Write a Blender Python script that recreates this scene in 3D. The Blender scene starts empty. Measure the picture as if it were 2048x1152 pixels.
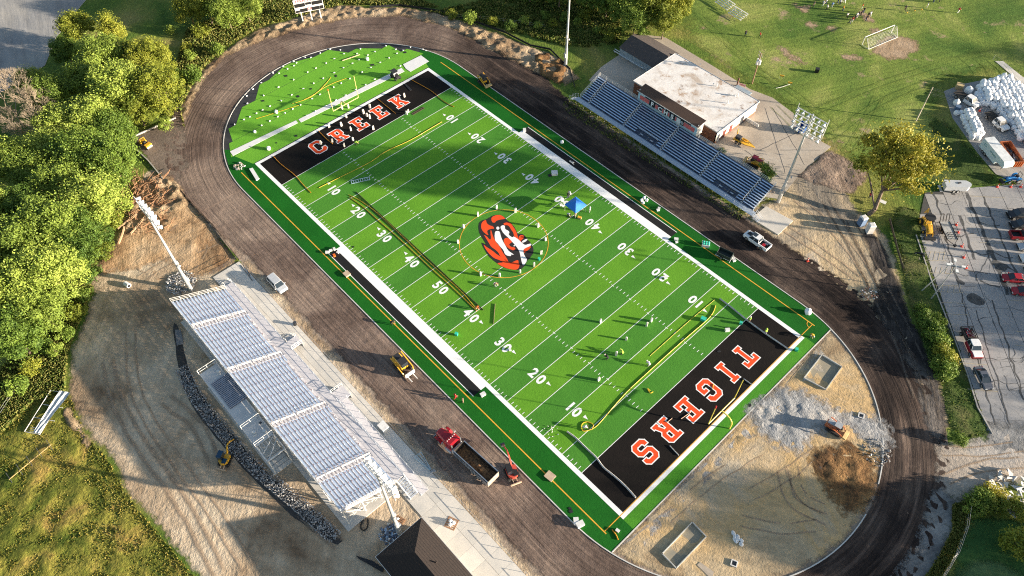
import bpy, math, random
import numpy as np
from mathutils import Vector, Matrix, noise
from mathutils.geometry import delaunay_2d_cdt, tessellate_polygon
random.seed(7)
S = bpy.context.scene
COL = S.collection
# ---------------------------------------------------------------- camera
CF = 1494.83576
CP = Vector((74.8269243, -66.0473749, 117.883905))
CR = Matrix(((0.68065855, 0.73256353, -0.00738939), (0.58386438, -0.54853251, -0.59851021), (-0.44250008, 0.40306669, -0.8010811)))
cam = bpy.data.cameras.new('camera'); co = bpy.data.objects.new('camera', cam); COL.objects.link(co)
cam.sensor_width = 36; cam.lens = 36 * CF / 2048; cam.clip_start = 1; cam.clip_end = 3000
rot = Matrix((CR[0], -CR[1], -CR[2])).transposed()
co.matrix_world = Matrix.Translation(CP) @ rot.to_4x4()
S.camera = co
# ---------------------------------------------------------------- light
SUN_EL, SUN_AZ = math.radians(10.4), math.radians(35.5)     # azimuth counted from +X towards +Y
W = bpy.data.worlds.new('World'); S.world = W; W.use_nodes = True
wn = W.node_tree.nodes; wl = W.node_tree.links
for n in list(wn): wn.remove(n)
sky = wn.new('ShaderNodeTexSky'); sky.sky_type = 'NISHITA'; sky.sun_disc = False
sky.sun_elevation = SUN_EL; sky.sun_rotation = math.pi / 2 - SUN_AZ
sky.air_density = 1.0; sky.dust_density = 1.0; sky.ozone_density = 1.0
bg = wn.new('ShaderNodeBackground'); bg.inputs[1].default_value = 0.070
wo = wn.new('ShaderNodeOutputWorld')
wl.new(sky.outputs[0], bg.inputs[0]); wl.new(bg.outputs[0], wo.inputs[0])
sun = bpy.data.lights.new('sun', 'SUN'); sun.energy = 5.0; sun.angle = math.radians(0.6); sun.color = (1.0, 0.86, 0.68)
so = bpy.data.objects.new('sun', sun); COL.objects.link(so)
sd = Vector((math.cos(SUN_AZ) * math.cos(SUN_EL), math.sin(SUN_AZ) * math.cos(SUN_EL), math.sin(SUN_EL)))
so.rotation_euler = (-sd).to_track_quat('-Z', 'Y').to_euler(); so.location = sd * 200
S.cycles.use_denoising = False; S.cycles.filter_width = 1.1; S.cycles.max_bounces = 6; S.cycles.transparent_max_bounces = 12
S.view_settings.view_transform = 'Standard'; S.view_settings.look = 'None'
S.view_settings.exposure = 1.78; S.view_settings.gamma = 1.0; S.view_settings.use_curve_mapping = False
# ---------------------------------------------------------------- helpers
def G(px, py, z=0.0):
    """point at height z under photo pixel (2048 wide)"""
    d = Vector(((px - 1024) / CF, (py - 576) / CF, 1.0)) @ CR
    t = (z - CP.z) / d.z
    return CP + d * t
def GP(pts, z=0.0): return [G(x, y, z).xy for x, y in pts]
def heading(a, b):
    p, q = G(*a), G(*b); return math.atan2(q.y - p.y, q.x - p.x)
MATS = {}
def mat(name, c, c2=None, scale=1.0, rough=0.7, metal=0.0, bump=0.0, bscale=None, orand=0.0, emit=None, spec=0.4, detail=4, sharp=0.0):
    if name in MATS: return MATS[name]
    m = bpy.data.materials.new(name); m.use_nodes = True; n = m.node_tree.nodes; l = m.node_tree.links
    b = n['Principled BSDF']; b.inputs['Roughness'].default_value = rough; b.inputs['Metallic'].default_value = metal
    b.inputs['Specular IOR Level'].default_value = spec
    tc = n.new('ShaderNodeTexCoord')
    c = (*c, 1); src = None
    if c2 is None: c2 = tuple(v * 0.78 for v in c[:3])
    nz = n.new('ShaderNodeTexNoise'); nz.inputs['Scale'].default_value = scale; nz.inputs['Detail'].default_value = detail
    l.new(tc.outputs['Object'], nz.inputs['Vector'])
    rp = n.new('ShaderNodeValToRGB'); rp.color_ramp.elements[0].position = 0.36 + sharp; rp.color_ramp.elements[1].position = 0.66 - sharp
    rp.color_ramp.elements[0].color = c; rp.color_ramp.elements[1].color = (*c2, 1)
    l.new(nz.outputs['Fac'], rp.inputs['Fac']); src = rp.outputs['Color']
    if orand:
        oi = n.new('ShaderNodeObjectInfo'); mr = n.new('ShaderNodeMapRange'); mr.inputs['To Min'].default_value = 1 - orand; mr.inputs['To Max'].default_value = 1 + orand
        l.new(oi.outputs['Random'], mr.inputs['Value'])
        mx = n.new('ShaderNodeVectorMath'); mx.operation = 'SCALE'; l.new(src, mx.inputs[0]); l.new(mr.outputs[0], mx.inputs['Scale']); src = mx.outputs[0]
    l.new(src, b.inputs['Base Color'])
    if bump:
        bz = n.new('ShaderNodeTexNoise'); bz.inputs['Scale'].default_value = bscale or scale * 5; bz.inputs['Detail'].default_value = 3
        l.new(tc.outputs['Object'], bz.inputs['Vector'])
        bp = n.new('ShaderNodeBump'); bp.inputs['Strength'].default_value = 1.0; bp.inputs['Distance'].default_value = bump
        l.new(bz.outputs['Fac'], bp.inputs['Height']); l.new(bp.outputs['Normal'], b.inputs['Normal'])
    if emit: b.inputs['Emission Color'].default_value = (*emit, 1); b.inputs['Emission Strength'].default_value = 1
    MATS[name] = m; return m
def gmat(name, cols, scale=0.08, fine=3.0, finev=0.25, streak=None, sv=0.35, bumps=((1.2, 0.10), (6.0, 0.03)), rough=0.95, fade=True, spots=None, pos=None, cracks=None, edgew=1.0):
    """ground material: large patches of cols, fine grain, optional streaks (angle, along, across), soft ragged rim from attribute 'edge'"""
    m = bpy.data.materials.new(name); m.use_nodes = True; n = m.node_tree.nodes; l = m.node_tree.links
    b = n['Principled BSDF']; b.inputs['Roughness'].default_value = rough; b.inputs['Specular IOR Level'].default_value = 0.15
    geo = n.new('ShaderNodeNewGeometry'); P = geo.outputs['Position']
    def nz(sc, det=5, vec=None, rgh=0.6, dist=0.0):
        t = n.new('ShaderNodeTexNoise'); t.inputs['Scale'].default_value = sc; t.inputs['Detail'].default_value = det
        t.inputs['Roughness'].default_value = rgh; t.inputs['Distortion'].default_value = dist
        l.new(vec or P, t.inputs['Vector']); return t.outputs['Fac']
    def mth(op, a, bb=None, clamp=False):
        t = n.new('ShaderNodeMath'); t.operation = op; t.use_clamp = clamp
        for i, v in enumerate((a, bb)):
            if v is None: continue
            if isinstance(v, (int, float)): t.inputs[i].default_value = v
            else: l.new(v, t.inputs[i])
        return t.outputs[0]
    rp = n.new('ShaderNodeValToRGB'); cr = rp.color_ramp; k = len(cols)
    ps = pos or [0.34 + 0.32 * i / max(1, k - 1) for i in range(k)]
    cr.elements[0].position = ps[0]; cr.elements[0].color = (*cols[0], 1)
    cr.elements[1].position = ps[-1]; cr.elements[1].color = (*cols[-1], 1)
    for i in range(1, k - 1):
        e = cr.elements.new(ps[i]); e.color = (*cols[i], 1)
    l.new(nz(scale, 8, dist=0.6), rp.inputs['Fac']); col = rp.outputs['Color']
    f = mth('MAXIMUM', mth('ADD', mth('MULTIPLY', nz(fine, 6, rgh=0.8), 5.0 * finev), 1 - 2.5 * finev), 0.2)
    h = None
    if streak:
        vr = n.new('ShaderNodeMapping'); vr.inputs['Rotation'].default_value = (0, 0, streak[0]); 
        v2 = n.new('ShaderNodeMapping'); v2.inputs['Scale'].default_value = (streak[1], streak[2], 1)
        l.new(P, vr.inputs[0]); l.new(vr.outputs[0], v2.inputs[0])
        s = nz(1.0, 6, v2.outputs[0], 0.7)
        f = mth('MULTIPLY', f, mth('MAXIMUM', mth('ADD', mth('MULTIPLY', s, 4.2 * sv), 1 - 2.1 * sv), 0.22)); h = mth('MULTIPLY', s, 0.12)
    if cracks:
        vo = n.new('ShaderNodeTexVoronoi'); vo.feature = 'DISTANCE_TO_EDGE'; vo.inputs['Scale'].default_value = cracks[0]
        nn = n.new('ShaderNodeTexNoise'); nn.inputs['Scale'].default_value = cracks[0] * 3
        l.new(P, nn.inputs['Vector']); ad = n.new('ShaderNodeVectorMath'); ad.operation = 'ADD'; l.new(P, ad.inputs[0])
        sc_ = n.new('ShaderNodeVectorMath'); sc_.operation = 'SCALE'; sc_.inputs['Scale'].default_value = 1.6; l.new(nn.outputs['Color'], sc_.inputs[0]); l.new(sc_.outputs[0], ad.inputs[1])
        l.new(ad.outputs[0], vo.inputs['Vector'])
        ck = mth('MINIMUM', mth('MULTIPLY', vo.outputs['Distance'], cracks[1]), 1.0)
        f = mth('MULTIPLY', f, mth('ADD', mth('MULTIPLY', ck, 0.3), 0.7))
    sc = n.new('ShaderNodeVectorMath'); sc.operation = 'SCALE'; l.new(col, sc.inputs[0]); l.new(f, sc.inputs['Scale']); col = sc.outputs[0]
    if spots:   # (colour, scale, threshold)
        for (scol, ssc, th) in spots:
            mx = n.new('ShaderNodeMix'); mx.data_type = 'RGBA'
            l.new(mth('MULTIPLY', mth('SUBTRACT', nz(ssc, 6, rgh=0.7), th), 12.0, True), mx.inputs['Factor'])
            l.new(col, mx.inputs[6]); mx.inputs[7].default_value = (*scol, 1); col = mx.outputs[2]
    l.new(col, b.inputs['Base Color'])
    hh = h
    for (bs, bd) in bumps:
        t = mth('MULTIPLY', nz(bs, 5, rgh=0.7), bd * 1.3)
        hh = t if hh is None else mth('ADD', hh, t)
    bp = n.new('ShaderNodeBump'); bp.inputs['Strength'].default_value = 1.0; bp.inputs['Distance'].default_value = 1.0
    l.new(hh, bp.inputs['Height']); l.new(bp.outputs['Normal'], b.inputs['Normal'])
    if fade:
        at = n.new('ShaderNodeAttribute'); at.attribute_name = 'edge'
        e = mth('ADD', at.outputs['Fac'], mth('MULTIPLY', mth('SUBTRACT', nz(0.9, 6, rgh=0.75), 0.5), 2.4 * edgew))
        e = mth('MULTIPLY', mth('ADD', e, 0.0), 1.5, True)
        tr = n.new('ShaderNodeBsdfTransparent'); ms = n.new('ShaderNodeMixShader')
        l.new(e, ms.inputs[0]); l.new(tr.outputs[0], ms.inputs[1]); l.new(b.outputs[0], ms.inputs[2])
        l.new(ms.outputs[0], n['Material Output'].inputs['Surface'])
    return m
class MB:
    def __init__(s): s.v = []; s.f = []; s.m = []
    def add(s, vs, fs, m=0):
        k = len(s.v); s.v += [tuple(v) for v in vs]; s.f += [tuple(i + k for i in f) for f in fs]; s.m += [m] * len(fs); return s
    def box(s, x0, x1, y0, y1, z0, z1, m=0):
        return s.add([(x0, y0, z0), (x1, y0, z0), (x1, y1, z0), (x0, y1, z0), (x0, y0, z1), (x1, y0, z1), (x1, y1, z1), (x0, y1, z1)],
                     [(3, 2, 1, 0), (4, 5, 6, 7), (0, 1, 5, 4), (1, 2, 6, 5), (2, 3, 7, 6), (3, 0, 4, 7)], m)
    def obox(s, c, size, rz=0.0, m=0, ry=0.0, rx=0.0):
        M = Matrix.Rotation(rz, 3, 'Z') @ Matrix.Rotation(ry, 3, 'Y') @ Matrix.Rotation(rx, 3, 'X'); c = Vector(c); h = Vector(size) / 2
        vs = [c + M @ Vector((sx * h.x, sy * h.y, sz * h.z)) for sz in (-1, 1) for sx, sy in ((-1, -1), (1, -1), (1, 1), (-1, 1))]
        return s.add(vs, [(3, 2, 1, 0), (4, 5, 6, 7), (0, 1, 5, 4), (1, 2, 6, 5), (2, 3, 7, 6), (3, 0, 4, 7)], m)
    def tube(s, p, q, r, r2=None, n=6, m=0, caps=True):
        p = Vector(p); q = Vector(q); r2 = r if r2 is None else r2; d = q - p
        if d.length < 1e-6: return s
        a = d.normalized(); u = a.cross(Vector((0, 0, 1)) if abs(a.z) < .9 else Vector((1, 0, 0))).normalized(); w = a.cross(u)
        vs = [c + (u * math.cos(t) + w * math.sin(t)) * rr for c, rr in ((p, r), (q, r2)) for t in [2 * math.pi * i / n + math.pi / n for i in range(n)]]
        fs = [(i, (i + 1) % n, n + (i + 1) % n, n + i) for i in range(n)]
        if caps: fs += [tuple(range(n - 1, -1, -1)), tuple(range(n, 2 * n))]
        return s.add(vs, fs, m)
    def path(s, pts, r, n=5, m=0):
        for a, b in zip(pts, pts[1:]): s.tube(a, b, r, n=n, m=m)
        return s
    def prism(s, poly, z0, z1, m=0):
        n = len(poly); vs = [(x, y, z0) for x, y in poly] + [(x, y, z1) for x, y in poly]
        return s.add(vs, [tuple(range(n - 1, -1, -1)), tuple(range(n, 2 * n))] + [(i, (i + 1) % n, n + (i + 1) % n, n + i) for i in range(n)], m)
    def prismy(s, poly, y0, y1, m=0):
        """profile in x,z swept along y"""
        n = len(poly); vs = [(x, y0, z) for x, z in poly] + [(x, y1, z) for x, z in poly]
        return s.add(vs, [tuple(range(n)), tuple(range(2 * n - 1, n - 1, -1))] + [((i + 1) % n, i, n + i, n + (i + 1) % n) for i in range(n)], m)
    def loft(s, rings, m=0, caps=True):
        n = len(rings[0]); vs = [p for r in rings for p in r]; fs = []
        for k in range(len(rings) - 1):
            fs += [(k * n + i, k * n + (i + 1) % n, (k + 1) * n + (i + 1) % n, (k + 1) * n + i) for i in range(n)]
        if caps: fs += [tuple(range(n - 1, -1, -1)), tuple(range((len(rings) - 1) * n, len(rings) * n))]
        return s.add(vs, fs, m)
    def ball(s, c, r, m=0, n=8, k=5, sq=(1, 1, 1), jit=0.0, rng=random):
        c = Vector(c); rings = []
        for j in range(k + 1):
            t = math.pi * j / k; rings.append([c + Vector((sq[0] * r * math.sin(t) * math.cos(2 * math.pi * i / n), sq[1] * r * math.sin(t) * math.sin(2 * math.pi * i / n), sq[2] * r * math.cos(t))) * (1 + (rng.random() - .5) * jit) for i in range(n)])
        rings.reverse(); return s.loft(rings, m)
    def flat(s, loops, z, m=0):
        L = [[Vector((x, y, 0)) for x, y in lp] for lp in loops]; vs = [v for lp in L for v in lp]
        fs = []
        for t in tessellate_polygon(L):
            a, b, c = (vs[i] for i in t)
            fs.append(t if (b - a).cross(c - a).z > 0 else (t[0], t[2], t[1]))
        return s.add([(v.x, v.y, z) for v in vs], fs, m)
    def data(s, name, mats, smooth=False):
        me = bpy.data.meshes.new(name); me.from_pydata(s.v, [], s.f)
        for mm in (mats if isinstance(mats, (list, tuple)) else [mats]): me.materials.append(mm)
        if any(s.m): me.polygons.foreach_set('material_index', s.m)
        if smooth: me.polygons.foreach_set('use_smooth', [True] * len(s.f))
        return me
    def build(s, name, mats, parent=None, smooth=False, world=False):
        return link(name, s.data(name, mats, smooth), parent, world)
def link(name, me, parent=None, world=False, loc=None, rz=None):
    o = bpy.data.objects.new(name, me); COL.objects.link(o)
    if loc is not None: o.location = loc
    if rz is not None: o.rotation_euler = (0, 0, rz)
    if parent is not None:
        o.parent = parent
        if world: o.matrix_parent_inverse = (Matrix.Translation(parent.location) @ parent.rotation_euler.to_matrix().to_4x4()).inverted()
    return o
def thing(name, label, cat, loc=(0, 0, 0), rz=0.0, group=None):
    o = bpy.data.objects.new(name, None); COL.objects.link(o); o.empty_display_size = 0.3
    o.location = loc; o.rotation_euler = (0, 0, rz); return tag(o, label, cat, group)
def tag(o, label=None, cat=None, group=None, kind=None):
    if label: o['label'] = label
    if cat: o['category'] = cat
    if group: o['group'] = group
    if kind: o['kind'] = kind
    return o
KIDS = {}
def copy_tree(root, loc, rz=0.0, label=None, group=None, sc=None):
    if root.name not in KIDS: KIDS[root.name] = [(c, list(c.children)) for c in root.children]
    r = root.copy(); COL.objects.link(r); r.location = loc; r.rotation_euler = (0, 0, rz)
    if label: r['label'] = label
    if group: r['group'] = group
    if sc: r.scale = sc
    for ch, gs in KIDS[root.name]:
        c = ch.copy(); COL.objects.link(c); c.parent = r
        for g in gs: d = g.copy(); COL.objects.link(d); d.parent = c
    return r
def ragged(poly, step=0.7, amp=0.35, closed=True, fr=0.35, seed=0):
    out = []; n = len(poly)
    for i in range(n if closed else n - 1):
        a = Vector(poly[i]); b = Vector(poly[(i + 1) % n]); L = (b - a).length; k = max(1, int(L / step))
        nr = Vector((-(b - a).y, (b - a).x)); nr = nr.normalized() if L > 0 else nr
        for j in range(k):
            p = a.lerp(b, j / k); q = Vector((p.x * fr, p.y * fr, seed))
            out.append(p + nr * (noise.noise(q) * 1.6 + noise.noise(q * 3.1) * .7) * amp)
    return out
def chaikin(poly, it=2):
    for _ in range(it):
        o = []
        for i in range(len(poly)):
            a = Vector(poly[i]); b = Vector(poly[(i + 1) % len(poly)]); o += [a.lerp(b, .25), a.lerp(b, .75)]
        poly = o
    return poly
def inside(poly, xs, ys):
    res = np.zeros(xs.shape, bool); n = len(poly); j = n - 1
    for i in range(n):
        xi, yi = poly[i]; xj, yj = poly[j]
        if yi != yj:
            c = ((yi > ys) != (yj > ys)) & (xs < (xj - xi) * (ys - yi) / (yj - yi) + xi); res ^= c
        j = i
    return res
def seg_dist(poly, P):
    d = np.full(len(P), 1e9); n = len(poly)
    A = np.array([tuple(p) for p in poly]); B = np.roll(A, -1, axis=0)
    for a, b in zip(A, B):
        ab = b - a; L = ab @ ab
        if L < 1e-12: continue
        t = np.clip(((P - a) @ ab) / L, 0, 1); q = P - a - t[:, None] * ab; d = np.minimum(d, (q * q).sum(1))
    return np.sqrt(d)
def region(name, poly, z, m, hfun=None, spacing=1.5, fadew=1.2, kind='structure', parent=None, label=None, cat=None, raggeda=0.35, holes=()):
    """one ground sheet: ragged outline, inner grid for relief, 'edge' attribute = metres to the rim / fadew"""
    po = ragged(poly, max(.5, spacing * .6), raggeda, seed=z * 100) if raggeda else [Vector(p) for p in poly]
    A = np.array([tuple(p) for p in po]); x0, y0 = A.min(0); x1, y1 = A.max(0)
    gx, gy = np.meshgrid(np.arange(x0, x1, spacing), np.arange(y0, y1, spacing))
    rng = np.random.RandomState(3); gx = (gx + rng.rand(*gx.shape) * spacing * .4).ravel(); gy = (gy + rng.rand(*gy.shape) * spacing * .4).ravel()
    k = inside([tuple(p) for p in po], gx, gy)
    Pn = np.c_[gx[k], gy[k]]
    coarse = po[::2] if len(po) > 300 else po
    d = seg_dist([tuple(p) for p in coarse], Pn) if len(Pn) else np.zeros(0)
    keep = d > spacing * .45; Pn = Pn[keep]
    pts = [Vector(p) for p in po] + [Vector((float(a), float(b))) for a, b in Pn]; n0 = len(po)
    r = delaunay_2d_cdt(pts, [(i, (i + 1) % n0) for i in range(n0)], [list(range(n0))], 1, 1e-4)
    V = np.array([(v.x, v.y) for v in r[0]]); ed = seg_dist([tuple(p) for p in coarse], V)
    vs = []
    for (x, y), e in zip(V, ed):
        hz = hfun(x, y) * min(1.0, e / fadew) if hfun else 0.0
        vs.append((x, y, z + hz))
    me = bpy.data.meshes.new(name); fs = []
    for f in r[2]:
        a, b, c = (V[i] for i in f[:3]); fs.append(tuple(f) if (b[0]-a[0])*(c[1]-a[1]) - (b[1]-a[1])*(c[0]-a[0]) > 0 else tuple(f)[::-1])
    me.from_pydata(vs, [], fs); me.materials.append(m)
    at = me.attributes.new('edge', 'FLOAT', 'POINT'); at.data.foreach_set('value', np.clip(ed / fadew, 0, 1).astype(np.float32))
    me.polygons.foreach_set('use_smooth', [True] * len(me.polygons))
    o = link(name, me, parent); tag(o, label, cat, kind=kind); return o
_txt = {}
def text_polys(s, size, bold=0.0, depth=0.0):
    c = bpy.data.curves.new('txt', 'FONT'); c.body = s; c.size = size; c.offset = bold; c.extrude = depth; c.align_x = 'CENTER'; c.align_y = 'CENTER'; c.resolution_u = 3
    o = bpy.data.objects.new('txt', c); COL.objects.link(o)
    bpy.context.view_layer.update(); me = bpy.data.meshes.new_from_object(o.evaluated_get(bpy.context.evaluated_depsgraph_get()))
    vs = [v.co.copy() for v in me.vertices]; fs = [tuple(p.vertices) for p in me.polygons]
    bpy.data.objects.remove(o); bpy.data.curves.remove(c); bpy.data.meshes.remove(me); return vs, fs
def text_on(name, s, size, M, m, parent=None, bold=0.0, depth=0.0, world=False, sx=1.0, sy=1.0):
    vs, fs = text_polys(s, size, bold, depth); mb = MB(); mb.add([M @ Vector((v.x * sx, v.y * sy, v.z)) for v in vs], fs); return mb.build(name, m, parent, world=world)
def fbm(x, y, s, seed=0.0): return noise.fractal(Vector((x * s, y * s, seed)), 0.9, 2.1, 4)
# ================================================================ GROUND
GRASS = [(0.045, 0.10, 0.016), (0.10, 0.155, 0.026), (0.18, 0.20, 0.045), (0.28, 0.24, 0.08)]
TAN = (0.36, 0.26, 0.15)
m_grass = gmat('grass', GRASS, 0.045, 2.2, 0.45, fade=False, bumps=((0.9, 0.12), (4.0, 0.10)), streak=(0.9, 0.12, 1.1), sv=0.2)
m_practice = gmat('practice_grass', [(0.075, 0.14, 0.025), (0.16, 0.22, 0.042), (0.32, 0.33, 0.10)], 0.05, 2.0, 0.4, bumps=((0.8, 0.08), (3.5, 0.06)), streak=(-1.1, 0.05, 0.9), sv=0.22,
                  spots=[((0.36, 0.27, 0.17), 0.085, 0.585), ((0.30, 0.26, 0.13), 0.3, 0.64)], fade=True)
m_meadow = gmat('meadow', [(0.06, 0.09, 0.013), (0.14, 0.155, 0.025), (0.26, 0.235, 0.045), (0.31, 0.22, 0.06)], 0.16, 1.6, 0.5, bumps=((0.6, 0.5), (2.2, 0.22)))
m_shade_grass = gmat('verge_grass_shade', [(0.03, 0.06, 0.014), (0.06, 0.095, 0.02), (0.12, 0.12, 0.045)], 0.12, 2.0, 0.45, bumps=((0.8, 0.2), (3.5, 0.1)))  # shade on the verge and lawn wedge is painted in as darker grass
m_dirt = gmat('lot_dirt', [(0.20, 0.135, 0.085), (0.38, 0.285, 0.19), (0.52, 0.415, 0.295), (0.58, 0.485, 0.36)], 0.055, 1.2, 0.17, streak=(0.75, 0.05, 0.6), sv=0.2,
              bumps=((0.35, 0.22), (1.3, 0.09), (5, 0.03)), spots=[((0.30, 0.17, 0.085), 0.06, 0.62)])
m_sand = gmat('infield_sand', [(0.28, 0.20, 0.12), (0.46, 0.36, 0.23), (0.52, 0.36, 0.18), (0.44, 0.38, 0.29)], 0.05, 1.6, 0.2, bumps=((0.7, 0.10), (3.0, 0.05)), streak=(-0.5, 0.12, 0.7), sv=0.18)
m_gravel = gmat('pale_gravel', [(0.24, 0.245, 0.25), (0.35, 0.35, 0.35), (0.45, 0.42, 0.38)], 0.12, 2.4, 0.2, bumps=((0.7, 0.25), (3.0, 0.10)), streak=(.4, .12, .9), sv=.2)
m_mud = gmat('dark_mud', [(0.07, 0.04, 0.022), (0.18, 0.10, 0.045), (0.34, 0.20, 0.085)], 0.22, 2.0, 0.45, bumps=((0.8, 0.35), (3.0, 0.18)))
m_yard = gmat('yard_dirt', [(0.22, 0.19, 0.155), (0.40, 0.32, 0.22), (0.50, 0.38, 0.23), (0.40, 0.36, 0.31)], 0.06, 1.4, 0.3, bumps=((0.5, 0.12), (2.5, 0.06)), streak=(0.9, 0.05, 0.5), sv=0.28)
m_spur = gmat('dark_millings', [(0.022, 0.02, 0.02), (0.06, 0.052, 0.048), (0.16, 0.14, 0.125)], 0.09, 1.4, 0.45, streak=(1.05, 0.05, 1.1), sv=0.6, bumps=((0.7, 0.14), (3.0, 0.07)), edgew=.5)
m_berm = gmat('berm_dirt', [(0.16, 0.105, 0.065), (0.36, 0.26, 0.16), (0.46, 0.36, 0.25)], 0.13, 1.6, 0.4, bumps=((0.9, 0.40), (3.0, 0.25), (9, .06)), edgew=.9)
m_asph = gmat('old_asphalt', [(0.22, 0.22, 0.23), (0.29, 0.285, 0.28), (0.37, 0.35, 0.32)], 0.05, 1.5, 0.15, bumps=((5, 0.01),), streak=(0.3, 0.03, 0.25), sv=0.25, fade=False)
m_plaza = gmat('plaza_concrete', [(0.34, 0.29, 0.235), (0.43, 0.37, 0.30), (0.47, 0.42, 0.36)], 0.06, 1.5, 0.16, bumps=((4, 0.012),), fade=False)

RUTS = []
base = MB(); base.add([(-900, -700, -0.09), (900, -700, -0.09), (900, 1100, -0.09), (-900, 1100, -0.09)], [(0, 1, 2, 3)])
tag(base.build('ground', m_grass), kind='structure')
def rel(a, s, sd=0.0, rid=0.0): return lambda x, y: a * max(0.0, fbm(x, y, s, sd) + .35) + (rid * abs(noise.noise(Vector((x * s * 3, y * s * 3, sd)))) if rid else 0)
# worn practice field beyond the clubhouse
region('practice_field', GP([(1345, 60), (1372, 20), (1380, -90), (2300, -90), (2400, 200), (2048, 150), (1990, 145), (1890, 160), (1880, 230), (1960, 330), (1850, 372), (1760, 330), (1690, 320), (1655, 290), (1600, 235), (1545, 190), (1500, 170), (1440, 125)]), -0.075, m_practice, spacing=5, fadew=3)
mead = region('meadow', GP([(0, 870), (70, 800), (140, 790), (170, 870), (215, 915), (255, 990), (330, 1082), (395, 1160), (430, 1230), (0, 1500), (-400, 1300), (-300, 900)]), -0.07, m_meadow, rel(0.3, .35, 3, .22), 0.9, 2.0)
lot = region('dirt_lot', GP([(476, 524), (345, 352), (333, 368), (300, 330), (285, 350), (262, 400), (235, 470), (200, 520), (168, 556), (188, 585), (165, 640), (140, 705), (133, 790), (165, 860), (215, 905), (255, 985), (330, 1075), (400, 1160), (480, 1320)]) + [Vector((40, -110)), Vector((90, -60)), Vector((60, -41.2)), Vector((-33, -40.6))],
             -0.06, m_dirt, rel(0.04, .2, 1), 1.1, 1.5)
region('orange_soil', GP([(236, 475), (262, 402), (300, 340), (345, 356), (390, 410), (440, 470), (474, 522), (430, 548), (372, 560), (330, 520), (250, 545), (172, 556), (200, 520)]), -0.035, gmat('orange_soil', [(0.20, 0.115, 0.06), (0.42, 0.28, 0.16), (0.50, 0.37, 0.24)], .12, 1.5, .25, streak=(.5, .1, .9), sv=.25, bumps=((.6, .2), (2.5, .12))), rel(.22, .35, 9, .1), .9, 1.8)
# heaps of spoil with roots beside the wood
region('root_pile_dirt', GP([(262, 400), (300, 350), (345, 352), (385, 405), (360, 430), (300, 440), (262, 470), (235, 480)]), -0.03, m_berm, rel(0.9, .35, 5, .5), 0.55, 1.4)
region('spoil_bank', GP([(133, 800), (165, 850), (190, 880), (175, 900), (140, 860), (120, 830)]), -0.03, m_berm, rel(0.7, .4, 6, .3), 0.5, 1.0)
# track surface as a ribbon round the oval
RI, CX = 31.42, 50.4
def oval(t, r):
    """t in 0..4 : near straight, tigers arc, far straight, creek arc"""
    if t < 1: return Vector((-CX + 2 * CX * t, -r))
    if t < 2: a = -math.pi / 2 + math.pi * (t - 1); return Vector((CX + r * math.cos(a), r * math.sin(a)))
    if t < 3: return Vector((CX - 2 * CX * (t - 2), r))
    a = math.pi / 2 + math.pi * (t - 3); return Vector((-CX + r * math.cos(a), r * math.sin(a)))
OUT = [(0, 42.5), (0.17, 40.6), (1, 40.8), (1.2, 42.5), (1.4, 44.5), (1.5, 41.5), (1.75, 42.5), (1.9, 42.8), (2.15, 41.8), (2.3, 41.2), (2.7, 41.6), (2.85, 44.8), (3.0, 45.6), (3.12, 45.2), (3.3, 46.6), (3.45, 46.8), (3.55, 48.2), (3.65, 46.6), (3.8, 44.8), (3.9, 44.4), (4, 42.5)]
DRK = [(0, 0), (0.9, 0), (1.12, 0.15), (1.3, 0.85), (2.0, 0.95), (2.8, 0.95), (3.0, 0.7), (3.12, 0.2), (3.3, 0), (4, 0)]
def lerpt(T, t):
    for (a, u), (b, v) in zip(T, T[1:]):
        if a <= t <= b: k = (t - a) / (b - a); return u + (v - u) * k
    return T[-1][1]
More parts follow.
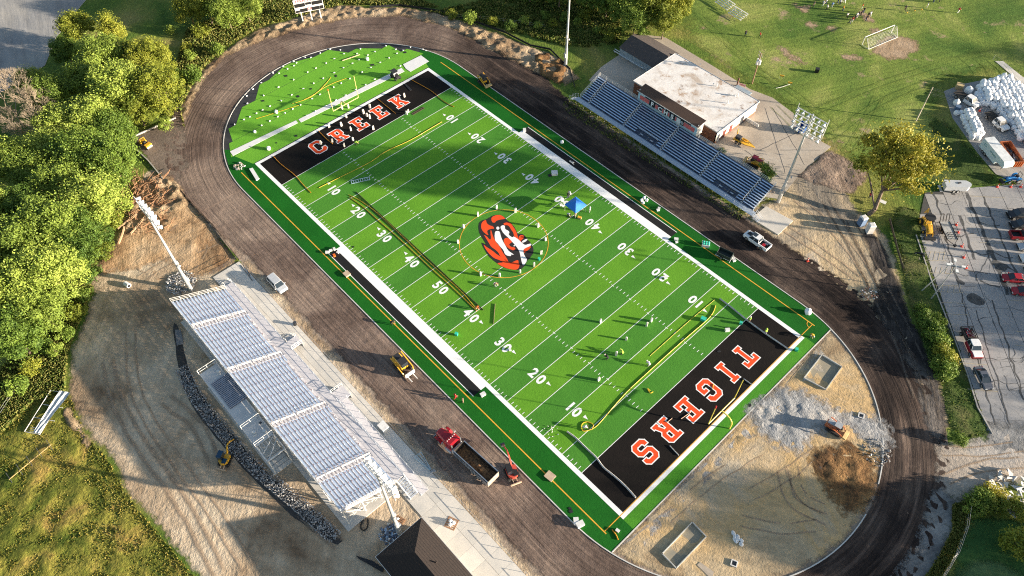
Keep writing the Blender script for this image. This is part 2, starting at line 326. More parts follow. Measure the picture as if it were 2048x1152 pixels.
def build_track():
    m = gmat('track_base', [(0.09, 0.062, 0.05), (0.165, 0.12, 0.098), (0.26, 0.195, 0.155)], 0.07, 1.8, 0.28, streak=(0, 1, 1), sv=0.55, bumps=((1.2, 0.05), (5, 0.035)))
    n = m.node_tree.nodes; l = m.node_tree.links
    mp = [x for x in n if x.type == 'MAPPING']
    uv = n.new('ShaderNodeUVMap'); uv.uv_map = 'UVMap'
    for x in mp:
        if x.inputs[0].links[0].from_node.type == 'NEW_GEOMETRY': l.new(uv.outputs[0], x.inputs[0])
    for x in mp:
        if x.inputs['Scale'].default_value[0] != 1 or x.inputs[0].links[0].from_node.type == 'MAPPING': x.inputs['Scale'].default_value = (0.05, 2.2, 1)
    # far half and TIGERS bend darkened by a streaked multiply on the base colour
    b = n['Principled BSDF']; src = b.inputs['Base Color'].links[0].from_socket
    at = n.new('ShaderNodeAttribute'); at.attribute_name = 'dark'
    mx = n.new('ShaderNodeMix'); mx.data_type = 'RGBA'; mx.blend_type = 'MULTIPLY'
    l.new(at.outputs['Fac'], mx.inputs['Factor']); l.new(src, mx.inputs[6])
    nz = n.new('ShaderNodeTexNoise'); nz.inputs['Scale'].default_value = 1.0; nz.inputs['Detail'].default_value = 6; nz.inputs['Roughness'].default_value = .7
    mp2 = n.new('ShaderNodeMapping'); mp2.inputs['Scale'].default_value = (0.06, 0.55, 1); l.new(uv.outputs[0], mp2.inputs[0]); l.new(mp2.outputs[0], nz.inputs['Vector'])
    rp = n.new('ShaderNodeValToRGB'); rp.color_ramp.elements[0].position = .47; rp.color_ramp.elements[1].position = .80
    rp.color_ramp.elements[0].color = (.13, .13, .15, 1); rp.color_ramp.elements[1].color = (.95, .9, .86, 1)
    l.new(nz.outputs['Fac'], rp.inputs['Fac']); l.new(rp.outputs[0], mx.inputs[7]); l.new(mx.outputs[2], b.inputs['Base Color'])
    NT, NW = 900, 18; vs = []; uvs = []; dk = []; ed = []
    for i in range(NT):
        t = 4 * i / NT; ro = lerpt(OUT, t) + .5 * noise.noise(Vector((t * 40, 0, 0))) + .25 * noise.noise(Vector((t * 130, 3, 0)))
        for j in range(NW + 1):
            w = j / NW; r = RI + 0.12 + (ro - RI) * w; p = oval(t, r)
            hz = 0.05 * fbm(p.x, p.y, .9, 2) * (1 if 0 < j < NW else 0)
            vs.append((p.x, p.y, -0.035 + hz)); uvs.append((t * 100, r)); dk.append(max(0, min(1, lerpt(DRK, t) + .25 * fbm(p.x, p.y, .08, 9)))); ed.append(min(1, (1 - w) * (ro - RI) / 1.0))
    fs = [(i * (NW + 1) + j, i * (NW + 1) + j + 1, ((i + 1) % NT) * (NW + 1) + j + 1, ((i + 1) % NT) * (NW + 1) + j) for i in range(NT) for j in range(NW)]
    me = bpy.data.meshes.new('track'); me.from_pydata(vs, [], [f[::-1] for f in fs]); me.materials.append(m)
    ul = me.uv_layers.new(name='UVMap'); idx = np.zeros(len(me.loops), np.int32); me.loops.foreach_get('vertex_index', idx)
    ul.data.foreach_set('uv', np.array(uvs, np.float32)[idx].ravel())
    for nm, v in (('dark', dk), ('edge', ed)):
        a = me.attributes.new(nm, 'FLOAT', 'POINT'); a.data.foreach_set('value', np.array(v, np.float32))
    me.polygons.foreach_set('use_smooth', [True] * len(me.polygons))
    return tag(link('track', me), kind='structure')
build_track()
tag(MB().add([(*oval(4 * i / 200, 42.2), -.082) for i in range(200)], [tuple(range(200))]).build('track_subgrade', gmat('subgrade', [(.20, .15, .115), (.32, .255, .20), (.24, .18, .14)], .3, 2, .3, fade=False)), kind='structure')
m_apron = gmat('apron_dirt', [(0.12, 0.095, 0.08), (0.17, 0.135, 0.11), (0.24, 0.19, 0.155)], 0.12, 1.8, 0.25, bumps=((1.2, 0.06), (5, 0.03)))
region('track_apron', GP([(262, 276), (340, 238), (372, 250), (380, 330), (352, 372), (333, 366), (298, 326)]), -0.045, m_apron, rel(.04, .5), 1.2, .6)
region('berm', GP([(363, 265), (360, 215), (395, 150), (440, 105), (520, 55), (600, 32), (640, 14), (690, 8), (740, 14), (800, 12), (870, 22), (950, 48), (1050, 88), (1120, 112), (1165, 158), (1130, 172), (1000, 112), (900, 58), (800, 33), (700, 38), (600, 60), (520, 85), (450, 115), (405, 165), (375, 235)]),
       -0.04, m_berm, rel(.55, .55, 4, .35), 0.55, 1.6)
region('far_berm_dirt', GP([(1060, 110), (1100, 105), (1130, 122), (1140, 150), (1120, 175), (1080, 150)]), -0.02, m_mud, rel(.9, .4, 8, .3), .6, 1.2)
# infield beyond the TIGERS end zone
D = [Vector((57.9, -30.4)), Vector((57.9, 30.4))] + [Vector((CX + 31.2 * math.cos(a), 31.2 * math.sin(a))) for a in [math.radians(75 - 150 * i / 40) for i in range(41)]]
region('infield', D, -0.03, m_sand, rel(.08, .4, 2), 1.2, 1.0, raggeda=0)
region('gravel_spread', GP([(1480, 822), (1500, 795), (1550, 762), (1605, 770), (1665, 805), (1750, 822), (1792, 858), (1800, 898), (1768, 912), (1728, 898), (1695, 872), (1645, 878), (1610, 915), (1550, 902), (1500, 872)]), -0.005, m_gravel, rel(.20, .5, 3, .24), .5, 3.6)
region('mud_patch', GP([(1628, 885), (1700, 876), (1762, 912), (1760, 985), (1735, 1035), (1680, 1035), (1640, 985), (1605, 925)]), -0.012, m_mud, rel(.28, .45, 6, .22), .6, 3.0)
region('grit_corner', GP([(1236, 1090), (1300, 1030), (1400, 930), (1510, 830), (1530, 850), (1430, 950), (1330, 1050), (1270, 1110)]), -0.015, m_gravel, rel(.06, .8), 1.0, 2.2)
region('pale_grit', GP([(1500, 815), (1560, 770), (1620, 705), (1655, 672), (1700, 720), (1650, 790), (1600, 800)]), -0.018, gmat('grit', [(0.33, 0.30, 0.26), (0.40, 0.37, 0.33), (0.36, 0.31, 0.23)], .1, 2, .25), rel(.05, .8), 1.4, 3.0)
# dirt yard between track and parking
region('yard', GP([(1480, 425), (1555, 395), (1590, 345), (1625, 330), (1690, 375), (1715, 420), (1775, 470), (1795, 520), (1812, 600), (1850, 700), (1885, 770), (1905, 860), (1880, 900), (1850, 800), (1795, 690), (1735, 612), (1640, 548), (1575, 500)]), -0.05, m_yard, rel(.04, .25, 7), 1.1, 1.4)
region('millings_spur', GP([(1715, 440), (1765, 480), (1795, 560), (1850, 690), (1888, 770), (1898, 850), (1890, 905), (1845, 850), (1825, 750), (1785, 680), (1738, 612), (1752, 565), (1738, 520)]), -0.035, m_spur, rel(.10, .4, 8), 1.0, 1.4)
region('cut_bank', GP([(1590, 352), (1655, 296), (1700, 318), (1742, 348), (1705, 392), (1640, 372)]), -0.04, gmat('cut_soil', [(0.10, 0.07, 0.055), (0.20, 0.15, 0.12), (0.30, 0.23, 0.18)], .2, 1.5, .4, streak=(0.7, .1, 1.0), sv=.5, bumps=((.7, .3), (3, .1))), rel(.35, .3, 3, .2), .9, 1.0)
region('entry_gravel', GP([(1868, 855), (1900, 885), (1960, 868), (2048, 850), (2300, 850), (2300, 965), (2048, 968), (1985, 978), (1935, 1002), (1900, 1012), (1868, 960)]), -0.03, gmat('entry', [(0.34, 0.29, 0.24), (0.44, 0.38, 0.32), (0.36, 0.34, 0.32)], .08, 1.5, .25, streak=(-.9, .05, .5), sv=.2), rel(.05, .4), 1.6, 2.0)
region('grey_gravel', GP([(1955, 835), (2010, 838), (2100, 842), (2100, 915), (2020, 905), (1975, 900)]), -0.015, gmat('greyg', [(0.14, 0.14, 0.14), (0.24, 0.24, 0.24), (0.34, 0.33, 0.32)], .2, 1.5, .3), rel(.1, .5), 1.2, 2.2)
region('access_road', GP([(1872, 950), (1935, 1000), (1925, 1040), (1900, 1105), (1868, 1170), (1830, 1250), (1700, 1250), (1770, 1170), (1830, 1080)]), -0.028, gmat('acc', [(0.12, 0.12, 0.125), (0.19, 0.185, 0.18), (0.27, 0.26, 0.24)], .07, 1.5, .25, streak=(-1.2, .04, .7), sv=.4), None, 2, 2.0)
region('lawn', GP([(1935, 1015), (1990, 1030), (2300, 1050), (2300, 1400), (1880, 1400), (1890, 1150)]), -0.07, gmat('lawn', [(0.025, 0.075, 0.02), (0.05, 0.115, 0.03)], .2, 2, .3), None, 3, .5)
region('mowed_circle', chaikin(GP([(1895, 1170), (1915, 1130), (1960, 1112), (2010, 1122), (2060, 1150), (2100, 1250), (1950, 1320)])), -0.06, gmat('mown', [(0.07, 0.13, 0.05), (0.11, 0.17, 0.07)], .2, 2, .3, edgew=.3), None, 2, .5, raggeda=.1)
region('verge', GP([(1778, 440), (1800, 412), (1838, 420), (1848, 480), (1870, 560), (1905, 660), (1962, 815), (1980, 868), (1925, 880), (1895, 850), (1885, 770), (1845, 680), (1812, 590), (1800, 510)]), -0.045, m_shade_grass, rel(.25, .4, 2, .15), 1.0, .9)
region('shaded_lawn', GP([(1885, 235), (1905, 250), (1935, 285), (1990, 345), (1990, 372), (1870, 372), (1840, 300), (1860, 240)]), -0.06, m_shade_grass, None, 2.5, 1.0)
tag(MB().prism([tuple(p) for p in GP([(1888, 182), (1925, 168), (2015, 150), (2080, 158), (2300, 300), (2300, 372), (2048, 370), (1992, 348), (1955, 305), (1905, 235)])], -0.5, -0.02).build('storage_pad', m_asph), kind='structure')
tag(MB().prism([tuple(p) for p in GP([(-200, 300), (-40, 205), (40, 165), (90, 130), (112, 75), (150, 25), (180, -10), (255, -5), (262, -60), (-300, -60)])][::-1], -0.5, -0.03).build('school_drive', m_asph), kind='structure')
# ---- parking lot, slab by slab
lotp = [tuple(p) for p in GP([(1832, 470), (1850, 385), (1962, 374), (2060, 367), (2400, 355), (2400, 860), (2048, 850), (1985, 868), (1955, 815), (1935, 750), (1900, 655), (1862, 560)])]
park = tag(MB().prism(lotp, -0.5, -0.035).build('parking_lot', mat('joint_fill', (0.07, .07, .07), rough=.95)), kind='structure')
m_slab = gmat('lot_slab', [(0.27, 0.27, 0.275), (0.34, 0.33, 0.325), (0.41, 0.39, 0.37)], 0.09, 1.8, 0.16, bumps=((5, 0.008),), cracks=(0.25, 60), fade=False)
pa = heading((1845, 470), (1985, 868)); pu = Vector((math.cos(pa), math.sin(pa))); pv = Vector((-pu.y, pu.x)); po = G(1838, 470).xy
SL, SW = 6.0, 4.1
def slabs():
    lp = np.array(lotp)
    sm = {}
    for j in range(0, 12):
        for i in range(-4, 14):
            c = po + pu * ((i + .5) * SL) + pv * ((j + .5) * SW + .15)
            hw, hl = SW / 2 - .05, SL / 2 - .025
            cs = [c + pu * (sx * hl) + pv * (sy * hw) for sx, sy in ((-1, -1), (1, -1), (1, 1), (-1, 1))]
            k = inside(lotp, np.array([p.x for p in cs]), np.array([p.y for p in cs]))
            if not k.all():
                if k.sum() < 2: continue
                # trim the slab to the lot
                pol = clip([tuple(p) for p in cs], lotp)
                if len(pol) < 3: continue
                MB().prism(pol, -0.03, -0.01 + random.uniform(-.006, .006)).build('slab', m_slab, park); continue
            q = random.randrange(3)
            if q not in sm: sm[q] = MB().box(-hl, hl, -hw, hw, 0, 0.02 + q * .005).data('slab', m_slab)
            link('slab', sm[q], park, loc=(c.x, c.y, -0.03), rz=pa)
def clip(sub, cl):
    ar = sum(cl[i][0] * cl[(i + 1) % len(cl)][1] - cl[(i + 1) % len(cl)][0] * cl[i][1] for i in range(len(cl)))
    # the lot outline is nearly convex: drop corners outside by pulling them to the rim
    out = []
    n = len(sub)
    for i in range(n):
        a, b = Vector(sub[i]), Vector(sub[(i + 1) % n]); ia = inside(cl, np.array([a.x]), np.array([a.y]))[0]; ib = inside(cl, np.array([b.x]), np.array([b.y]))[0]
        if ia: out.append(tuple(a))
        if ia != ib:
            lo, hi = (a, b) if ia else (b, a)
            for _ in range(14):
                m_ = lo.lerp(hi, .5)
                if inside(cl, np.array([m_.x]), np.array([m_.y]))[0]: lo = m_
                else: hi = m_
            out.append(tuple(lo))
    return out
slabs()
# tarred crack seams and painted bay lines on the lot
m_seal = mat('crack_sealer', (.055, .055, .055), (.11, .11, .11), scale=1.5, rough=.9)
m_faded = mat('faded_paint', (.50, .42, .28), (.30, .27, .22), scale=2.0, rough=.9)
def ribbon(name, pts, w, z, m, parent=None, wob=0.0, step=0.8, kind=None, var=.0):
    P = []
    for a, b in zip(pts, pts[1:]):
        a = Vector(a).to_2d() if len(a) > 2 else Vector(a); b = Vector(b).to_2d() if len(b) > 2 else Vector(b); k = max(1, int((b - a).length / step))
        P += [a.lerp(b, j / k) for j in range(k)]
    P.append(Vector(pts[-1]).to_2d() if len(pts[-1]) > 2 else Vector(pts[-1]))
    vs = []
    for i, p in enumerate(P):
        d = (P[min(i + 1, len(P) - 1)] - P[max(i - 1, 0)]).normalized(); nn = Vector((-d.y, d.x))
        off = wob * noise.noise(Vector((p.x * .5, p.y * .5, z * 50))); ww = w * (1 + var * noise.noise(Vector((p.x * .9, p.y * .9, 4))) * 1.5)
        for s_ in (-.5, .5): q = p + nn * (off + s_ * ww); vs.append((q.x, q.y, z))
    me = MB(); me.add(vs, [(2 * i, 2 * i + 2, 2 * i + 3, 2 * i + 1) for i in range(len(P) - 1)][::1]); me.f = [f[::-1] for f in me.f]
    o = me.build(name, m, parent); 
    if kind: o['kind'] = kind
    return o
for q, (a, b, w) in enumerate([((1868, 385), (1922, 590), .35), ((1905, 385), (1995, 660), .55), ((1933, 385), (2018, 590), .75), ((1965, 392), (2040, 560), .4), ((1985, 600), (2048, 800), .3), ((1922, 590), (1990, 850), .22), ((1870, 560), (1925, 740), .2), ((1952, 620), (2020, 850), .2)]):
    ribbon('crack_seam', [G(*a), G(*b)], w, -0.001 + q * .0006, m_seal, park, wob=.5, var=.6)
rgc = random.Random(77)
for q in range(46):
    a = (rgc.uniform(1880, 2040), rgc.uniform(395, 830)); 
    if a[0] < 1850 + (a[1] - 470) * .36: continue
    b = (a[0] + rgc.uniform(12, 48), a[1] + rgc.uniform(-6, 6)) if q % 3 else (a[0] + rgc.uniform(4, 16), a[1] + rgc.uniform(18, 40))
    ribbon('crack_seam', [G(*a), G(*b)], rgc.uniform(.05, .11), 0.003 + q * .0002, m_seal, park, wob=1.3, step=.4, var=.9)
for q, (a, b, w) in enumerate([((1905, 470), (1948, 468), .16), ((1935, 415), (1952, 430), .2), ((1958, 445), (2000, 452), .2), ((1962, 478), (2010, 480), .2), ((1945, 505), (2025, 512), .25), ((1930, 540), (1975, 545), .22), ((1960, 560), (2000, 575), .3), ((2010, 530), (2048, 560), .4), ((1960, 718), (2048, 716), .12), ((1980, 765), (2048, 768), .12), ((1950, 560), (1978, 500), .16), ((1975, 500), (1985, 530), .2)]):
    ribbon('crack_seam', [G(*a), G(*b)], w, 0.006 + q * .0006, m_seal, park, wob=.9, var=.8)
for c_, r_ in (((1953, 600), 1.7), ((1922, 565), 1.0), ((2000, 530), 1.5)):
    p = G(*c_); MB().flat([ragged([(p.x + r_ * math.cos(t), p.y + r_ * .7 * math.sin(t)) for t in [i * .5 for i in range(12)]], .3, .35)], 0.014 + r_ * .001).build('tar_patch', m_seal, park)
q = 0
for (a, b) in [((1842, 520), (1895, 522)), ((1848, 545), (1905, 547)), ((1858, 570), (1918, 572)), ((1864, 583), (1925, 585)), ((1872, 604), (1930, 607)), ((1880, 627), (1937, 630)), ((1890, 650), (1905, 652)), ((1905, 700), (1925, 702)), ((1915, 725), (1974, 730)), ((1928, 750), (1985, 756)), ((1935, 778), (1995, 783)),
               ((1842, 503), (1890, 505)), ((2032, 663), (2060, 664)), ((1940, 392), (2010, 396)), ((1960, 485), (2010, 487)), ((2030, 690), (2060, 693)), ((1970, 450), (1985, 455)), ((2012, 600), (2048, 602))]:
    ribbon('bay_line', [G(*a), G(*b)], .12, 0.017 + (q % 3) * .0008, m_faded, park, step=5); q += 1
for (a, b, k) in (((1842, 503), (1890, 520), 6), ((1852, 534), (1905, 547), 6), ((1862, 570), (1922, 585), 6)):
    for i in range(k):
        x = a[0] + (b[0] - a[0]) * i / (k - 1); ribbon('bay_line', [G(x, a[1]), G(x - 4, b[1])], .11, 0.021, m_faded, park, step=5)
# kerb along the lot and a weedy ditch edge
kp = GP([(1832, 470), (1862, 560), (1900, 655), (1935, 750), (1955, 815), (1985, 868)])
kb = MB()
for a, b in zip(kp, kp[1:]): kb.tube((a.x, a.y, .03), (b.x, b.y, .03), .16, n=4)
tag(kb.build('kerb', mat('kerb_conc', (.42, .40, .37), rough=.9)), kind='structure')
# ---- plaza round the clubhouse
plz = [tuple(p) for p in GP([(1296, 70), (1330, 74), (1420, 128), (1500, 178), (1545, 195), (1587, 226), (1597, 258), (1662, 293), (1598, 350), (1560, 398), (1520, 392), (1430, 335), (1260, 215), (1178, 160), (1202, 134)])]
tag(MB().prism(plz, -0.5, -0.028).build('plaza', m_plaza), kind='structure')
for q, (a, b) in enumerate([((1545, 215), (1610, 330)), ((1530, 215), (1570, 345)), ((1600, 262), (1520, 300)), ((1490, 300), (1560, 355)), ((1560, 300), (1640, 300))]):
    ribbon('joint', [G(*a), G(*b)], .14, -0.023 + q * .001, m_seal, None, wob=.2, kind='structure')
# ---- concrete walkway in front of the home stand, slab by slab
walk = tag(MB().box(-33.2, 90, -48.5, -42.5, -0.5, 0.02).build('walkway', mat('walk_joint', (.16, .15, .14), rough=.95)), kind='structure')
m_conc = mat('pale_concrete', (0.64, 0.60, 0.54), (0.54, 0.52, 0.48), scale=.35, rough=.9, orand=.07)
sl = MB().box(-1.50, 1.50, -1.47, 1.47, 0, .06).data('slab', m_conc)
for i in range(41):
    for j in range(2): link('slab', sl, walk, loc=(-31.6 + i * 3.02, -47.0 + j * 2.98 , 0.02))
# ---- cut kerb walls of the little gate apron
kw = MB()
for pl in (((262, 276), (352, 236)), ((268, 295), (297, 322)), ((297, 322), (333, 366))):
    a, b = GP(pl); 
    d = (b - a); kw.obox(((a.x + b.x) / 2, (a.y + b.y) / 2, .12), (d.length, .25, .34), math.atan2(d.y, d.x))
tag(kw.build('kerb_wall', mat('kerb_conc', (.42, .40, .37))), 'low pale concrete kerb wall around the dirt apron left of the track', 'wall')

# wheel ruts pressed into the dirt, bare patches in the practice field
def rut_mat(nm, c):
    m = gmat(nm, [c, tuple(v * 1.5 for v in c)], .4, 2.5, .3, bumps=((2, .12),), edgew=.28); return m
M_RD, M_RG, M_RB = rut_mat('rut_dirt', (.32, .24, .17)), rut_mat('rut_green', (.10, .135, .028)), rut_mat('rut_black', (.11, .09, .075))
def rut(pts, m, w=.45, gap=1.8, pair=True, z=.02):
    P = [G(*p).xy for p in pts]
    for _ in range(3): P = [P[0]] + [v for a, b in zip(P, P[1:]) for v in (a.lerp(b, .25), a.lerp(b, .75))] + [P[-1]]
    for sgn in ((-1, 1) if pair else (0,)):
        vs = []; ed = []; n = len(P)
        for i, p in enumerate(P):
            d = (P[min(i + 1, n - 1)] - P[max(i - 1, 0)]).normalized(); q = Vector((-d.y, d.x)); o = q * (sgn * gap / 2 + .25 * noise.noise(Vector((p.x * .3, p.y * .3, sgn))))
            for s_, e in ((-.5, 0), (0, 1), (.5, 0)): v = p + o + q * s_ * w * 1.6; vs.append((v.x, v.y, z)); ed.append(e * min(1, i / 3, (n - 1 - i) / 3) * .5)
        b = MB(); b.add(vs, [(3 * i + j, 3 * i + j + 1, 3 * i + j + 4, 3 * i + j + 3) for i in range(n - 1) for j in (0, 1)]); b.f = [f[::-1] for f in b.f]
        o = b.build('wheel_rut', m); a = o.data.attributes.new('edge', 'FLOAT', 'POINT'); a.data.foreach_set('value', np.array(ed, np.float32)); o['kind'] = 'structure'
for pts, m, w in [([(1566, 940), (1572, 985), (1600, 1020), (1655, 1038)], M_RD, .3), ([(1585, 930), (1592, 975), (1615, 1005), (1650, 1018)], M_RD, .25), ([(1640, 905), (1660, 960), (1700, 1000), (1740, 990)], M_RB, .5), ([(1500, 990), (1560, 960), (1640, 900)], M_RD, .2), ([(1330, 1040), (1420, 960), (1520, 900)], M_RD, .2), ([(1480, 1040), (1560, 1060), (1640, 1050)], M_RD, .25),
    ([(215, 720), (230, 800), (280, 890), (370, 1010), (440, 1150)], M_RD, .6), ([(260, 660), (265, 780), (320, 880), (420, 1010), (500, 1140)], M_RD, .35), ([(330, 800), (400, 850), (430, 930)], M_RD, .6), ([(540, 960), (600, 1020), (680, 1090)], M_RD, .5), ([(250, 520), (300, 500), (380, 440)], M_RD, .3), ([(280, 560), (340, 520), (440, 480)], M_RD, .3), ([(395, 470), (410, 500), (380, 540)], M_RD, .3), ([(200, 540), (260, 520), (300, 540)], M_RD, .3),
    ([(0, 1085), (60, 1050), (110, 1025), (170, 1040)], M_RG, .35), ([(0, 1110), (70, 1070), (150, 1060), (240, 1075)], M_RG, .35), ([(182, 905), (200, 960), (225, 1030), (270, 1140)], M_RG, .4), ([(165, 800 + 110), (190, 1000), (260, 1080), (340, 1150)], M_RG, .3), ([(0, 1140), (60, 1095), (130, 1090)], M_RG, .3),
    ([(1590, 395), (1650, 440), (1720, 520), (1760, 600)], M_RD, .35), ([(1560, 450), (1640, 500), (1720, 560)], M_RD, .4), ([(1650, 400), (1700, 480), (1740, 560), (1800, 680), (1840, 800)], M_RB, .45), ([(1700, 440), (1740, 520), (1790, 620), (1850, 740), (1870, 850)], M_RB, .4), ([(1890, 960), (1960, 930), (2048, 925)], M_RD, .3), ([(1880, 900), (1960, 905), (2048, 890)], M_RD, .25), ([(1640, 340), (1690, 380)], M_RD, .5),
    ([(1545, 210), (1640, 300), (1760, 200), (1900, 150)], M_RG, .2), ([(1500, 130), (1600, 190), (1680, 260)], M_RG, .2), ([(1620, 230), (1750, 170), (1880, 130)], M_RG, .18), ([(1400, 30), (1480, 110), (1560, 170)], M_RG, .18), ([(1700, 300), (1730, 250), (1760, 190)], M_RG, .2)]: rut(pts, m, w)
m_bare = gmat('bare_soil', [(.30, .21, .13), (.42, .31, .21)], .4, 2.5, .3, edgew=1.2)
for i, pl in enumerate(([(1770, 72), (1805, 68), (1838, 82), (1842, 102), (1808, 118), (1782, 122), (1750, 108), (1722, 112), (1735, 98)], [(1680, 108), (1700, 105), (1728, 112), (1722, 124), (1690, 120)], [(1715, 15), (1745, 30), (1755, 45), (1722, 46)], [(1545, 85), (1570, 95), (1600, 112), (1618, 128), (1600, 130), (1560, 108)], [(1605, 45), (1625, 40), (1640, 50), (1620, 58)], [(1650, 50), (1675, 52), (1668, 62), (1648, 60)], [(1585, 5), (1625, 12), (1620, 28), (1590, 18)], [(1740, 50), (1765, 62), (1750, 72), (1735, 60)], [(1860, 32), (1880, 35), (1875, 42)], [(1675, 275), (1690, 285), (1682, 298), (1672, 292)], [(1395, 45), (1410, 50), (1420, 60), (1402, 58)])):
    region('bare_patch', GP(pl), -.06, m_bare, None, 1.0, 1.6, raggeda=.7)
# ================================================================ PLAYING FIELD
YD = .9144; HW = 26.6667 * YD
def turf_mat(name, c, c2, sc=1.2, orand=.0):
    m = gmat(name, [c, c2], .12, 3.0, .12, fade=False, bumps=((7.0, 0.02), (2.0, 0.02)), rough=.8); return m
T_L = turf_mat('turf_light', (0.100, 0.275, 0.018), (0.125, 0.32, 0.024)); T_D = turf_mat('turf_dark', (0.055, 0.205, 0.022), (0.07, 0.24, 0.028))
T_S = turf_mat('turf_side', (0.007, 0.10, 0.008), (0.010, 0.125, 0.011)); T_A = turf_mat('turf_arc', (0.13, 0.36, 0.03), (0.155, 0.40, 0.035))
T_W = mat('turf_white', (.86, .86, .85), (.80, .80, .79), scale=3, rough=.8); T_K = turf_mat('turf_black', (0.006, 0.005, 0.0045), (0.012, 0.009, 0.008))
T_O = mat('turf_orange', (.85, .075, .008), (.78, .065, .008), scale=1.5, rough=.8); T_Y = mat('turf_gold', (.80, .42, .04), rough=.8)
T_P = mat('pad_black', (0.022, 0.024, 0.028), (.04, .042, .046), scale=.5, rough=.8)
arcl = [Vector((-CX - 31.3 * math.sin(a), 31.3 * math.cos(a))) for a in [math.radians(180 * i / 60) for i in range(61)]]
arcr = [Vector((CX + 31.3 * math.cos(a), 31.3 * math.sin(a))) for a in [math.radians(-90 + 14 * i / 4) for i in range(5)]]
outl = arcl + arcr + [Vector((57.85, -30.35)), Vector((57.85, 30.35))] + [Vector((p.x, -p.y)) for p in arcr[::-1]]
ft = MB(); n_ = len(outl); ft.add([(p.x, p.y, 0.0) for p in outl] + [(p.x, p.y, -.3) for p in outl], [tuple(range(n_))] + [(i, n_ + i, n_ + (i + 1) % n_, (i + 1) % n_) for i in range(n_)])
field = tag(ft.build('turf', T_P), kind='structure')
def sheet(name, x0, x1, y0, y1, z, m): return MB().add([(x0, y0, z), (x1, y0, z), (x1, y1, z), (x0, y1, z)], [(0, 1, 2, 3)]).build(name, m, field)
# side panels, dark green
side = MB()
for s_ in (-1, 1):
    P_ = [Vector((-57.2, s_ * 25)), Vector((57.8, s_ * 25))] + [Vector((57.8, s_ * 30.3))] + ([Vector((p.x, s_ * abs(p.y))) for p in reversed(arcr)]) + [Vector((-CX - 31.25 * math.sin(math.radians(a)), s_ * 31.25 * math.cos(math.radians(a)))) for a in range(0, 14, 1)]
    if s_ < 0: P_ = P_[:2] + P_[2:]
    side.flat([[tuple(p) for p in P_]], 0.008)
side.build('side_panel', T_S, field)
w_ = MB().flat([[(-62, -25.3), (-55.2, -25.3), (-55.2, -31.3), (-58, -30.3), (-64.5, -27.9)]], .0095).build('side_panel', T_S, field)
w_ = MB().flat([[(-57, 25.3), (-55.2, 25.3), (-55.2, 31.2), (-60.5, 29.6), (-63, 28.3), (-60.6, 26)]], .0095).build('side_panel', T_S, field)
sheet('end_panel', 54.9, 57.84, -25.2, 25.4, .012, turf_mat('turf_end', (0.055, 0.23, 0.018), (0.075, 0.27, 0.022)))
# loose panels of the CREEK arc, butted with ragged cut ends, black pad showing
rg = random.Random(4); x = -55.9; k = 0
while x > -81.5:
    w = 4.57 if k else 5.2
    xa, xb = x - w, x
    hw_ = lambda xx: math.sqrt(max(.1, 31.1 ** 2 - (min(-CX, xx) + CX) ** 2))
    ha, hb = hw_(max(xa, -81.4)), hw_(xb)
    if xa < -81.4: xa = -81.4
    c1, c2 = rg.uniform(.5, 3.8), rg.uniform(.5, 3.8)
    if k == 0: lo = [(xb, -25.5), (xa, -27.3)]; hi = [(xa, 27.0), (xb, 25.4)]
    else:
        hm = min(29.5, ha + (hb - ha) * .45); lo = [(xb, -hm + (0 if k % 2 else c1 * .5)), (xa, -min(ha, 29) + c1 * .6)]; hi = [(xa, min(ha, 29) - .3 - c2 * .7 * (k % 2)), (xb, hm - .1 - (0 if k % 2 else c2 * .6))]
    ins = .07
    P_ = [(lo[0][0] - ins, lo[0][1]), (hi[1][0] - ins, hi[1][1]), (hi[0][0] + ins, hi[0][1]), (lo[1][0] + ins, lo[1][1])]
    MB().prism(P_[::1] if True else P_, .001, .013 + .002 * (k % 2)).build('turf_panel', T_A, field); x -= w; k += 1
# five yard panels
for i in range(-10, 10):
    a = i if i >= 0 else -i - 1
    light = (a == 0) or (a % 2 == 0)
    sheet('turf_panel', i * 5 * YD + .03, (i + 1) * 5 * YD - .03, -HW, HW, .010, T_L if light else T_D)
for s_ in (-1, 1): sheet('end_zone', min(s_ * 50 * YD, s_ * 60 * YD), max(s_ * 50 * YD, s_ * 60 * YD), -HW, HW, .010, T_K)
# white border, wider at the benches
bd = MB(); EX = 60 * YD; BW = .82; z = .022
for s_ in (-1, 1):
    def q(x0, x1, y0, y1, zz=z): bd.add([(min(x0, x1), min(y0, y1), zz), (max(x0, x1), min(y0, y1), zz), (max(x0, x1), max(y0, y1), zz), (min(x0, x1), max(y0, y1), zz)], [(0, 1, 2, 3)])
    q(-EX - BW, EX + BW, s_ * HW, s_ * (HW + BW)); q(s_ * EX, s_ * (EX + BW), -HW, HW)
    q(-22.3, 22.6, s_ * (HW + BW), s_ * 26.3)
bd.build('border', T_W, field)
for s_ in (-1, 1):
    sheet('bench_strip', -22.3, 22.6, min(s_ * 26.32, s_ * 28.0), max(s_ * 26.32, s_ * 28.0), .020, T_P if 0 else mat('strip_black', (.006, .006, .007), rough=.85))
    sheet('bench_line', -22.3, 22.6, min(s_ * 28.02, s_ * 28.16), max(s_ * 28.02, s_ * 28.16), .021, T_W)
    sheet('touch_line', -55.3, 55.4, min(s_ * 28.78, s_ * 28.98), max(s_ * 28.78, s_ * 28.98), .021, T_Y)
sheet('goal_line', 54.88, 55.03, -28.8, 28.8, .026, T_Y)
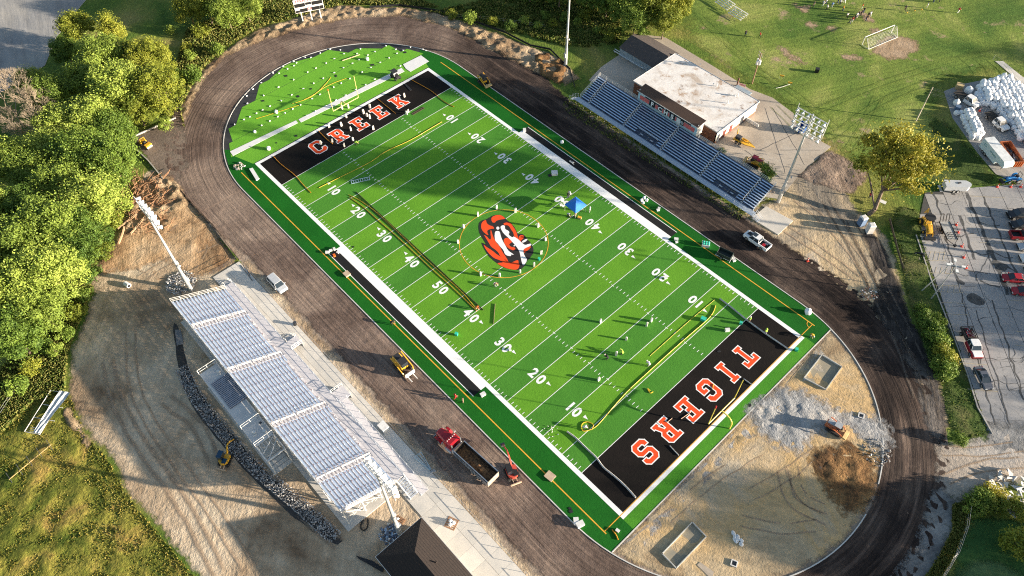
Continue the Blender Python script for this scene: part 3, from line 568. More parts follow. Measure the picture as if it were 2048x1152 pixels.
# corner arc
ca = MB()
for i in range(8):
    a0, a1 = math.radians(90 + 0 + i * 11.25) + math.pi / 2, math.radians(90 + (i + 1) * 11.25) + math.pi / 2
    c = Vector((55.0, 28.8)); ca.add([(c.x + r * math.cos(a), c.y + r * math.sin(a), .027) for a, r in ((a0, .95), (a0, 1.07), (a1, 1.07), (a1, .95))], [(0, 1, 2, 3)])
ca.build('corner_arc', T_Y, field)
# yard lines and ticks
for i in range(-10, 11): sheet('yard_line', i * 5 * YD - .055, i * 5 * YD + .055, -HW, HW, .018, T_W)
tk = {}
def tick(nm, x, y, along_x):
    if along_x not in tk:
        a, b = (.30, .055) if along_x else (.055, .31)
        tk[along_x] = MB().add([(-a, -b, 0), (a, -b, 0), (a, b, 0), (-a, b, 0)], [(0, 1, 2, 3)]).data('tick', T_W)
    link(nm, tk[along_x], field, loc=(x, y, .019))
for s_ in (-1, 1):
    for i in range(-49, 50):
        if i % 5 == 0: tick('hash_mark', i * YD, s_ * 8.13, True) if i else None; continue
        tick('yard_tick', i * YD, s_ * (HW - .45), False)
    hs = MB()
    for i in range(-49, 50):
        if i % 5: hs.add([(i * YD - .055, s_ * 8.43 - .31, .019), (i * YD + .055, s_ * 8.43 - .31, .019), (i * YD + .055, s_ * 8.43 + .31, .019), (i * YD - .055, s_ * 8.43 + .31, .019)], [(0, 1, 2, 3)])
    hs.build('hash_row', T_W, field)['kind'] = 'stuff'
# numerals
def numeral(ch, cx, cy, flip):
    M = Matrix.Translation((cx, cy, .0235)) @ Matrix.Rotation(math.pi if flip else 0, 4, 'Z')
    text_on('numeral', ch, 2.75, M, T_W, field, bold=.10, sx=.92, sy=1.02)
for yd in (-40, -30, -20, -10, 0, 10, 20, 30, 40):
    val = str(50 - abs(yd)); X = yd * YD
    for s_ in (-1, 1):
        cy = s_ * 17.05
        l_, r_ = (val[0], val[1]) if s_ < 0 else (val[1], val[0])
        g_ = .80 if '1' in val else .96; numeral(l_, X - g_, cy, s_ > 0); numeral(r_, X + g_, cy, s_ > 0)
        if yd:
            d = 1 if yd > 0 else -1; ax = X + d * 2.15; ay = s_ * 16.55
            tri = [(ax, ay - .32), (ax + d * .95, ay), (ax, ay + .32)]
            MB().add([(a, b, .0235) for a, b in (tri if d > 0 else tri[::-1])], [(0, 1, 2)]).build('arrow', T_W, field)
# end zone words
L = {
 'C': ([(2,0),(8,0),(10,2),(10,5),(7,5),(7,4),(6.2,3),(3.8,3),(3,4),(3,10),(3.8,11),(6.2,11),(7,10),(7,9),(10,9),(10,12),(8,14),(2,14),(0,12),(0,2)], None, 10),
 'E': ([(0,0),(10,0),(10,4.7),(7.4,4.7),(7.4,2.6),(4.8,2.6),(4.8,5.7),(6.9,5.7),(6.9,8.3),(4.8,8.3),(4.8,11.4),(7.4,11.4),(7.4,9.3),(10,9.3),(10,14),(0,14),(0,11.4),(1.5,11.4),(1.5,2.6),(0,2.6)], None, 10),
 'R': ([(0,0),(5.4,0),(5.4,2.4),(4.8,2.4),(4.8,5.2),(5.6,5.2),(6.9,2.4),(6.4,2.4),(6.4,0),(10.8,0),(10.8,2.4),(9.9,2.4),(8.5,5.7),(10,7.2),(10,12.2),(8.2,14),(0,14),(0,11.4),(1.5,11.4),(1.5,2.4),(0,2.4)], [(4.8,7.9),(4.8,11.3),(6.5,11.3),(6.9,10.9),(6.9,8.3),(6.5,7.9)], 10.8),
 'K': ([(0,0),(5.2,0),(5.2,2.5),(4.6,2.5),(4.6,4.6),(5.5,5.6),(7,2.5),(6.4,2.5),(6.4,0),(11,0),(11,2.5),(10.2,2.5),(7.6,7.8),(9.7,11.5),(10.8,11.5),(10.8,14),(6.2,14),(6.2,11.5),(6.9,11.5),(4.6,8.4),(4.6,11.5),(5.2,11.5),(5.2,14),(0,14),(0,11.5),(1.4,11.5),(1.4,2.5),(0,2.5)], None, 11),
 'T': ([(2.8,0),(8.2,0),(8.2,2.6),(7,2.6),(7,11.2),(8.5,11.2),(8.5,9.2),(11,9.2),(11,14),(0,14),(0,9.2),(2.5,9.2),(2.5,11.2),(4,11.2),(4,2.6),(2.8,2.6)], None, 11),
 'I': ([(0,0),(6,0),(6,2.6),(4.6,2.6),(4.6,11.4),(6,11.4),(6,14),(0,14),(0,11.4),(1.4,11.4),(1.4,2.6),(0,2.6)], None, 6),
 'G': ([(2,0),(8,0),(10,2),(10,7.4),(5.4,7.4),(5.4,4.9),(7,4.9),(7,3.8),(6.2,3),(3.8,3),(3,4),(3,10),(3.8,11),(6.2,11),(7,10),(7,9.2),(10,9.2),(10,12),(8,14),(2,14),(0,12),(0,2)], None, 10),
 'S': ([(0,2),(2,0),(8,0),(10,2),(10,6.4),(8,8.4),(3.6,8.4),(3,9),(3,10.4),(3.6,11),(6.4,11),(7,10.4),(7,9.5),(10,9.5),(10,12),(8,14),(2,14),(0,12),(0,7.6),(2,5.6),(6.4,5.6),(7,5),(7,3.6),(6.4,3),(3.6,3),(3,3.6),(3,4.6),(0,4.6)], None, 10)}
def block(ch, f, parent=field, fill=T_O, edge=T_W, z=.013, name='letter'):
    o, h, w = L[ch]; loops = [[f(*p) for p in o]] + ([[f(*p) for p in h]] if h else [])
    ft_ = MB().flat(loops, z).build(name, fill, parent)
    e = MB(); k = 0
    for lp in loops:
        for a, b in zip(lp, lp[1:] + lp[:1]):
            a, b = Vector(a), Vector(b); d = (b - a).normalized() * .10; nn = Vector((-d.y, d.x)).normalized() * .095; zz = z + .002 + .00012 * k; k += 1
            e.add([(*(a - d - nn), zz), (*(b + d - nn), zz), (*(b + d + nn), zz), (*(a - d + nn), zz)], [(0, 1, 2, 3)])
    e.build('outline', edge, ft_); return ft_
U = 4.42 / 14
ys = [-12.55, -6.35, -.05, 5.95, 11.95][:5]
for ch, cy in zip('CREEK', (-11.7, -6.0, -.1, 5.8, 11.65)):
    w = L[ch][2]; block(ch, lambda u, v, cy=cy, w=w: (-48.25 - v * U, cy + (u - w / 2) * U))
for ch, cy in zip('TIGERS', (13.9, 8.75, 3.45, -2.2, -8.1, -13.8)):
    w = L[ch][2]; block(ch, lambda u, v, cy=cy, w=w: (48.2 + v * U, cy - (u - w / 2) * U))
# midfield emblem : ring and tiger eye
rm = MB(); N_ = 96
for i in range(N_):
    a0, a1 = 2 * math.pi * i / N_, 2 * math.pi * (i + 1) / N_
    rm.add([(r * math.cos(a), r * math.sin(a), .0245) for r, a in ((9.09, a0), (9.22, a0), (9.22, a1), (9.09, a1))], [(0, 1, 2, 3)])
rm.build('centre_circle', T_Y, field)
def T(pts, z, m, nm, sub=1):
    P_ = [G(900 + x / 6.062, 380 + y / 6.062).xy for x, y in pts]
    if sum(P_[i].x * P_[(i + 1) % len(P_)].y - P_[(i + 1) % len(P_)].x * P_[i].y for i in range(len(P_))) < 0: P_ = P_[::-1]
    MB().flat([[tuple(p) for p in chaikin(P_, sub)]], z).build(nm, m, field)
T([(345,430),(352,395),(400,362),(440,358),(500,318),(560,300),(610,300),(655,325),(690,365),(735,395),(775,440),(805,495),(820,532),(860,528),(905,548),(930,590),(972,630),(1002,680),(1014,722),(1010,765),(985,802),(960,838),(935,858),(910,915),(880,945),(850,968),(800,972),(700,957),(620,928),(565,885),(520,852),(465,800),(415,720),(385,660),(382,636),(400,642),(440,665),(410,610),(375,560),(348,500)], .0250, mat('logo_black', (.02, .018, .018), rough=.8), 'emblem_ground')
for pts in ([(505,330),(560,303),(610,303),(650,325),(672,352),(610,358),(560,375),(545,398),(515,395),(500,365)],
            [(437,362),(400,378),(376,420),(380,475),(420,525),(470,555),(452,515),(450,490),(500,470),(540,470),(520,440),(480,430),(450,410),(440,385)],
            [(408,540),(450,565),(475,600),(500,600),(490,520),(495,470),(520,560),(560,640),(600,680),(640,760),(670,800),(700,850),(710,880),(690,872),(640,820),(605,800),(590,760),(545,720),(500,690),(470,640),(440,590)],
            [(400,655),(440,690),(520,740),(570,785),(640,820),(705,875),(740,885),(800,855),(830,850),(830,890),(845,905),(830,955),(790,970),(700,955),(640,930),(590,905),(570,885),(655,880),(600,850),(540,830),(490,790),(440,730)],
            [(645,405),(690,392),(730,395),(770,450),(800,500),(815,540),(830,600),(880,640),(850,640),(810,590),(775,560),(770,520),(740,480),(720,440),(690,425),(660,430)],
            [(650,600),(680,578),(720,590),(760,622),(742,640),(712,660),(735,690),(780,695),(797,715),(770,735),(720,715),(680,680),(655,640)],
            [(830,570),(860,545),(900,555),(890,590),(860,610),(850,640),(835,610)],
            [(890,722),(930,692),(988,680),(960,720),(920,745),(905,765),(890,745)]): T(pts, .0265, T_O, 'emblem_patch')
for pts in ([(560,463),(566,449),(580,443),(594,449),(600,463),(594,477),(580,483),(566,477)],
            [(545,505),(575,495),(605,505),(615,560),(640,620),(670,670),(700,730),(740,760),(778,785),(750,785),(735,780),(745,803),(700,800),(665,780),(650,730),(610,690),(580,650),(550,620),(540,570)],
            [(612,440),(650,425),(668,440),(665,475),(710,495),(722,520),(705,540),(760,580),(770,560),(830,600),(870,640),(910,670),(950,655),(985,650),(985,675),(900,710),(885,740),(905,800),(940,850),(890,925),(870,880),(855,800),(840,740),(800,680),(720,590),(650,530),(615,470)],
            [(870,640),(880,615),(935,590),(940,605),(905,635)], [(763,680),(793,662),(785,686)]): T(pts, .0280, T_W, 'emblem_stripe')
# white edge kerb round the oval (the turf anchor)
kr = MB(); NT = 260
ks = [(t, p) for t in [4 * i / NT for i in range(NT + 1)] for p in [oval(t, 1)]]
for i in range(NT):
    t0, t1 = 4 * i / NT, 4 * (i + 1) / NT
    if 1.535 < t0 < 1.60: continue
    a, b, c, d = oval(t0, 31.33), oval(t0, 31.50), oval(t1, 31.50), oval(t1, 31.33)
    kr.add([(a.x, a.y, .05), (b.x, b.y, .05), (c.x, c.y, .05), (d.x, d.y, .05), (a.x, a.y, -.2), (b.x, b.y, -.2), (c.x, c.y, -.2), (d.x, d.y, -.2)], [(0, 1, 2, 3), (1, 5, 6, 2), (4, 0, 3, 7)])
tag(kr.build('track_kerb', mat('kerb_pale', (.62, .61, .58), (.5, .49, .46), scale=.5, rough=.9)), kind='structure')
tag(MB().box(57.88, 58.05, -30.3, 30.3, -.3, .045).build('field_edging', mat('kerb_pale', (.62, .61, .58))), kind='structure')
# ================================================================ STANDS AND BUILDINGS
M_AL = mat('aluminium', (.64, .67, .71), (.56, .60, .66), scale=.6, rough=.45, metal=.3)
M_AL2 = mat('aluminium_seat', (.58, .70, .86), (.50, .62, .80), scale=.8, rough=.38, metal=.25)
M_ALD = mat('deck_plank', (.60, .58, .60), (.52, .51, .54), scale=.7, rough=.65, metal=.0)
M_WST = mat('white_steel', (.76, .75, .72), (.66, .65, .63), scale=2, rough=.5, metal=.1)
M_GALV = mat('galvanised', (.50, .51, .52), (.40, .41, .42), scale=2, rough=.5, metal=.5)
M_DK = mat('dark_steel', (.05, .055, .065), rough=.6)
M_RED = mat('seat_number', (.45, .12, .08), rough=.8)
def rail(mb, pts, h=1.05, rails=3, step=1.8, r=.025, m=0):
    """guard rail following pts (walking surface), posts every step"""
    for a, b in zip(pts, pts[1:]):
        a = Vector(a); b = Vector(b); L_ = (b - a).length; k = max(1, round(L_ / step))
        for i in range(k + 1): p = a.lerp(b, i / k); mb.tube(p, p + Vector((0, 0, h)), r, n=4, m=m)
        for j in range(rails):
            z_ = Vector((0, 0, h * (1 - j / rails))); mb.tube(a + z_, b + z_, r * .9, n=4, m=m)
hs_ = thing('home_bleachers', 'long new aluminium grandstand on the near side with striped rows and handrail aisles', 'grandstand', (0, -53, 0))
NR, D_, R_ = 16, .61, .30; YF, ZF = -48.15, 1.38; X0, X1 = -27.4, 26.5
AI = [-19.8, -7.3, 6.8, 19.8]; secs = []
e = [X0] + [v for a in AI for v in (a - .62, a + .62)] + [X1]
secs = [(e[i], e[i + 1]) for i in range(0, len(e), 2)]
for k in range(NR):
    y1 = YF - k * D_; y0 = y1 - D_; z = ZF + k * R_
    MB().box(X0, X1, y0 + .02, y1, z - .04, z).build('footboard', M_ALD, hs_, world=True)
    MB().box(X0, X1, y1 - .005, y1 + .012, z - R_ + .03, z - .05).build('riser', M_ALD, hs_, world=True)
    for si, (a, b) in enumerate(secs):
        if k == 0 and si in (1, 2, 3): b = a + 1.5
        ym = y0 + .20
        MB().box(a, b, ym - .135, ym + .135, z + .40, z + .44).build('seat_plank', M_AL2, hs_, world=True)
br = MB(); nm = MB()
for k in range(NR):
    z = ZF + k * R_; ym = YF - (k + 1) * D_ + .20
    for a, b in secs:
        x = a + .4
        while x < b: br.box(x, x + .05, ym - .05, ym + .1, z, z + .40); x += 1.83
        x = a + .3
        while x < b: nm.box(x, x + .12, ym - .14, ym - .04, z + .441, z + .445); x += 1.83
br.build('seat_bracket', M_GALV, hs_, world=True)['kind'] = 'stuff'; nm.build('seat_number', M_RED, hs_, world=True)['kind'] = 'stuff'
for a in AI:
    st = MB(); hr = MB()
    for k in range(NR):
        z = ZF + k * R_; y1 = YF - k * D_
        st.box(a - .55, a + .55, y1 - D_ * .55, y1 + .02, z + .02, z + R_ * .5)
        st.box(a - .55, a + .55, y1 + .01, y1 + .022, z, z + R_ * .5, 1)  # dark riser face painted in for the shadow of each step
    st.build('aisle_step', [M_ALD, M_DK], hs_, world=True)
    for s0, s1 in ((.4, 4.2), (4.8, 8.6), (9.2, 13.0), (13.5, 15.6)):
        P_ = []
        for k in (s0, (s0 + s1) / 2, s1): P_.append(Vector((a, YF - k * D_, ZF + k * R_)))
        for p in P_: hr.tube(p, p + Vector((0, 0, .95)), .035, n=4)
        for hh in (.95, .6): hr.tube(P_[0] + Vector((0, 0, hh)), P_[-1] + Vector((0, 0, hh)), .04, n=4)
    hr.build('aisle_rail', M_WST, hs_, world=True)
# front walkway
x = -28.3
while x < 26.4:
    MB().box(x + .01, min(x + 2.27, 26.5), YF + .03, -46.5, ZF - .10, ZF).build('deck_panel', M_ALD, hs_, world=True); x += 2.28
MB().box(-28.3, 26.5, -46.5, -46.46, ZF - .32, ZF + .02).build('fascia', M_AL, hs_, world=True)
r_ = MB(); rail(r_, [(-28.3, -46.5, ZF), (-10.4, -46.5, ZF)]); rail(r_, [(-6.8, -46.5, ZF), (5.6, -46.5, ZF)]); rail(r_, [(7.6, -46.5, ZF), (26.5, -46.5, ZF)]); r_.build('front_rail', M_AL, hs_, world=True)
YT, ZT = YF - NR * D_, ZF + NR * R_
r_ = MB(); rail(r_, [(X0, YT, ZT - .2), (X1, YT, ZT - .2)], 1.2, 3)
r_.box(X0, X1, YT - .06, YT - .02, ZT - .35, ZT + .02); r_.build('back_rail', M_WST, hs_, world=True)
for xe in (X0 - .05, X1 + .05):
    r_ = MB(); rail(r_, [(xe, YF, ZF), (xe, YT, ZT)], 1.2, 3, 1.7, .03); r_.build('end_rail', M_WST, hs_, world=True)
fr = MB()
for i in range(11):
    x = X0 + .1 + (X1 - X0 - .2) * i / 10
    for y in (-48.4, -51.2, -54.4, -57.7):
        zt = ZF + (YF - y) / D_ * R_ - .25; fr.obox((x, y, zt / 2), (.16, .16, zt))
    fr.tube((x, -48.2, ZF - .15), (x, -57.8, ZT - .5), .09, n=4)
    fr.tube((x, -54.4, .3), (x, -57.7, 5.6), .05, n=4); fr.tube((x, -57.7, .3), (x, -54.4, 4.0), .05, n=4); fr.tube((x, -51.2, .3), (x, -54.4, 4.0), .05, n=4)
    if i < 10:
        x2 = X0 + .1 + (X1 - X0 - .2) * (i + 1) / 10
        if i % 2 == 0: fr.tube((x, -57.7, .3), (x2, -57.7, 5.8), .045, n=4); fr.tube((x2, -57.7, .3), (x, -57.7, 5.8), .045, n=4)
for y, zt in ((-57.7, ZT - .5), (-54.4, 4.1), (-51.2, 2.6)): fr.tube((X0, y, zt), (X1, y, zt), .08, n=4)
for k in range(26): # loose lattice bracing seen at the open end
    y = -49 - k * .34; z = .5 + (YF - y) / D_ * R_ * .82; fr.tube((26.3, y, z * .5), (26.35 + .3 * (k % 3), y - .9 + .5 * (k % 2), z), .03, n=4)
fr.build('frame', M_WST, hs_, world=True)
MB().box(-27.6, 27.3, -58.5, -48.05, -.1, .10).build('footing_slab', m_conc, hs_, world=True)
# end steps and ramps of the home stand
def steps(n, x0, dx, y0, y1, z0, z1, rails_=True, nm_='steps', m=None):
    s_ = MB()
    for i in range(n):
        z = z0 + (z1 - z0) * (i + 1) / (n + 1); x = x0 + dx * i; s_.box(min(x, x + dx * .8), max(x, x + dx * .8), y0, y1, z - .04, z)
    for y in (y0, y1): s_.tube((x0, y, z0 - .12), (x0 + dx * n, y, z1 - .05), .06, n=4)
    s_.build(nm_, m or M_AL, hs_, world=True)
    if rails_:
        q_ = MB()
        for y in (y0, y1): rail(q_, [(x0, y, z0), (x0 + dx * n, y, z1)], 1.0, 2, 1.2, .035)
        q_.build(nm_ + '_rail', M_WST, hs_, world=True)
steps(8, 26.6, .42, -48.0, -46.5, ZF, .06)
steps(6, -28.4, -.32, -48.0, -46.6, ZF, .06, m=M_GALV)
steps(6, -9.0, -.30, -46.3, -44.6, ZF, .06, m=M_GALV)
def ramp(x0, x1, y0, y1, z0, z1, nm_='ramp'):
    MB().prismy([(x0, z0), (x1, z1), (x1, z1 - .1), (x0, z0 - .12)][::-1], y0, y1).build(nm_, M_ALD, hs_, world=True)
    q_ = MB(); rail(q_, [(x0, y1, z0), (x1, y1, z1)], 1.0, 2, 1.8, .03); 
    if abs(x1 - x0) > 6: rail(q_, [(x0, y0, z0), (x1, y0, z1)], 1.0, 2, 1.8, .03)
    q_.box(x0, x1, y1 - .01, y1 + .01, 0.0, min(z0, z1) * .9 + .02) if abs(x1 - x0) < 6 else None
    q_.build(nm_ + '_rail', M_AL, hs_, world=True)
ramp(-9.0, -6.9, -46.42, -44.3, ZF, ZF - .01, 'landing'); 
q_ = MB(); rail(q_, [(-6.9, -46.4, ZF), (-6.9, -44.3, ZF)], 1.0, 2, .7, .045); q_.build('landing_gate', M_WST, hs_, world=True)
ramp(5.6, 8.2, -46.42, -44.1, ZF, ZF - .01, 'landing'); ramp(8.2, 30.6, -46.30, -44.9, ZF - .02, .10)
q_ = MB(); rail(q_, [(5.6, -46.4, ZF), (5.6, -44.1, ZF)], 1.0, 2, .7, .045); q_.build('landing_gate', M_WST, hs_, world=True)
# unfinished press box deck behind the home stand
pb = thing('press_box_deck', 'unfinished white press box platform with a grey ribbed panel behind the near grandstand', 'platform', (-2, -60, 0))
ZP = 5.0
for i in range(8): MB().box(-11.0 + i * 2.32, -8.70 + i * 2.32, -61.75, -58.25, ZP - .12, ZP).build('floor_panel', mat('deck_white', (.60, .59, .57), (.52, .51, .50), scale=.6, rough=.6), pb, world=True)
c = [G(421.9, 766.4, 5.15), G(460, 740.6, 5.15), G(500.8, 789, 5.15), G(460, 818, 5.15)]
xa, xb, ya, yb = (c[0].x + c[1].x) / 2, (c[2].x + c[3].x) / 2, (c[0].y + c[3].y) / 2, (c[1].y + c[2].y) / 2
rb = MB(); rb.box(xa, xb, ya, yb, ZP + .02, ZP + .08)
for i in range(19): x = xa + (xb - xa) * (i + .5) / 19; rb.box(x - .10, x + .10, ya, yb, ZP + .085, ZP + .17, 1)
rb.build('ribbed_panel', [mat('rib_dark', (.10, .115, .16), rough=.5, metal=.2), mat('rib_light', (.40, .41, .46), rough=.5, metal=.3)], pb, world=True)
for x in (-11, 3.3, 7.5): q_ = MB(); rail(q_, [(x, -58.3, ZP), (x, -61.75, ZP)], 1.3, 2, 1.6, .05); q_.build('rail', M_WST, pb, world=True)
q_ = MB()
for x in (-10.8, -6, -1.2, 3.3, 7.5, 11.0):
    for y in (-61.6, -58.5): q_.obox((x, y, 2.4), (.2, .2, 4.8))
for y in (-61.7, -58.4): q_.obox((9.2, y, ZP - .1), (3.7, .14, .2))
q_.obox((11.05, -60.05, ZP - .1), (.14, 3.4, .2))
for i in range(5): q_.tube((7.7, -61.2 + i * .6, 4.9), (7.7 + .9 + .3 * (i % 2), -61.2 + i * .6, 4.4), .05, n=4)
q_.tube((7.6, -58.5, 4.8), (9.4, -61.6, 4.8), .07, n=4); q_.tube((8.6, -58.5, 4.8), (11, -61.6, 4.8), .07, n=4)
q_.build('frame', M_WST, pb, world=True)
q_ = MB(); q_.box(-11.2, 11.2, -61.9, -58.6, -.1, .10)
for i in range(4): q_.box(7.8 + i * .85, 7.84 + i * .85, -61.7, -58.6, .101, .12, 1)
q_.build('slab', [m_conc, M_DK], pb, world=True)
q_ = MB()
for (x, y) in ((-9.2, -59.0), (2.6, -58.9), (5.2, -60.6), (6.2, -59.2)):
    q_.obox((x, y, ZP + .2), (.5, .35, .4), .5); q_.obox((x + .5, y - .2, ZP + .1), (.6, .1, .2), 1.2)
q_.obox((4.6, -58.9, ZP + .5), (.4, .4, .05), .3, 1)
tag(q_.build('offcuts', [M_WST, M_DK]), 'small white sheet metal offcuts lying on the unfinished press box platform', 'offcuts', kind='stuff')

# ---- visitors' stand
vs_ = thing('visitor_bleachers', 'older blue-grey bench grandstand in front of the clubhouse on the far side', 'grandstand', (5, 46, 0))
M_VS = mat('bench_alu', (.60, .74, .92), (.50, .63, .82), scale=.7, rough=.38, metal=.45); M_VF = mat('foot_alu_shade', (.10, .125, .18), (.07, .09, .14), scale=.6, rough=.6, metal=.3)  # dark navy of footboards and risers stands in for shade beneath the benches
VX0, VX1, VY, VZ, VD, VR, VN = -20.4, 30.1, 43.75, .95, .545, .262, 11
VA = [-17.7, -6.6, 4.6, 15.9, 27.0]; e = [VX0] + [v for a in VA for v in (a - .25, a + .25)] + [VX1]
vsec = [(e[i], e[i + 1]) for i in range(0, len(e), 2)]
gaps = [(-3.2, 3.0), (19.3, 25.4)]
for k in range(VN):
    y0 = VY + k * VD; z = VZ + k * VR
    MB().box(VX0, VX1, y0 - .02, y0 + VD - .03, z - .04, z).build('footboard', M_VF, vs_, world=True); MB().box(VX0, VX1, y0 + VD - .04, y0 + VD - .028, z + .001, z + VR - .045).build('riser', M_VF, vs_, world=True)
    for a, b in vsec:
        pcs = [(a, b)]
        if k < 2:
            for g0, g1 in gaps:
                pcs = [q for p, r in pcs for q in ([(p, min(r, g0)), (max(p, g1), r)] if p < g1 and r > g0 else [(p, r)]) if q[1] - q[0] > .3]
        for p, r in pcs: MB().box(p, r, y0 + .22, y0 + .50, z + .37, z + .41).build('seat_plank', M_VS, vs_, world=True)
MB().box(-21.0, 30.9, 42.3, VY - .02, VZ - .08, VZ).build('walkway_deck', mat('deck_blue', (.46, .53, .62), (.40, .47, .56), scale=.5, rough=.5, metal=.4), vs_, world=True)
MB().box(-20.4, 30.1, VY + VN * VD, VY + VN * VD + .5, VZ + VN * VR - .06, VZ + VN * VR).build('top_deck', M_VF, vs_, world=True)
q_ = MB(); rail(q_, [(-20.9, 42.3, VZ), (30.8, 42.3, VZ)], 1.05, 2, 2.3, .03); q_.build('front_rail', M_AL, vs_, world=True)
VB = VY + VN * VD + .5; VT = VZ + VN * VR
q_ = MB(); rail(q_, [(-20.4, VB, VT - .1), (30.1, VB, VT - .1)], 1.1, 3, 2.0, .03); q_.build('back_rail', M_WST, vs_, world=True)
for x in (-20.45, 30.15):
    q_ = MB(); rail(q_, [(x, VY, VZ), (x, VB, VT)], 1.1, 3, 2.0, .035); q_.build('end_rail', M_WST, vs_, world=True)
for a in VA:
    q_ = MB()
    for s0, s1 in ((.8, 3.6), (4.2, 7.0), (7.6, 10.4)):
        P_ = [Vector((a, VY + k * VD, VZ + k * VR + .9)) for k in (s0, s1)]
        q_.tube(P_[0], P_[1], .055, n=4)
        for p in P_: q_.tube(p, p - Vector((0, 0, .9)), .03, n=4)
    for k in range(VN): q_.box(a - .22, a + .22, VY + k * VD + .02, VY + k * VD + .3, VZ + k * VR + .1, VZ + k * VR + .13)
    q_.build('aisle_rail', M_WST, vs_, world=True)
q_ = MB()
for g0, g1 in gaps:
    for z in (.5, .9): q_.tube((g0 + .2, VY + 2 * VD, VZ + 2 * VR + z), (g1 - .2, VY + 2 * VD, VZ + 2 * VR + z), .035, n=4)
    for x in (g0 + 1.4, g0 + 4.4): q_.box(x, x + .8, VY + .35, VY + .6, VZ + .38, VZ + .42)
q_.build('wheelchair_bay', M_AL, vs_, world=True)
q_ = MB(); nx = 23
for i in range(nx):
    x = VX0 + .2 + (VX1 - VX0 - .4) * i / (nx - 1)
    for k in (0, 4, 8, 11): y = VY + k * VD + .1; q_.tube((x, y, 0), (x, y, VZ + k * VR - .1), .04, n=4)
    q_.tube((x, 42.35, -.08), (x, 42.35, VZ - .05), .04, n=4); q_.tube((x, 42.35, VZ - .12), (x, VY, VZ - .1), .04, n=4)
    q_.tube((x, VY, VZ - .1), (x, VB, VT - .1), .05, n=4); q_.tube((x, VB - .4, .1), (x, VY + 4 * VD, 1.8), .03, n=4)
for k in (0, 4, 8, 11): q_.tube((VX0, VY + k * VD, VZ + k * VR - .12), (VX1, VY + k * VD, VZ + k * VR - .12), .04, n=4)
q_.build('frame', M_GALV, vs_, world=True)
q_ = MB()
for i in range(4): q_.box(-21.2 - i * .4, -20.95 - i * .4, 42.4, 43.6, VZ - .2 * (i + 1) - .04, VZ - .2 * (i + 1))
for y in (42.35, 43.65): rail(q_, [(-21.0, y, VZ), (-22.8, y, .05)], .95, 2, .9, .03)
for i in range(4): q_.box(30.95 + i * .4, 31.2 + i * .4, 42.4, 43.6, VZ - .2 * (i + 1) - .04, VZ - .2 * (i + 1))
for y in (42.35, 43.65): rail(q_, [(30.9, y, VZ), (32.6, y, .05)], .95, 2, .9, .03)
q_.build('steps', M_AL, vs_, world=True)

# ---- clubhouse
ch = thing('clubhouse', 'flat white-roofed brick clubhouse behind the far grandstand', 'building', (-1.3, 63, 0))
def brick_mat(name, c1, c2, mo):
    m = bpy.data.materials.new(name); m.use_nodes = True; n = m.node_tree.nodes; l = m.node_tree.links; b = n['Principled BSDF']; b.inputs['Roughness'].default_value = .9
    t = n.new('ShaderNodeTexBrick'); t.inputs['Color1'].default_value = (*c1, 1); t.inputs['Color2'].default_value = (*c2, 1); t.inputs['Mortar'].default_value = (*mo, 1)
    t.inputs['Scale'].default_value = 2.4; t.inputs['Brick Width'].default_value = .5; t.inputs['Row Height'].default_value = .2; t.inputs['Mortar Size'].default_value = .012
    g = n.new('ShaderNodeNewGeometry'); sx = n.new('ShaderNodeSeparateXYZ'); l.new(g.outputs['Position'], sx.inputs[0]); ad = n.new('ShaderNodeMath'); l.new(sx.outputs[0], ad.inputs[0]); l.new(sx.outputs[1], ad.inputs[1])
    cx = n.new('ShaderNodeCombineXYZ'); l.new(ad.outputs[0], cx.inputs[0]); l.new(sx.outputs[2], cx.inputs[1]); l.new(cx.outputs[0], t.inputs['Vector']); l.new(t.outputs[0], b.inputs['Base Color']); return m
M_BR = brick_mat('red_brick', (.30, .12, .06), (.22, .08, .045), (.25, .18, .13)); M_WBR = brick_mat('white_brick', (.66, .64, .60), (.60, .58, .54), (.52, .50, .47))
HX0, HX1, HY0, HY1, HZ = -13.7, 11.2, 55.3, 70.6, 3.35
MB().box(HX0, HX1 - .05, HY0, HY0 + .25, 0, HZ).build('wall', M_BR, ch, world=True); MB().box(HX0, HX0 + .25, HY0 + .26, HY1, 0, HZ).build('wall', M_BR, ch, world=True)
MB().box(HX0 + .26, HX1 - .05, HY1 - .25, HY1, 0, HZ).build('wall', M_BR, ch, world=True)
q_ = MB(); q_.box(HX1 - .30, HX1, HY0 + .0, HY1 + .02, .55, HZ); q_.box(HX1 - .30, HX1, HY0, HY1 + .02, 0, .54, 1); q_.build('wall', [M_WBR, M_BR], ch, world=True)
M_ROOF = gmat('white_membrane', [(.50, .42, .35), (.66, .62, .58), (.76, .73, .70), (.68, .63, .58)], .22, 2.2, .14, fade=False, bumps=((3, .01),), spots=[((.20, .13, .10), .34, .61), ((.42, .31, .23), .45, .575)], rough=.7)
q_ = MB(); q_.box(HX0 - .2, HX1 + .2, HY0 - .2, HY1 + .2, HZ + .005, HZ + .18); q_.build('roof', M_ROOF, ch, world=True)
q_ = MB()
for a, b, c_, d in ((HX0 - .24, HX1 + .24, HY0 - .26, HY0 - .18), (HX0 - .24, HX1 + .24, HY1 + .18, HY1 + .26), (HX0 - .26, HX0 - .18, HY0 - .17, HY1 + .17), (HX1 + .18, HX1 + .26, HY0 - .17, HY1 + .17)): q_.box(a, b, c_, d, HZ - .05, HZ + .24)
q_.build('roof_edge', mat('edge_metal', (.62, .60, .57), rough=.5), ch, world=True)
q_ = MB()
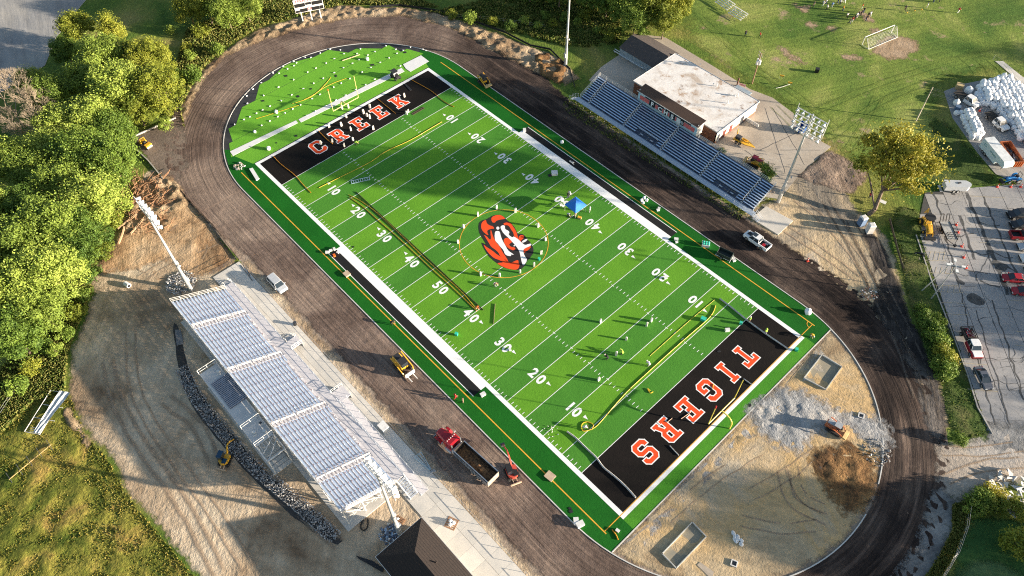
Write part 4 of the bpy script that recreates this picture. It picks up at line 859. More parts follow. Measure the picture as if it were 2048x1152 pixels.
for px, py, h in ((1426, 172, .7), (1433, 173, .9), (1463, 192, .5), (1470, 193, .5), (1475, 192, 1.0), (1458, 191, .4), (1455, 207, 1.2), (1400, 131, .4)):
    q_ = MB(); p = G(px, py, HZ + .1); q_.tube((p.x, p.y, HZ + .18), (p.x, p.y, HZ + h), .10, n=8); q_.tube((p.x, p.y, HZ + h), (p.x, p.y, HZ + h + .12), .16, n=8); q_.build('roof_vent', M_WST, ch, world=True)
M_DOOR = mat('door_maroon', (.16, .035, .03), rough=.6)
for y, w, dk_ in ((58.4, 1.1, 0), (60.9, 1.1, 0), (65.2, 1.3, 1), (56.3, .9, 1)):
    q_ = MB(); q_.box(HX1 + .002, HX1 + .05, y - w / 2, y + w / 2, .05, 2.15); d_ = q_.build('door', M_DK if dk_ else M_DOOR, ch, world=True)
    MB().box(HX1 + .06, HX1 + .10, y + w / 2 - .18, y + w / 2 - .1, 1.0, 1.1).build('handle', M_GALV, ch, world=True)
MB().box(HX1 + .0, HX1 + 3.6, 66.9, 67.05, 0, .9).build('wing_wall', M_WST, ch, world=True)
q_ = MB(); p = G(1438, 150, 2.4); q_.obox((5.6, 72.2, 2.4), (4.2, 2.4, .14)); 
for x in (3.7, 7.5): q_.tube((x, 73.2, 0), (x, 73.2, 2.35), .06, n=5)
q_.build('canopy', mat('canopy_blue', (.42, .50, .55), rough=.5, metal=.3), ch, world=True)
q_ = MB(); q_.obox((-1.5, 52.3, 5.2), (17.0, .0, .0)); 
# ---- press box of the visitors' stand
M_SH2 = mat('press_shingle', (.11, .065, .045), (.07, .043, .032), scale=6, rough=.95)
pv_ = thing('press_box', 'long press box with brown shingle roof and black FCHS panels above the far grandstand', 'press box', (.3, 51, 0))
PX0, PX1, PY0, PY1, PZ0, PZ1 = -8.3, 8.9, 50.05, 52.4, 3.75, 6.55
q_ = MB(); q_.box(PX0, PX1, PY0 + .08, PY0 + .2, PZ0, PZ1); q_.build('front_wall', mat('pale_blue_board', (.42, .60, .66), (.36, .52, .60), rough=.7), pv_, world=True)
q_ = MB(); q_.box(PX1 - .12, PX1, PY0 + .21, PY1, PZ0 - .2, PZ1 + .2); q_.box(PX0, PX0 + .12, PY0 + .21, PY1, PZ0, PZ1 + .2); q_.box(PX0 + .13, PX1 - .13, PY1 - .12, PY1, PZ0, PZ1 + .35); q_.box(PX0 + .13, PX1 - .13, PY0 + .21, PY1 - .13, PZ0, PZ0 + .1)
q_.build('wall', mat('white_board', (.72, .70, .66), rough=.7), pv_, world=True)
M_SH = mat('brown_shingle', (.040, .029, .025), (.024, .019, .018), scale=6, rough=.95, bump=.01, bscale=9)
q_ = MB(); q_.add([(PX0 - .3, PY0 - .25, PZ1 + .06), (PX1 + .25, PY0 - .25, PZ1 + .06), (PX1 + .25, PY1 + .25, PZ1 + .50), (PX0 - .3, PY1 + .25, PZ1 + .50), (PX0 - .3, PY0 - .25, PZ1 - .04), (PX1 + .25, PY0 - .25, PZ1 - .04), (PX1 + .25, PY1 + .25, PZ1 + .40), (PX0 - .3, PY1 + .25, PZ1 + .40)],
               [(0, 1, 2, 3), (7, 6, 5, 4), (4, 5, 1, 0), (5, 6, 2, 1), (6, 7, 3, 2), (7, 4, 0, 3)]); q_.build('roof', M_SH2, pv_, world=True)
MB().box(PX0 - .32, PX1 + .27, PY0 - .30, PY0 - .255, PZ1 - .06, PZ1 + .09).build('gutter', M_WST, pv_, world=True)
M_PK = mat('pink_shutter', (.62, .13, .12), (.55, .11, .10), rough=.6); M_BK = mat('panel_black', (.012, .012, .014), rough=.6)
fx = lambda t: PX0 + (PX1 - PX0) * t
for a, b in ((.035, .115), (.12, .195), (.305, .345), (.425, .445), (.525, .545), (.645, .665), (.79, .82), (.825, .905), (.91, .965)): MB().box(fx(a), fx(b), PY0 + .03, PY0 + .078, PZ0 + .85, PZ0 + 1.95).build('shutter', M_PK, pv_, world=True)
pn = []
for a, b, s_ in ((.20, .30, 'F'), (.35, .42, 'C'), (.45, .52, 'H'), (.55, .64, 'S'), (.735, .788, None)):
    o = MB().box(fx(a), fx(b), PY0 + .02, PY0 + .079, PZ0 + .75, PZ0 + 2.05).build('panel', M_BK, pv_, world=True)
    M_ = Matrix.Translation((fx((a + b) / 2), PY0 + .008, PZ0 + 1.38)) @ Matrix.Rotation(math.pi / 2, 4, 'X')
    if s_:
        t_ = text_on('letter', s_, 1.55, M_, T_W, None, bold=.07); t_.parent = o
    else:
        q_ = MB()
        for i in range(20):
            a0, a1 = i * math.pi / 10, (i + 1) * math.pi / 10; cx = fx((a + b) / 2)
            q_.add([(cx + r * math.cos(t), PY0 + .012, PZ0 + 1.4 + r * math.sin(t)) for r, t in ((.30, a0), (.38, a0), (.38, a1), (.30, a1))], [(0, 1, 2, 3)])
        q_.box(cx - .12, cx + .12, PY0 + .008, PY0 + .014, PZ0 + 1.25, PZ0 + 1.35); q_.box(cx - .2, cx - .12, PY0 + .008, PY0 + .014, PZ0 + 1.4, PZ0 + 1.55); q_.box(cx + .12, cx + .2, PY0 + .008, PY0 + .014, PZ0 + 1.4, PZ0 + 1.55); q_.box(cx - .04, cx + .04, PY0 + .008, PY0 + .014, PZ0 + 1.45, PZ0 + 1.6)
        q_.build('emblem', T_W, pv_, world=True)
MB().box(fx(.12), fx(.90), PY0 + .03, PY0 + .079, PZ0 + 2.06, PZ0 + 2.55).build('header_panel', M_BK, pv_, world=True)
MB().box(fx(.675), fx(.725), PY0 + .02, PY0 + .079, PZ0 + .1, PZ0 + 2.05).build('door', M_WST, pv_, world=True)
q_ = MB()
for i in range(9):
    x = fx(i / 8); q_.tube((x, PY0 - .1, PZ0), (x, PY0 - .1, PZ0 + .75), .025, n=4)
for z in (.4, .75): q_.tube((PX0, PY0 - .1, PZ0 + z), (PX1, PY0 - .1, PZ0 + z), .03, n=4)
for x in (PX0 + .3, -2.5, 3, PX1 - .3): q_.obox((x, PY1 - .3, PZ0 / 2), (.2, .2, PZ0))
q_.build('rail', M_GALV, pv_, world=True)
q_ = MB(); q_.obox((fx(.47), PY0 - .12, PZ1 - .2), (.35, .2, .3), 0, 0); q_.build('speaker', T_W, pv_, world=True)
# ---- shed
sh = thing('storage_shed', 'long grey metal shed with a low gable roof beside the clubhouse', 'shed', (-20, 68, 0))
SX0, SX1, SY0, SY1 = -26.0, -14.1, 63.9, 72.6
M_SW = mat('shed_wall', (.32, .38, .43), (.27, .33, .38), rough=.6, metal=.2)
q_ = MB(); q_.box(SX0, SX1, SY0, SY1, 0, 2.4); q_.prism([(SX0, SY0), (SX0 + .05, SY0), (SX0 + .05, SY1), (SX0, SY1)], 2.4, 2.41)
q_.add([(SX0, SY0, 2.4), (SX0, SY1, 2.4), (SX0, 68.25, 3.75), (SX1, SY0, 2.4), (SX1, SY1, 2.4), (SX1, 68.25, 3.75)], [(0, 2, 1), (3, 4, 5)])
for i in range(26): x = SX0 + .3 + i * .45; q_.box(x, x + .05, SY0 - .03, SY0 - .001, .05, 2.35)
q_.build('wall', M_SW, sh, world=True)
M_SR = mat('shed_roof', (.085, .07, .065), (.065, .055, .052), scale=1.5, rough=.85)
for (ya, za, yb, zb) in ((SY0 - .2, 2.36, 68.25, 3.85), (SY1 + .2, 2.36, 68.25, 3.85)):
    q_ = MB(); k = [(SX0 - .2, ya, za), (SX1 + .1, ya, za), (SX1 + .1, yb, zb), (SX0 - .2, yb, zb)]
    q_.add(k + [(x, y, z - .08) for x, y, z in k], [(0, 1, 2, 3) if ya < yb else (3, 2, 1, 0), (4, 7, 6, 5) if ya < yb else (5, 6, 7, 4), (0, 4, 5, 1), (1, 5, 6, 2), (3, 2, 6, 7), (0, 3, 7, 4)]); q_.build('roof', M_SR, sh, world=True)
# ---- hip-roofed building at the bottom
hb = thing('hip_roof_building', 'building with a dark shingled hip roof at the end of the near grandstand', 'building', (45, -53.4, 0))
BX0, BX1, BY0, BY1, BE, BRZ, BYM = 34.5, 66, -57.9, -49.0, 3.1, 6.0, -53.45
MB().box(BX0 + .5, BX1 - .5, BY0 + .5, BY1 - .5, 0, BE).build('wall', M_WBR, hb, world=True)
def slope(nm_, P_, m, par, t=.12):
    q_ = MB(); n = len(P_); q_.add(list(P_) + [(x, y, z - t) for x, y, z in P_], [tuple(range(n)), tuple(range(2 * n - 1, n - 1, -1))] + [((i + 1) % n, i, n + i, n + (i + 1) % n) for i in range(n)]); return q_.build(nm_, m, par, world=True)
ap = (38.9, BYM, BRZ); ap2 = (BX1 - 4.4, BYM, BRZ)
slope('roof', [(BX0, BY1, BE), (BX0, BY0, BE), ap], M_SH, hb); slope('roof', [(BX0, BY0, BE), (BX1, BY0, BE), ap2, ap], M_SH, hb)
slope('roof', [(BX1, BY1, BE), (BX0, BY1, BE), ap, ap2], M_SH, hb); slope('roof', [(BX1, BY0, BE), (BX1, BY1, BE), ap2], M_SH, hb)
q_ = MB(); q_.box(BX0 - .06, BX0 - .0, BY0 - .05, BY1 + .05, BE - .16, BE + .03); q_.box(BX0, BX1, BY1 + .002, BY1 + .06, BE - .16, BE + .03); q_.box(BX0, BX1, BY0 - .06, BY0 - .002, BE - .16, BE + .03); q_.build('fascia', M_WST, hb, world=True)
q_ = MB()
for k_ in range(1, 11):
    f_ = k_ / 11; zz = BE + (BRZ - BE) * f_ + .01; yy = BY1 + (BYM - BY1) * f_; q_.box(BX0 + 4.4 * f_, BX1 - 4.4 * f_, yy - .02, yy + .01, zz - .03, zz + .012)
    yy = BY0 + (BYM - BY0) * f_; q_.box(BX0 + 4.4 * f_, BX1 - 4.4 * f_, yy - .01, yy + .02, zz - .03, zz + .012)
for x_ in (42, 50): q_.tube((x_, BYM + 1.5, 5.0), (x_, BYM + 1.5, 5.6), .12, n=8)
q_.build('shingle_course', M_SH, hb, world=True)['kind'] = 'stuff'
# ---- floodlight masts
M_POLE = mat('mast_steel', (.60, .61, .61), (.52, .53, .54), scale=.6, rough=.45, metal=.45); M_LAMP = mat('lamp_white', (.82, .82, .80), rough=.4)
def mast(loc, face, label, h=24.0, rows=3, per=6):
    t_ = thing('floodlight_mast', label, 'light pole', loc, 0, 'floodlight masts round the field')
    q_ = MB(); q_.tube((0, 0, 0), (0, 0, h), .34, .15, n=12); q_.tube((0, 0, 0), (0, 0, 5), .40, .37, n=12); q_.build('pole', M_POLE, t_, smooth=False)
    MB().obox((.0, face * .45, 3.2), (.5, .35, 1.2)).build('ballast_box', M_GALV, t_)
    q_ = MB(); q_.obox((.1, face * .3, 8.5), (.35, .3, .9)); q_.obox((.5, face * .2, 8.2), (.7, .08, .08)); q_.tube((.8, 0, 8.2), (.8, face * .35, 8.0), .16, .2, n=8); q_.build('speaker_bracket', M_GALV, t_)
    for j in range(rows):
        z = h - .3 - j * 1.35; q_ = MB(); q_.obox((0, -face * .0, z), (6.6, .14, .14)); 
        if j == 0:
            q_.obox((-3.3, 0, h - 1.7), (.1, .1, rows * 1.35 - .6)); q_.obox((3.3, 0, h - 1.7), (.1, .1, rows * 1.35 - .6))
        q_.build('crossarm', M_POLE, t_)
        for i in range(per):
            x = -2.9 + i * 5.8 / (per - 1); mast_l(t_, x, face * .38, z - .25, face)
    return t_
_ml = {}
def mast_l(t_, x, y, z, face):
    if face not in _ml:
        q_ = MB(); q_.tube((0, face * .28, -.18), (0, -face * .16, .12), .42, .16, n=10); q_.tube((0, -face * .16, .12), (0, -face * .40, .26), .16, .13, n=8); _ml[face] = q_.data('floodlight', M_LAMP)
    link('floodlight', _ml[face], t_, loc=(x, y, z))
mast(G(383, 580), 1, 'tall pale floodlight mast at the left end of the near grandstand')
mast(G(800, 1068), 1, 'tall pale floodlight mast between the near grandstand and the hip-roofed building')
mast(G(1556, 404), -1, 'tall grey floodlight mast by the small tree at the end of the far grandstand', rows=4)
mast(G(1131, 131), -1, 'tall floodlight mast on the grass beyond the far track, its head out of the picture', rows=4, h=26)
# ---- scoreboard
a, b, c = G(607, 45), G(625, 41), G(644, 38); d = (c - a).normalized(); nn = Vector((d.y, -d.x, 0)); rz = math.atan2(d.y, d.x)
sb = thing('scoreboard', 'black and white scoreboard on three posts outside the far bend of the track', 'scoreboard', b, rz)
q_ = MB()
for x in (-2.45, 0, 2.45): q_ = MB(); q_.obox((x, .15, 3.1), (.28, .28, 6.2)); q_.build('post', M_WST, sb)
MB().box(-3.8, 3.8, -.12, .0, 2.9, 6.7).build('cabinet', mat('score_white', (.75, .73, .72), rough=.5), sb)
for x0, x1, z0, z1 in ((-3.65, -.9, 4.55, 5.55), (-.75, .75, 4.9, 5.55), (.9, 3.65, 4.55, 5.55), (-3.65, -2.6, 3.05, 3.65), (-2.5, -.55, 3.05, 4.0), (.55, 2.6, 3.05, 4.0), (2.7, 3.65, 3.05, 4.0)): MB().box(x0, x1, -.17, -.125, z0, z1).build('display', M_BK, sb)
M_MR = mat('maroon_print', (.30, .02, .05), rough=.7)
text_on('banner_text', 'FERN CREEK', 1.15, Matrix.Translation((0, -.13, 6.12)) @ Matrix.Rotation(math.pi / 2, 4, 'X'), M_MR, sb, bold=.02)
q_ = MB()
for i in range(16):
    a0, a1 = i * math.pi / 8, (i + 1) * math.pi / 8; q_.add([(r * math.cos(t), -.18, 3.75 + r * math.sin(t)) for r, t in ((.30, a0), (.5, a0), (.5, a1), (.30, a1))], [(0, 1, 2, 3)])
q_.build('emblem', mat('pink_print', (.75, .25, .25), rough=.6), sb)
# ================================================================ VEHICLES
M_GL = mat('glass_dark', (.02, .03, .04), (.03, .04, .05), rough=.12, spec=.8); M_TY = mat('tyre', (.025, .025, .025), rough=.9); M_RIM = mat('rim', (.45, .46, .47), rough=.4, metal=.6)
M_LT = mat('lamp_glass', (.75, .75, .72), rough=.2); M_TL = mat('tail_red', (.35, .02, .02), rough=.3); M_BLK = mat('black_plastic', (.02, .02, .022), rough=.6)
def paint(nm, c): return mat('paint_' + nm, c, tuple(v * .92 for v in c), scale=1.0, rough=.28, spec=.6)
P_WH, P_SV, P_BK, P_RD, P_GR, P_MR = paint('white', (.78, .78, .78)), paint('silver', (.50, .52, .55)), paint('black', (.012, .013, .016)), paint('red', (.36, .012, .02)), paint('grey', (.10, .11, .135)), paint('maroon', (.24, .015, .02))
P_YL, P_OR, P_BL, P_EXR = paint('yellow', (.72, .40, .04)), paint('orange', (.62, .16, .03)), paint('blue', (.02, .20, .52)), paint('coral', (.60, .09, .06))
_wh = {}
def wheel(par, x, y, r=.36, w=.25, rim=M_RIM):
    k = (r, w, rim.name)
    if k not in _wh:
        a = MB(); a.tube((0, -w / 2, 0), (0, w / 2, 0), r, n=14); b = MB(); b.tube((0, -w / 2 - .01, 0), (0, w / 2 + .01, 0), r * .6, n=10); _wh[k] = (a.data('wheel', M_TY), b.data('rim', rim))
    o = link('wheel', _wh[k][0], par, loc=(x, y, r)); link('rim', _wh[k][1], o)
def ring(x, w, z0, z1, ch=.14):
    h = w / 2; return [(x, -h, z0), (x, h, z0), (x, h, z1 - ch), (x, h - ch, z1), (x, -h + ch, z1), (x, -h, z1 - ch)]
def car(label, cat, a, b, col, kind='sedan', name='parked_car', L_=None, roofcol=None, group=None, extra=None, bedm=None):
    """a = rear ground pixel, b = front ground pixel"""
    A_, B_ = G(*a), G(*b); mid = (A_ + B_) / 2; rz = math.atan2(B_.y - A_.y, B_.x - A_.x)
    Lg = {'sedan': 4.7, 'suv': 4.9, 'pickup': 5.8, 'flatbed': 6.4}[kind]; Wd = {'sedan': 1.82, 'suv': 1.98, 'pickup': 2.0, 'flatbed': 2.05}[kind]
    t = thing(name, label, cat, mid, rz, group); h = Lg / 2; roofcol = roofcol or col
    zb = {'sedan': .92, 'suv': 1.08, 'pickup': 1.12, 'flatbed': 1.18}[kind]; zr = {'sedan': 1.45, 'suv': 1.80, 'pickup': 1.88, 'flatbed': 1.98}[kind]
    if kind == 'sedan': prof = [(-h, .62, .85), (-h + .12, .95, .95), (-h + 1.0, 1, .98), (h - 1.5, 1, .95), (h - .35, .96, .82), (h - .05, .84, .66)]; gx = (-h + .55, h - 1.25); rx = (-h + 1.35, h - 2.15)
    elif kind == 'suv': prof = [(-h, .9, 1.0), (-h + .1, .97, 1.0), (-h + 1, 1, 1.0), (h - 1.3, 1, 1.0), (h - .3, .96, .92), (h, .86, .75)]; gx = (-h + .08, h - 1.2); rx = (-h + .3, h - 1.95)
    else: prof = [(-.35 if kind == 'flatbed' else -h, .98, 1.0), (-h + 1.9 if kind != 'flatbed' else .1, 1, 1.0), (h - 1.4, 1, 1.0), (h - .3, .96, .95), (h, .88, .82)]; gx = (-.75 if kind == 'pickup' else -.3, h - 1.25); rx = (-.55 if kind == 'pickup' else -.1, h - 1.9)
    if kind == 'pickup': prof = [(-.8, 1, 1), (0, 1, 1), (h - 1.4, 1, 1.0), (h - .3, .96, .95), (h, .88, .82)]
    q = MB(); q.loft([ring(x, Wd * w, .34, zb * zz) for x, w, zz in prof]); q.build('body', col, t)
    gw = Wd - .14; q = MB(); q.add([(gx[0], -gw / 2, zb - .04), (gx[1], -gw / 2, zb - .04), (gx[1], gw / 2, zb - .04), (gx[0], gw / 2, zb - .04), (rx[0], -gw / 2 + .17, zr - .06), (rx[1], -gw / 2 + .17, zr - .06), (rx[1], gw / 2 - .17, zr - .06), (rx[0], gw / 2 - .17, zr - .06)],
                        [(4, 5, 6, 7), (0, 1, 5, 4), (1, 2, 6, 5), (2, 3, 7, 6), (3, 0, 4, 7)]); q.build('window', M_GL, t)
    q = MB(); hw = gw / 2 - .15; q.loft([[(x, -hw * w, zr - .07), (x, hw * w, zr - .07), (x, hw * w * .9, zr), (x, -hw * w * .9, zr)] for x, w in ((rx[0] - .05, .92), (rx[0] + .3, 1), (rx[1] - .2, 1), (rx[1] + .05, .92))])
    for s_ in (-1, 1):
        for xa, xb in ((gx[0], rx[0]), (gx[1], rx[1]), ((gx[0] + gx[1]) / 2, (rx[0] + rx[1]) / 2)): q.tube((xa, s_ * (gw / 2 - .0), zb - .02), (xb, s_ * (gw / 2 - .165), zr - .06), .045, n=4)
    q.build('roof', roofcol, t)
    if roofcol is not col:
        q = MB(); q.loft([[(x, -Wd * .44 * w, zb * zz - .02), (x, Wd * .44 * w, zb * zz - .02), (x, Wd * .40 * w, zb * zz + .03), (x, -Wd * .40 * w, zb * zz + .03)] for x, w, zz in ((h - 1.35, 1, 1), (h - .3, .96, .95), (h - .02, .88, .84))]); q.build('bonnet', roofcol, t)
    for s_ in (-1, 1):
        MB().obox((h - .06, s_ * Wd * .34, zb * .72), (.10, .36, .16)).build('headlight', M_LT, t)
        MB().obox((gx[1] - .15, s_ * (Wd / 2 + .1), zb + .06), (.12, .22, .15)).build('mirror', col if kind != 'flatbed' else M_BLK, t)
        if kind != 'flatbed': MB().obox((-h + .02, s_ * Wd * .40, zb * .8), (.06, .22, .2)).build('tail_lamp', M_TL, t)
    MB().obox((h - .0, 0, .5), (.10, Wd * .84, .24)).build('bumper', M_BLK, t)
    for s_ in (-1, 1):
        wheel(t, h - .95, s_ * (Wd / 2 - .10), .36 if kind == 'sedan' else .41); wheel(t, -h + (1.0 if kind != 'pickup' else 1.2), s_ * (Wd / 2 - .10), .36 if kind == 'sedan' else .41)
    if kind == 'pickup':
        q = MB(); x0, x1 = -h, -.78
        for s_ in (-1, 1): q.box(x0, x1, min(s_ * Wd / 2, s_ * (Wd / 2 - .16)), max(s_ * Wd / 2, s_ * (Wd / 2 - .16)), .45, zb + .06)
        q.box(x0, x0 + .1, -Wd / 2 + .17, Wd / 2 - .17, .45, zb + .04); q.build('bed_side', col, t)
        MB().box(x0 + .11, x1, -Wd / 2 + .17, Wd / 2 - .17, .5, .66).build('bed_floor', bedm or M_BLK, t)
    if kind == 'flatbed':
        MB().box(-h, -.4, -Wd / 2 - .1, Wd / 2 + .1, 1.0, 1.12).build('flat_bed', bedm or mat('bed_dark', (.04, .035, .03), rough=.9), t)
        q = MB(); q.box(-.42, -.36, -Wd / 2, Wd / 2, 1.12, 1.7); q.box(-h + .1, -.4, -.4, .4, .55, .99); q.build('headboard', M_BLK, t)
    if extra: extra(t, h, Wd, zb, zr)
    return t
car('silver SUV parked on the brown track edge near the left end of the near grandstand', 'SUV', (541, 556), (573, 589), P_SV, 'suv')
def ex_pk(t, h, W_, zb, zr):
    MB().box(.3, 1.25, -.5, .5, zr + .001, zr + .012).build('sunroof', M_GL, t); MB().box(h - 1.25, h - .5, -.55, .35, zb + .0, zb + .03).build('bonnet_decal', P_BK, t)
    tag(MB().box(-2.0, -1.4, -.1, .5, .67, 1.05).build('red_box', P_RD, t)); tag(MB().obox((-1.9, -.5, .75), (.7, .35, .2), .4).build('tools', M_GALV, t))
car('white pickup with black bonnet patch and red box in its bed on the far track', 'pickup', (1534, 500), (1492, 471), P_WH, 'pickup', extra=ex_pk)
car('white crew-cab truck with empty dark flatbed beside the single wrapped sacks', 'truck', (1910, 190), (1953, 217), P_WH, 'flatbed', 'flatbed_truck')
def ex_door(t, h, W_, zb, zr): MB().obox((.9, -W_ / 2 - .45, .95), (.08, .95, .8), .35).build('open_door', P_WH, t)
car('white crew-cab truck with dark flatbed and open driver door between the sack heaps', 'truck', (1970, 229), (2012, 266), P_WH, 'flatbed', 'flatbed_truck', extra=ex_door)
car('black SUV, upper of the two black ones at the right edge of the car park', 'SUV', (2064, 431), (2007, 434), P_BK, 'suv', group='cars parked at the right edge of the lot')
car('black SUV, the lower of the two black ones, next to the red pickup', 'SUV', (2070, 452), (2013, 454), P_BK, 'suv', group='cars parked at the right edge of the lot')
car('red pickup with empty black bed parked below the two black SUVs', 'pickup', (2016, 474), (2075, 476), P_MR, 'pickup', group='cars parked at the right edge of the lot')
car('silver car directly below the red pickup at the right edge', 'car', (2084, 498), (2028, 496), P_SV, 'sedan', group='cars parked at the right edge of the lot')
car('white hatch-backed SUV between the silver car and the lowest white car', 'SUV', (2090, 520), (2034, 520), P_WH, 'suv', group='cars parked at the right edge of the lot')
car('white car cut by the right edge just above the red saloon', 'car', (2098, 544), (2044, 543), P_WH, 'sedan', group='cars parked at the right edge of the lot')
car('bright red saloon with whitish rear pillar parked below the white cars', 'car', (2052, 562), (1998, 558), P_RD, 'sedan', group='cars parked at the right edge of the lot')
car('red sports car with black windscreen and round white headlights, lowest in the right row', 'car', (2072, 588), (2016, 584), P_RD, 'sedan', group='cars parked at the right edge of the lot')
def ex_tk(t, h, W_, zb, zr):
    q = MB()
    for y in (-1.1, 1.1): q.tube((-h, y, 1.5), (-.5, y, 1.5), .05, n=4); [q.tube((-h + i * .9, y, 1.1), (-h + i * .9, y, 1.5), .04, n=4) for i in range(4)]
    q.tube((-h, -1.1, 1.5), (-h, 1.1, 1.5), .06, n=4); q.build('stake_rail', M_BLK, t)
    q = MB(); rg = random.Random(5)
    for i in range(14): q.tube((rg.uniform(-3, -.6), rg.uniform(-.8, .8), 1.2), (rg.uniform(-3, -.6), rg.uniform(-.8, .8), 1.35), .05, n=4, m=i % 3)
    q.build('load', [M_GALV, M_MR, M_BLK], t)['kind'] = 'stuff'
car('red and white truck with loaded black flatbed parked by the shrubs', 'truck', (1926, 660), (1953, 722), P_RD, 'flatbed', 'flatbed_truck', roofcol=P_WH, extra=ex_tk)
def ex_g(t, h, W_, zb, zr): MB().box(-.35, .35, -.42, .42, zr + .001, zr + .012).build('sunroof', M_GL, t)
car('dark grey fastback car with sunroof parked below the red and white truck', 'car', (1952, 737), (1976, 783), P_GR, 'sedan', extra=ex_g)

# ---- red dump truck
def dump():
    A_, B_ = G(988, 968), G(878, 868); mid = (A_ + B_) / 2; rz = math.atan2(B_.y - A_.y, B_.x - A_.x)
    t = thing('dump_truck', 'red dump truck with half-filled black tipper standing on the near track', 'dump truck', mid, rz)
    k = (B_ - A_).length; h = k / 2
    q = MB(); q.loft([ring(x, w, .9, z, .22) for x, w, z in ((h - 2.6, 2.0, 2.3), (h - 1.2, 1.7, 2.15), (h - .25, 1.35, 1.95), (h, 1.2, 1.6))]); q.build('bonnet', P_RD, t)
    q = MB(); q.loft([ring(x, w, .9, z, .2) for x, w, z in ((h - 4.3, 2.25, 3.0), (h - 4.0, 2.3, 3.1), (h - 3.0, 2.25, 3.05), (h - 2.55, 2.1, 2.4))]); cab = q.build('cab', P_RD, t)
    MB().add([(h - 2.78, -.95, 2.32 + .1), (h - 2.78, .95, 2.42), (h - 3.02, .85, 2.98), (h - 3.02, -.85, 2.98)], [(0, 1, 2, 3)]).build('windscreen', M_GL, cab)
    q = MB()
    for i in range(5): q.obox((h - 3.2, -.8 + i * .4, 3.12), (.12, .16, .08))
    q.build('marker_lamps', M_WST, cab)
    q = MB()
    for s_ in (-1, 1): q.loft([[(x, s_ * 1.25 - .35, z), (x, s_ * 1.25 + .1, z), (x, s_ * 1.25 + .1, z + .08), (x, s_ * 1.25 - .35, z + .08)] for x, z in ((h - .3, .95), (h - .7, 1.32), (h - 1.4, 1.35), (h - 1.9, 1.0))])
    q.build('wing', P_RD, t)
    q = MB(); q.box(h - .02, h + .12, -1.15, 1.15, .45, .8); q.box(h - .0, h + .05, -.5, .5, .85, 1.6); q.build('bumper', M_RIM, t)
    for s_ in (-1, 1):
        MB().tube((h - 4.5, s_ * 1.0, .9), (h - 4.5, s_ * 1.0, 3.5), .10, n=8).build('exhaust', M_RIM, t); MB().tube((h - 4.4, s_ * 1.15, .8), (h - 3.0, s_ * 1.15, .8), .30, n=10).build('fuel_tank', M_RIM, t)
        MB().obox((h - 2.6, s_ * 1.45, 2.4), (.1, .35, .5)).build('mirror', M_RIM, t)
    q = MB(); q.box(-h + .3, h - .6, -.5, .5, .65, .95); q.obox((h - 4.95, -.3, 1.3), (.5, .9, .6)); q.tube((h - 5.1, .5, 1.35), (h - 4.6, .9, 1.35), .22, n=8); q.build('chassis', M_BLK, t)
    q = MB(); q.obox((h - 4.75, 0, 1.5), (.5, 2.3, .9)); q.build('cab_guard', M_WST, t)
    x0, x1 = -h + .15, h - 5.1; z0, z1 = 1.25, 2.75
    q = MB()
    for s_ in (-1, 1):
        q.box(x0, x1, min(s_ * 1.25, s_ * 1.18), max(s_ * 1.25, s_ * 1.18), z0, z1)
    q.box(x1 - .08, x1, -1.17, 1.17, z0, z1 + .25); q.box(x0, x0 + .08, -1.17, 1.17, z0, z1 - .2); q.box(x0 + .09, x1 - .09, -1.17, 1.17, z0, z0 + .08)
    tb = q.build('tipper_body', mat('tipper_inner', (.035, .03, .028), (.10, .09, .08), scale=1.2, rough=.6, metal=.3), t)
    q = MB()
    for s_ in (-1, 1): q.box(x0, x1, min(s_ * 1.26, s_ * 1.33), max(s_ * 1.26, s_ * 1.33), z0 - .1, z1 - .55); q.box(x0, x1, min(s_ * 1.16, s_ * 1.30), max(s_ * 1.16, s_ * 1.30), z1 + .005, z1 + .08)
    q.build('side_panel', mat('chrome_blue', (.42, .50, .58), rough=.25, metal=.7), tb)
    MB().box(x0 - .08, x0 - .01, -1.28, 1.28, z0 - .3, z1 - .1).build('tailgate', mat('gate_rust', (.42, .36, .30), (.30, .22, .16), scale=2, rough=.7), tb)
    rg = random.Random(3); q = MB(); nx, ny = 22, 12
    vs = [(x0 + .12 + (x1 - x0 - .24) * i / nx, -1.15 + 2.3 * j / ny, z0 + .15 + .95 * math.exp(-((i / nx - .38) ** 2) / .05 - ((j / ny - .5) ** 2) / .09) * (1 + .5 * noise.noise(Vector((i * .6, j * .6, 0)))) + .1 * rg.random()) for i in range(nx + 1) for j in range(ny + 1)]
    q.add(vs, [(i * (ny + 1) + j, (i + 1) * (ny + 1) + j, (i + 1) * (ny + 1) + j + 1, i * (ny + 1) + j + 1) for i in range(nx) for j in range(ny)])
    tag(q.build('dirt_load', mat('load_dirt', (.30, .16, .07), (.09, .05, .03), scale=2.5, rough=.95, bump=.06, bscale=5), tb), kind='stuff')
    for x in (h - 1.3, -h + 1.2, -h + 2.55, -h + 3.9):
        for s_ in (-1, 1): wheel(t, x, s_ * 1.05, .52, .42)
    return t
dump()
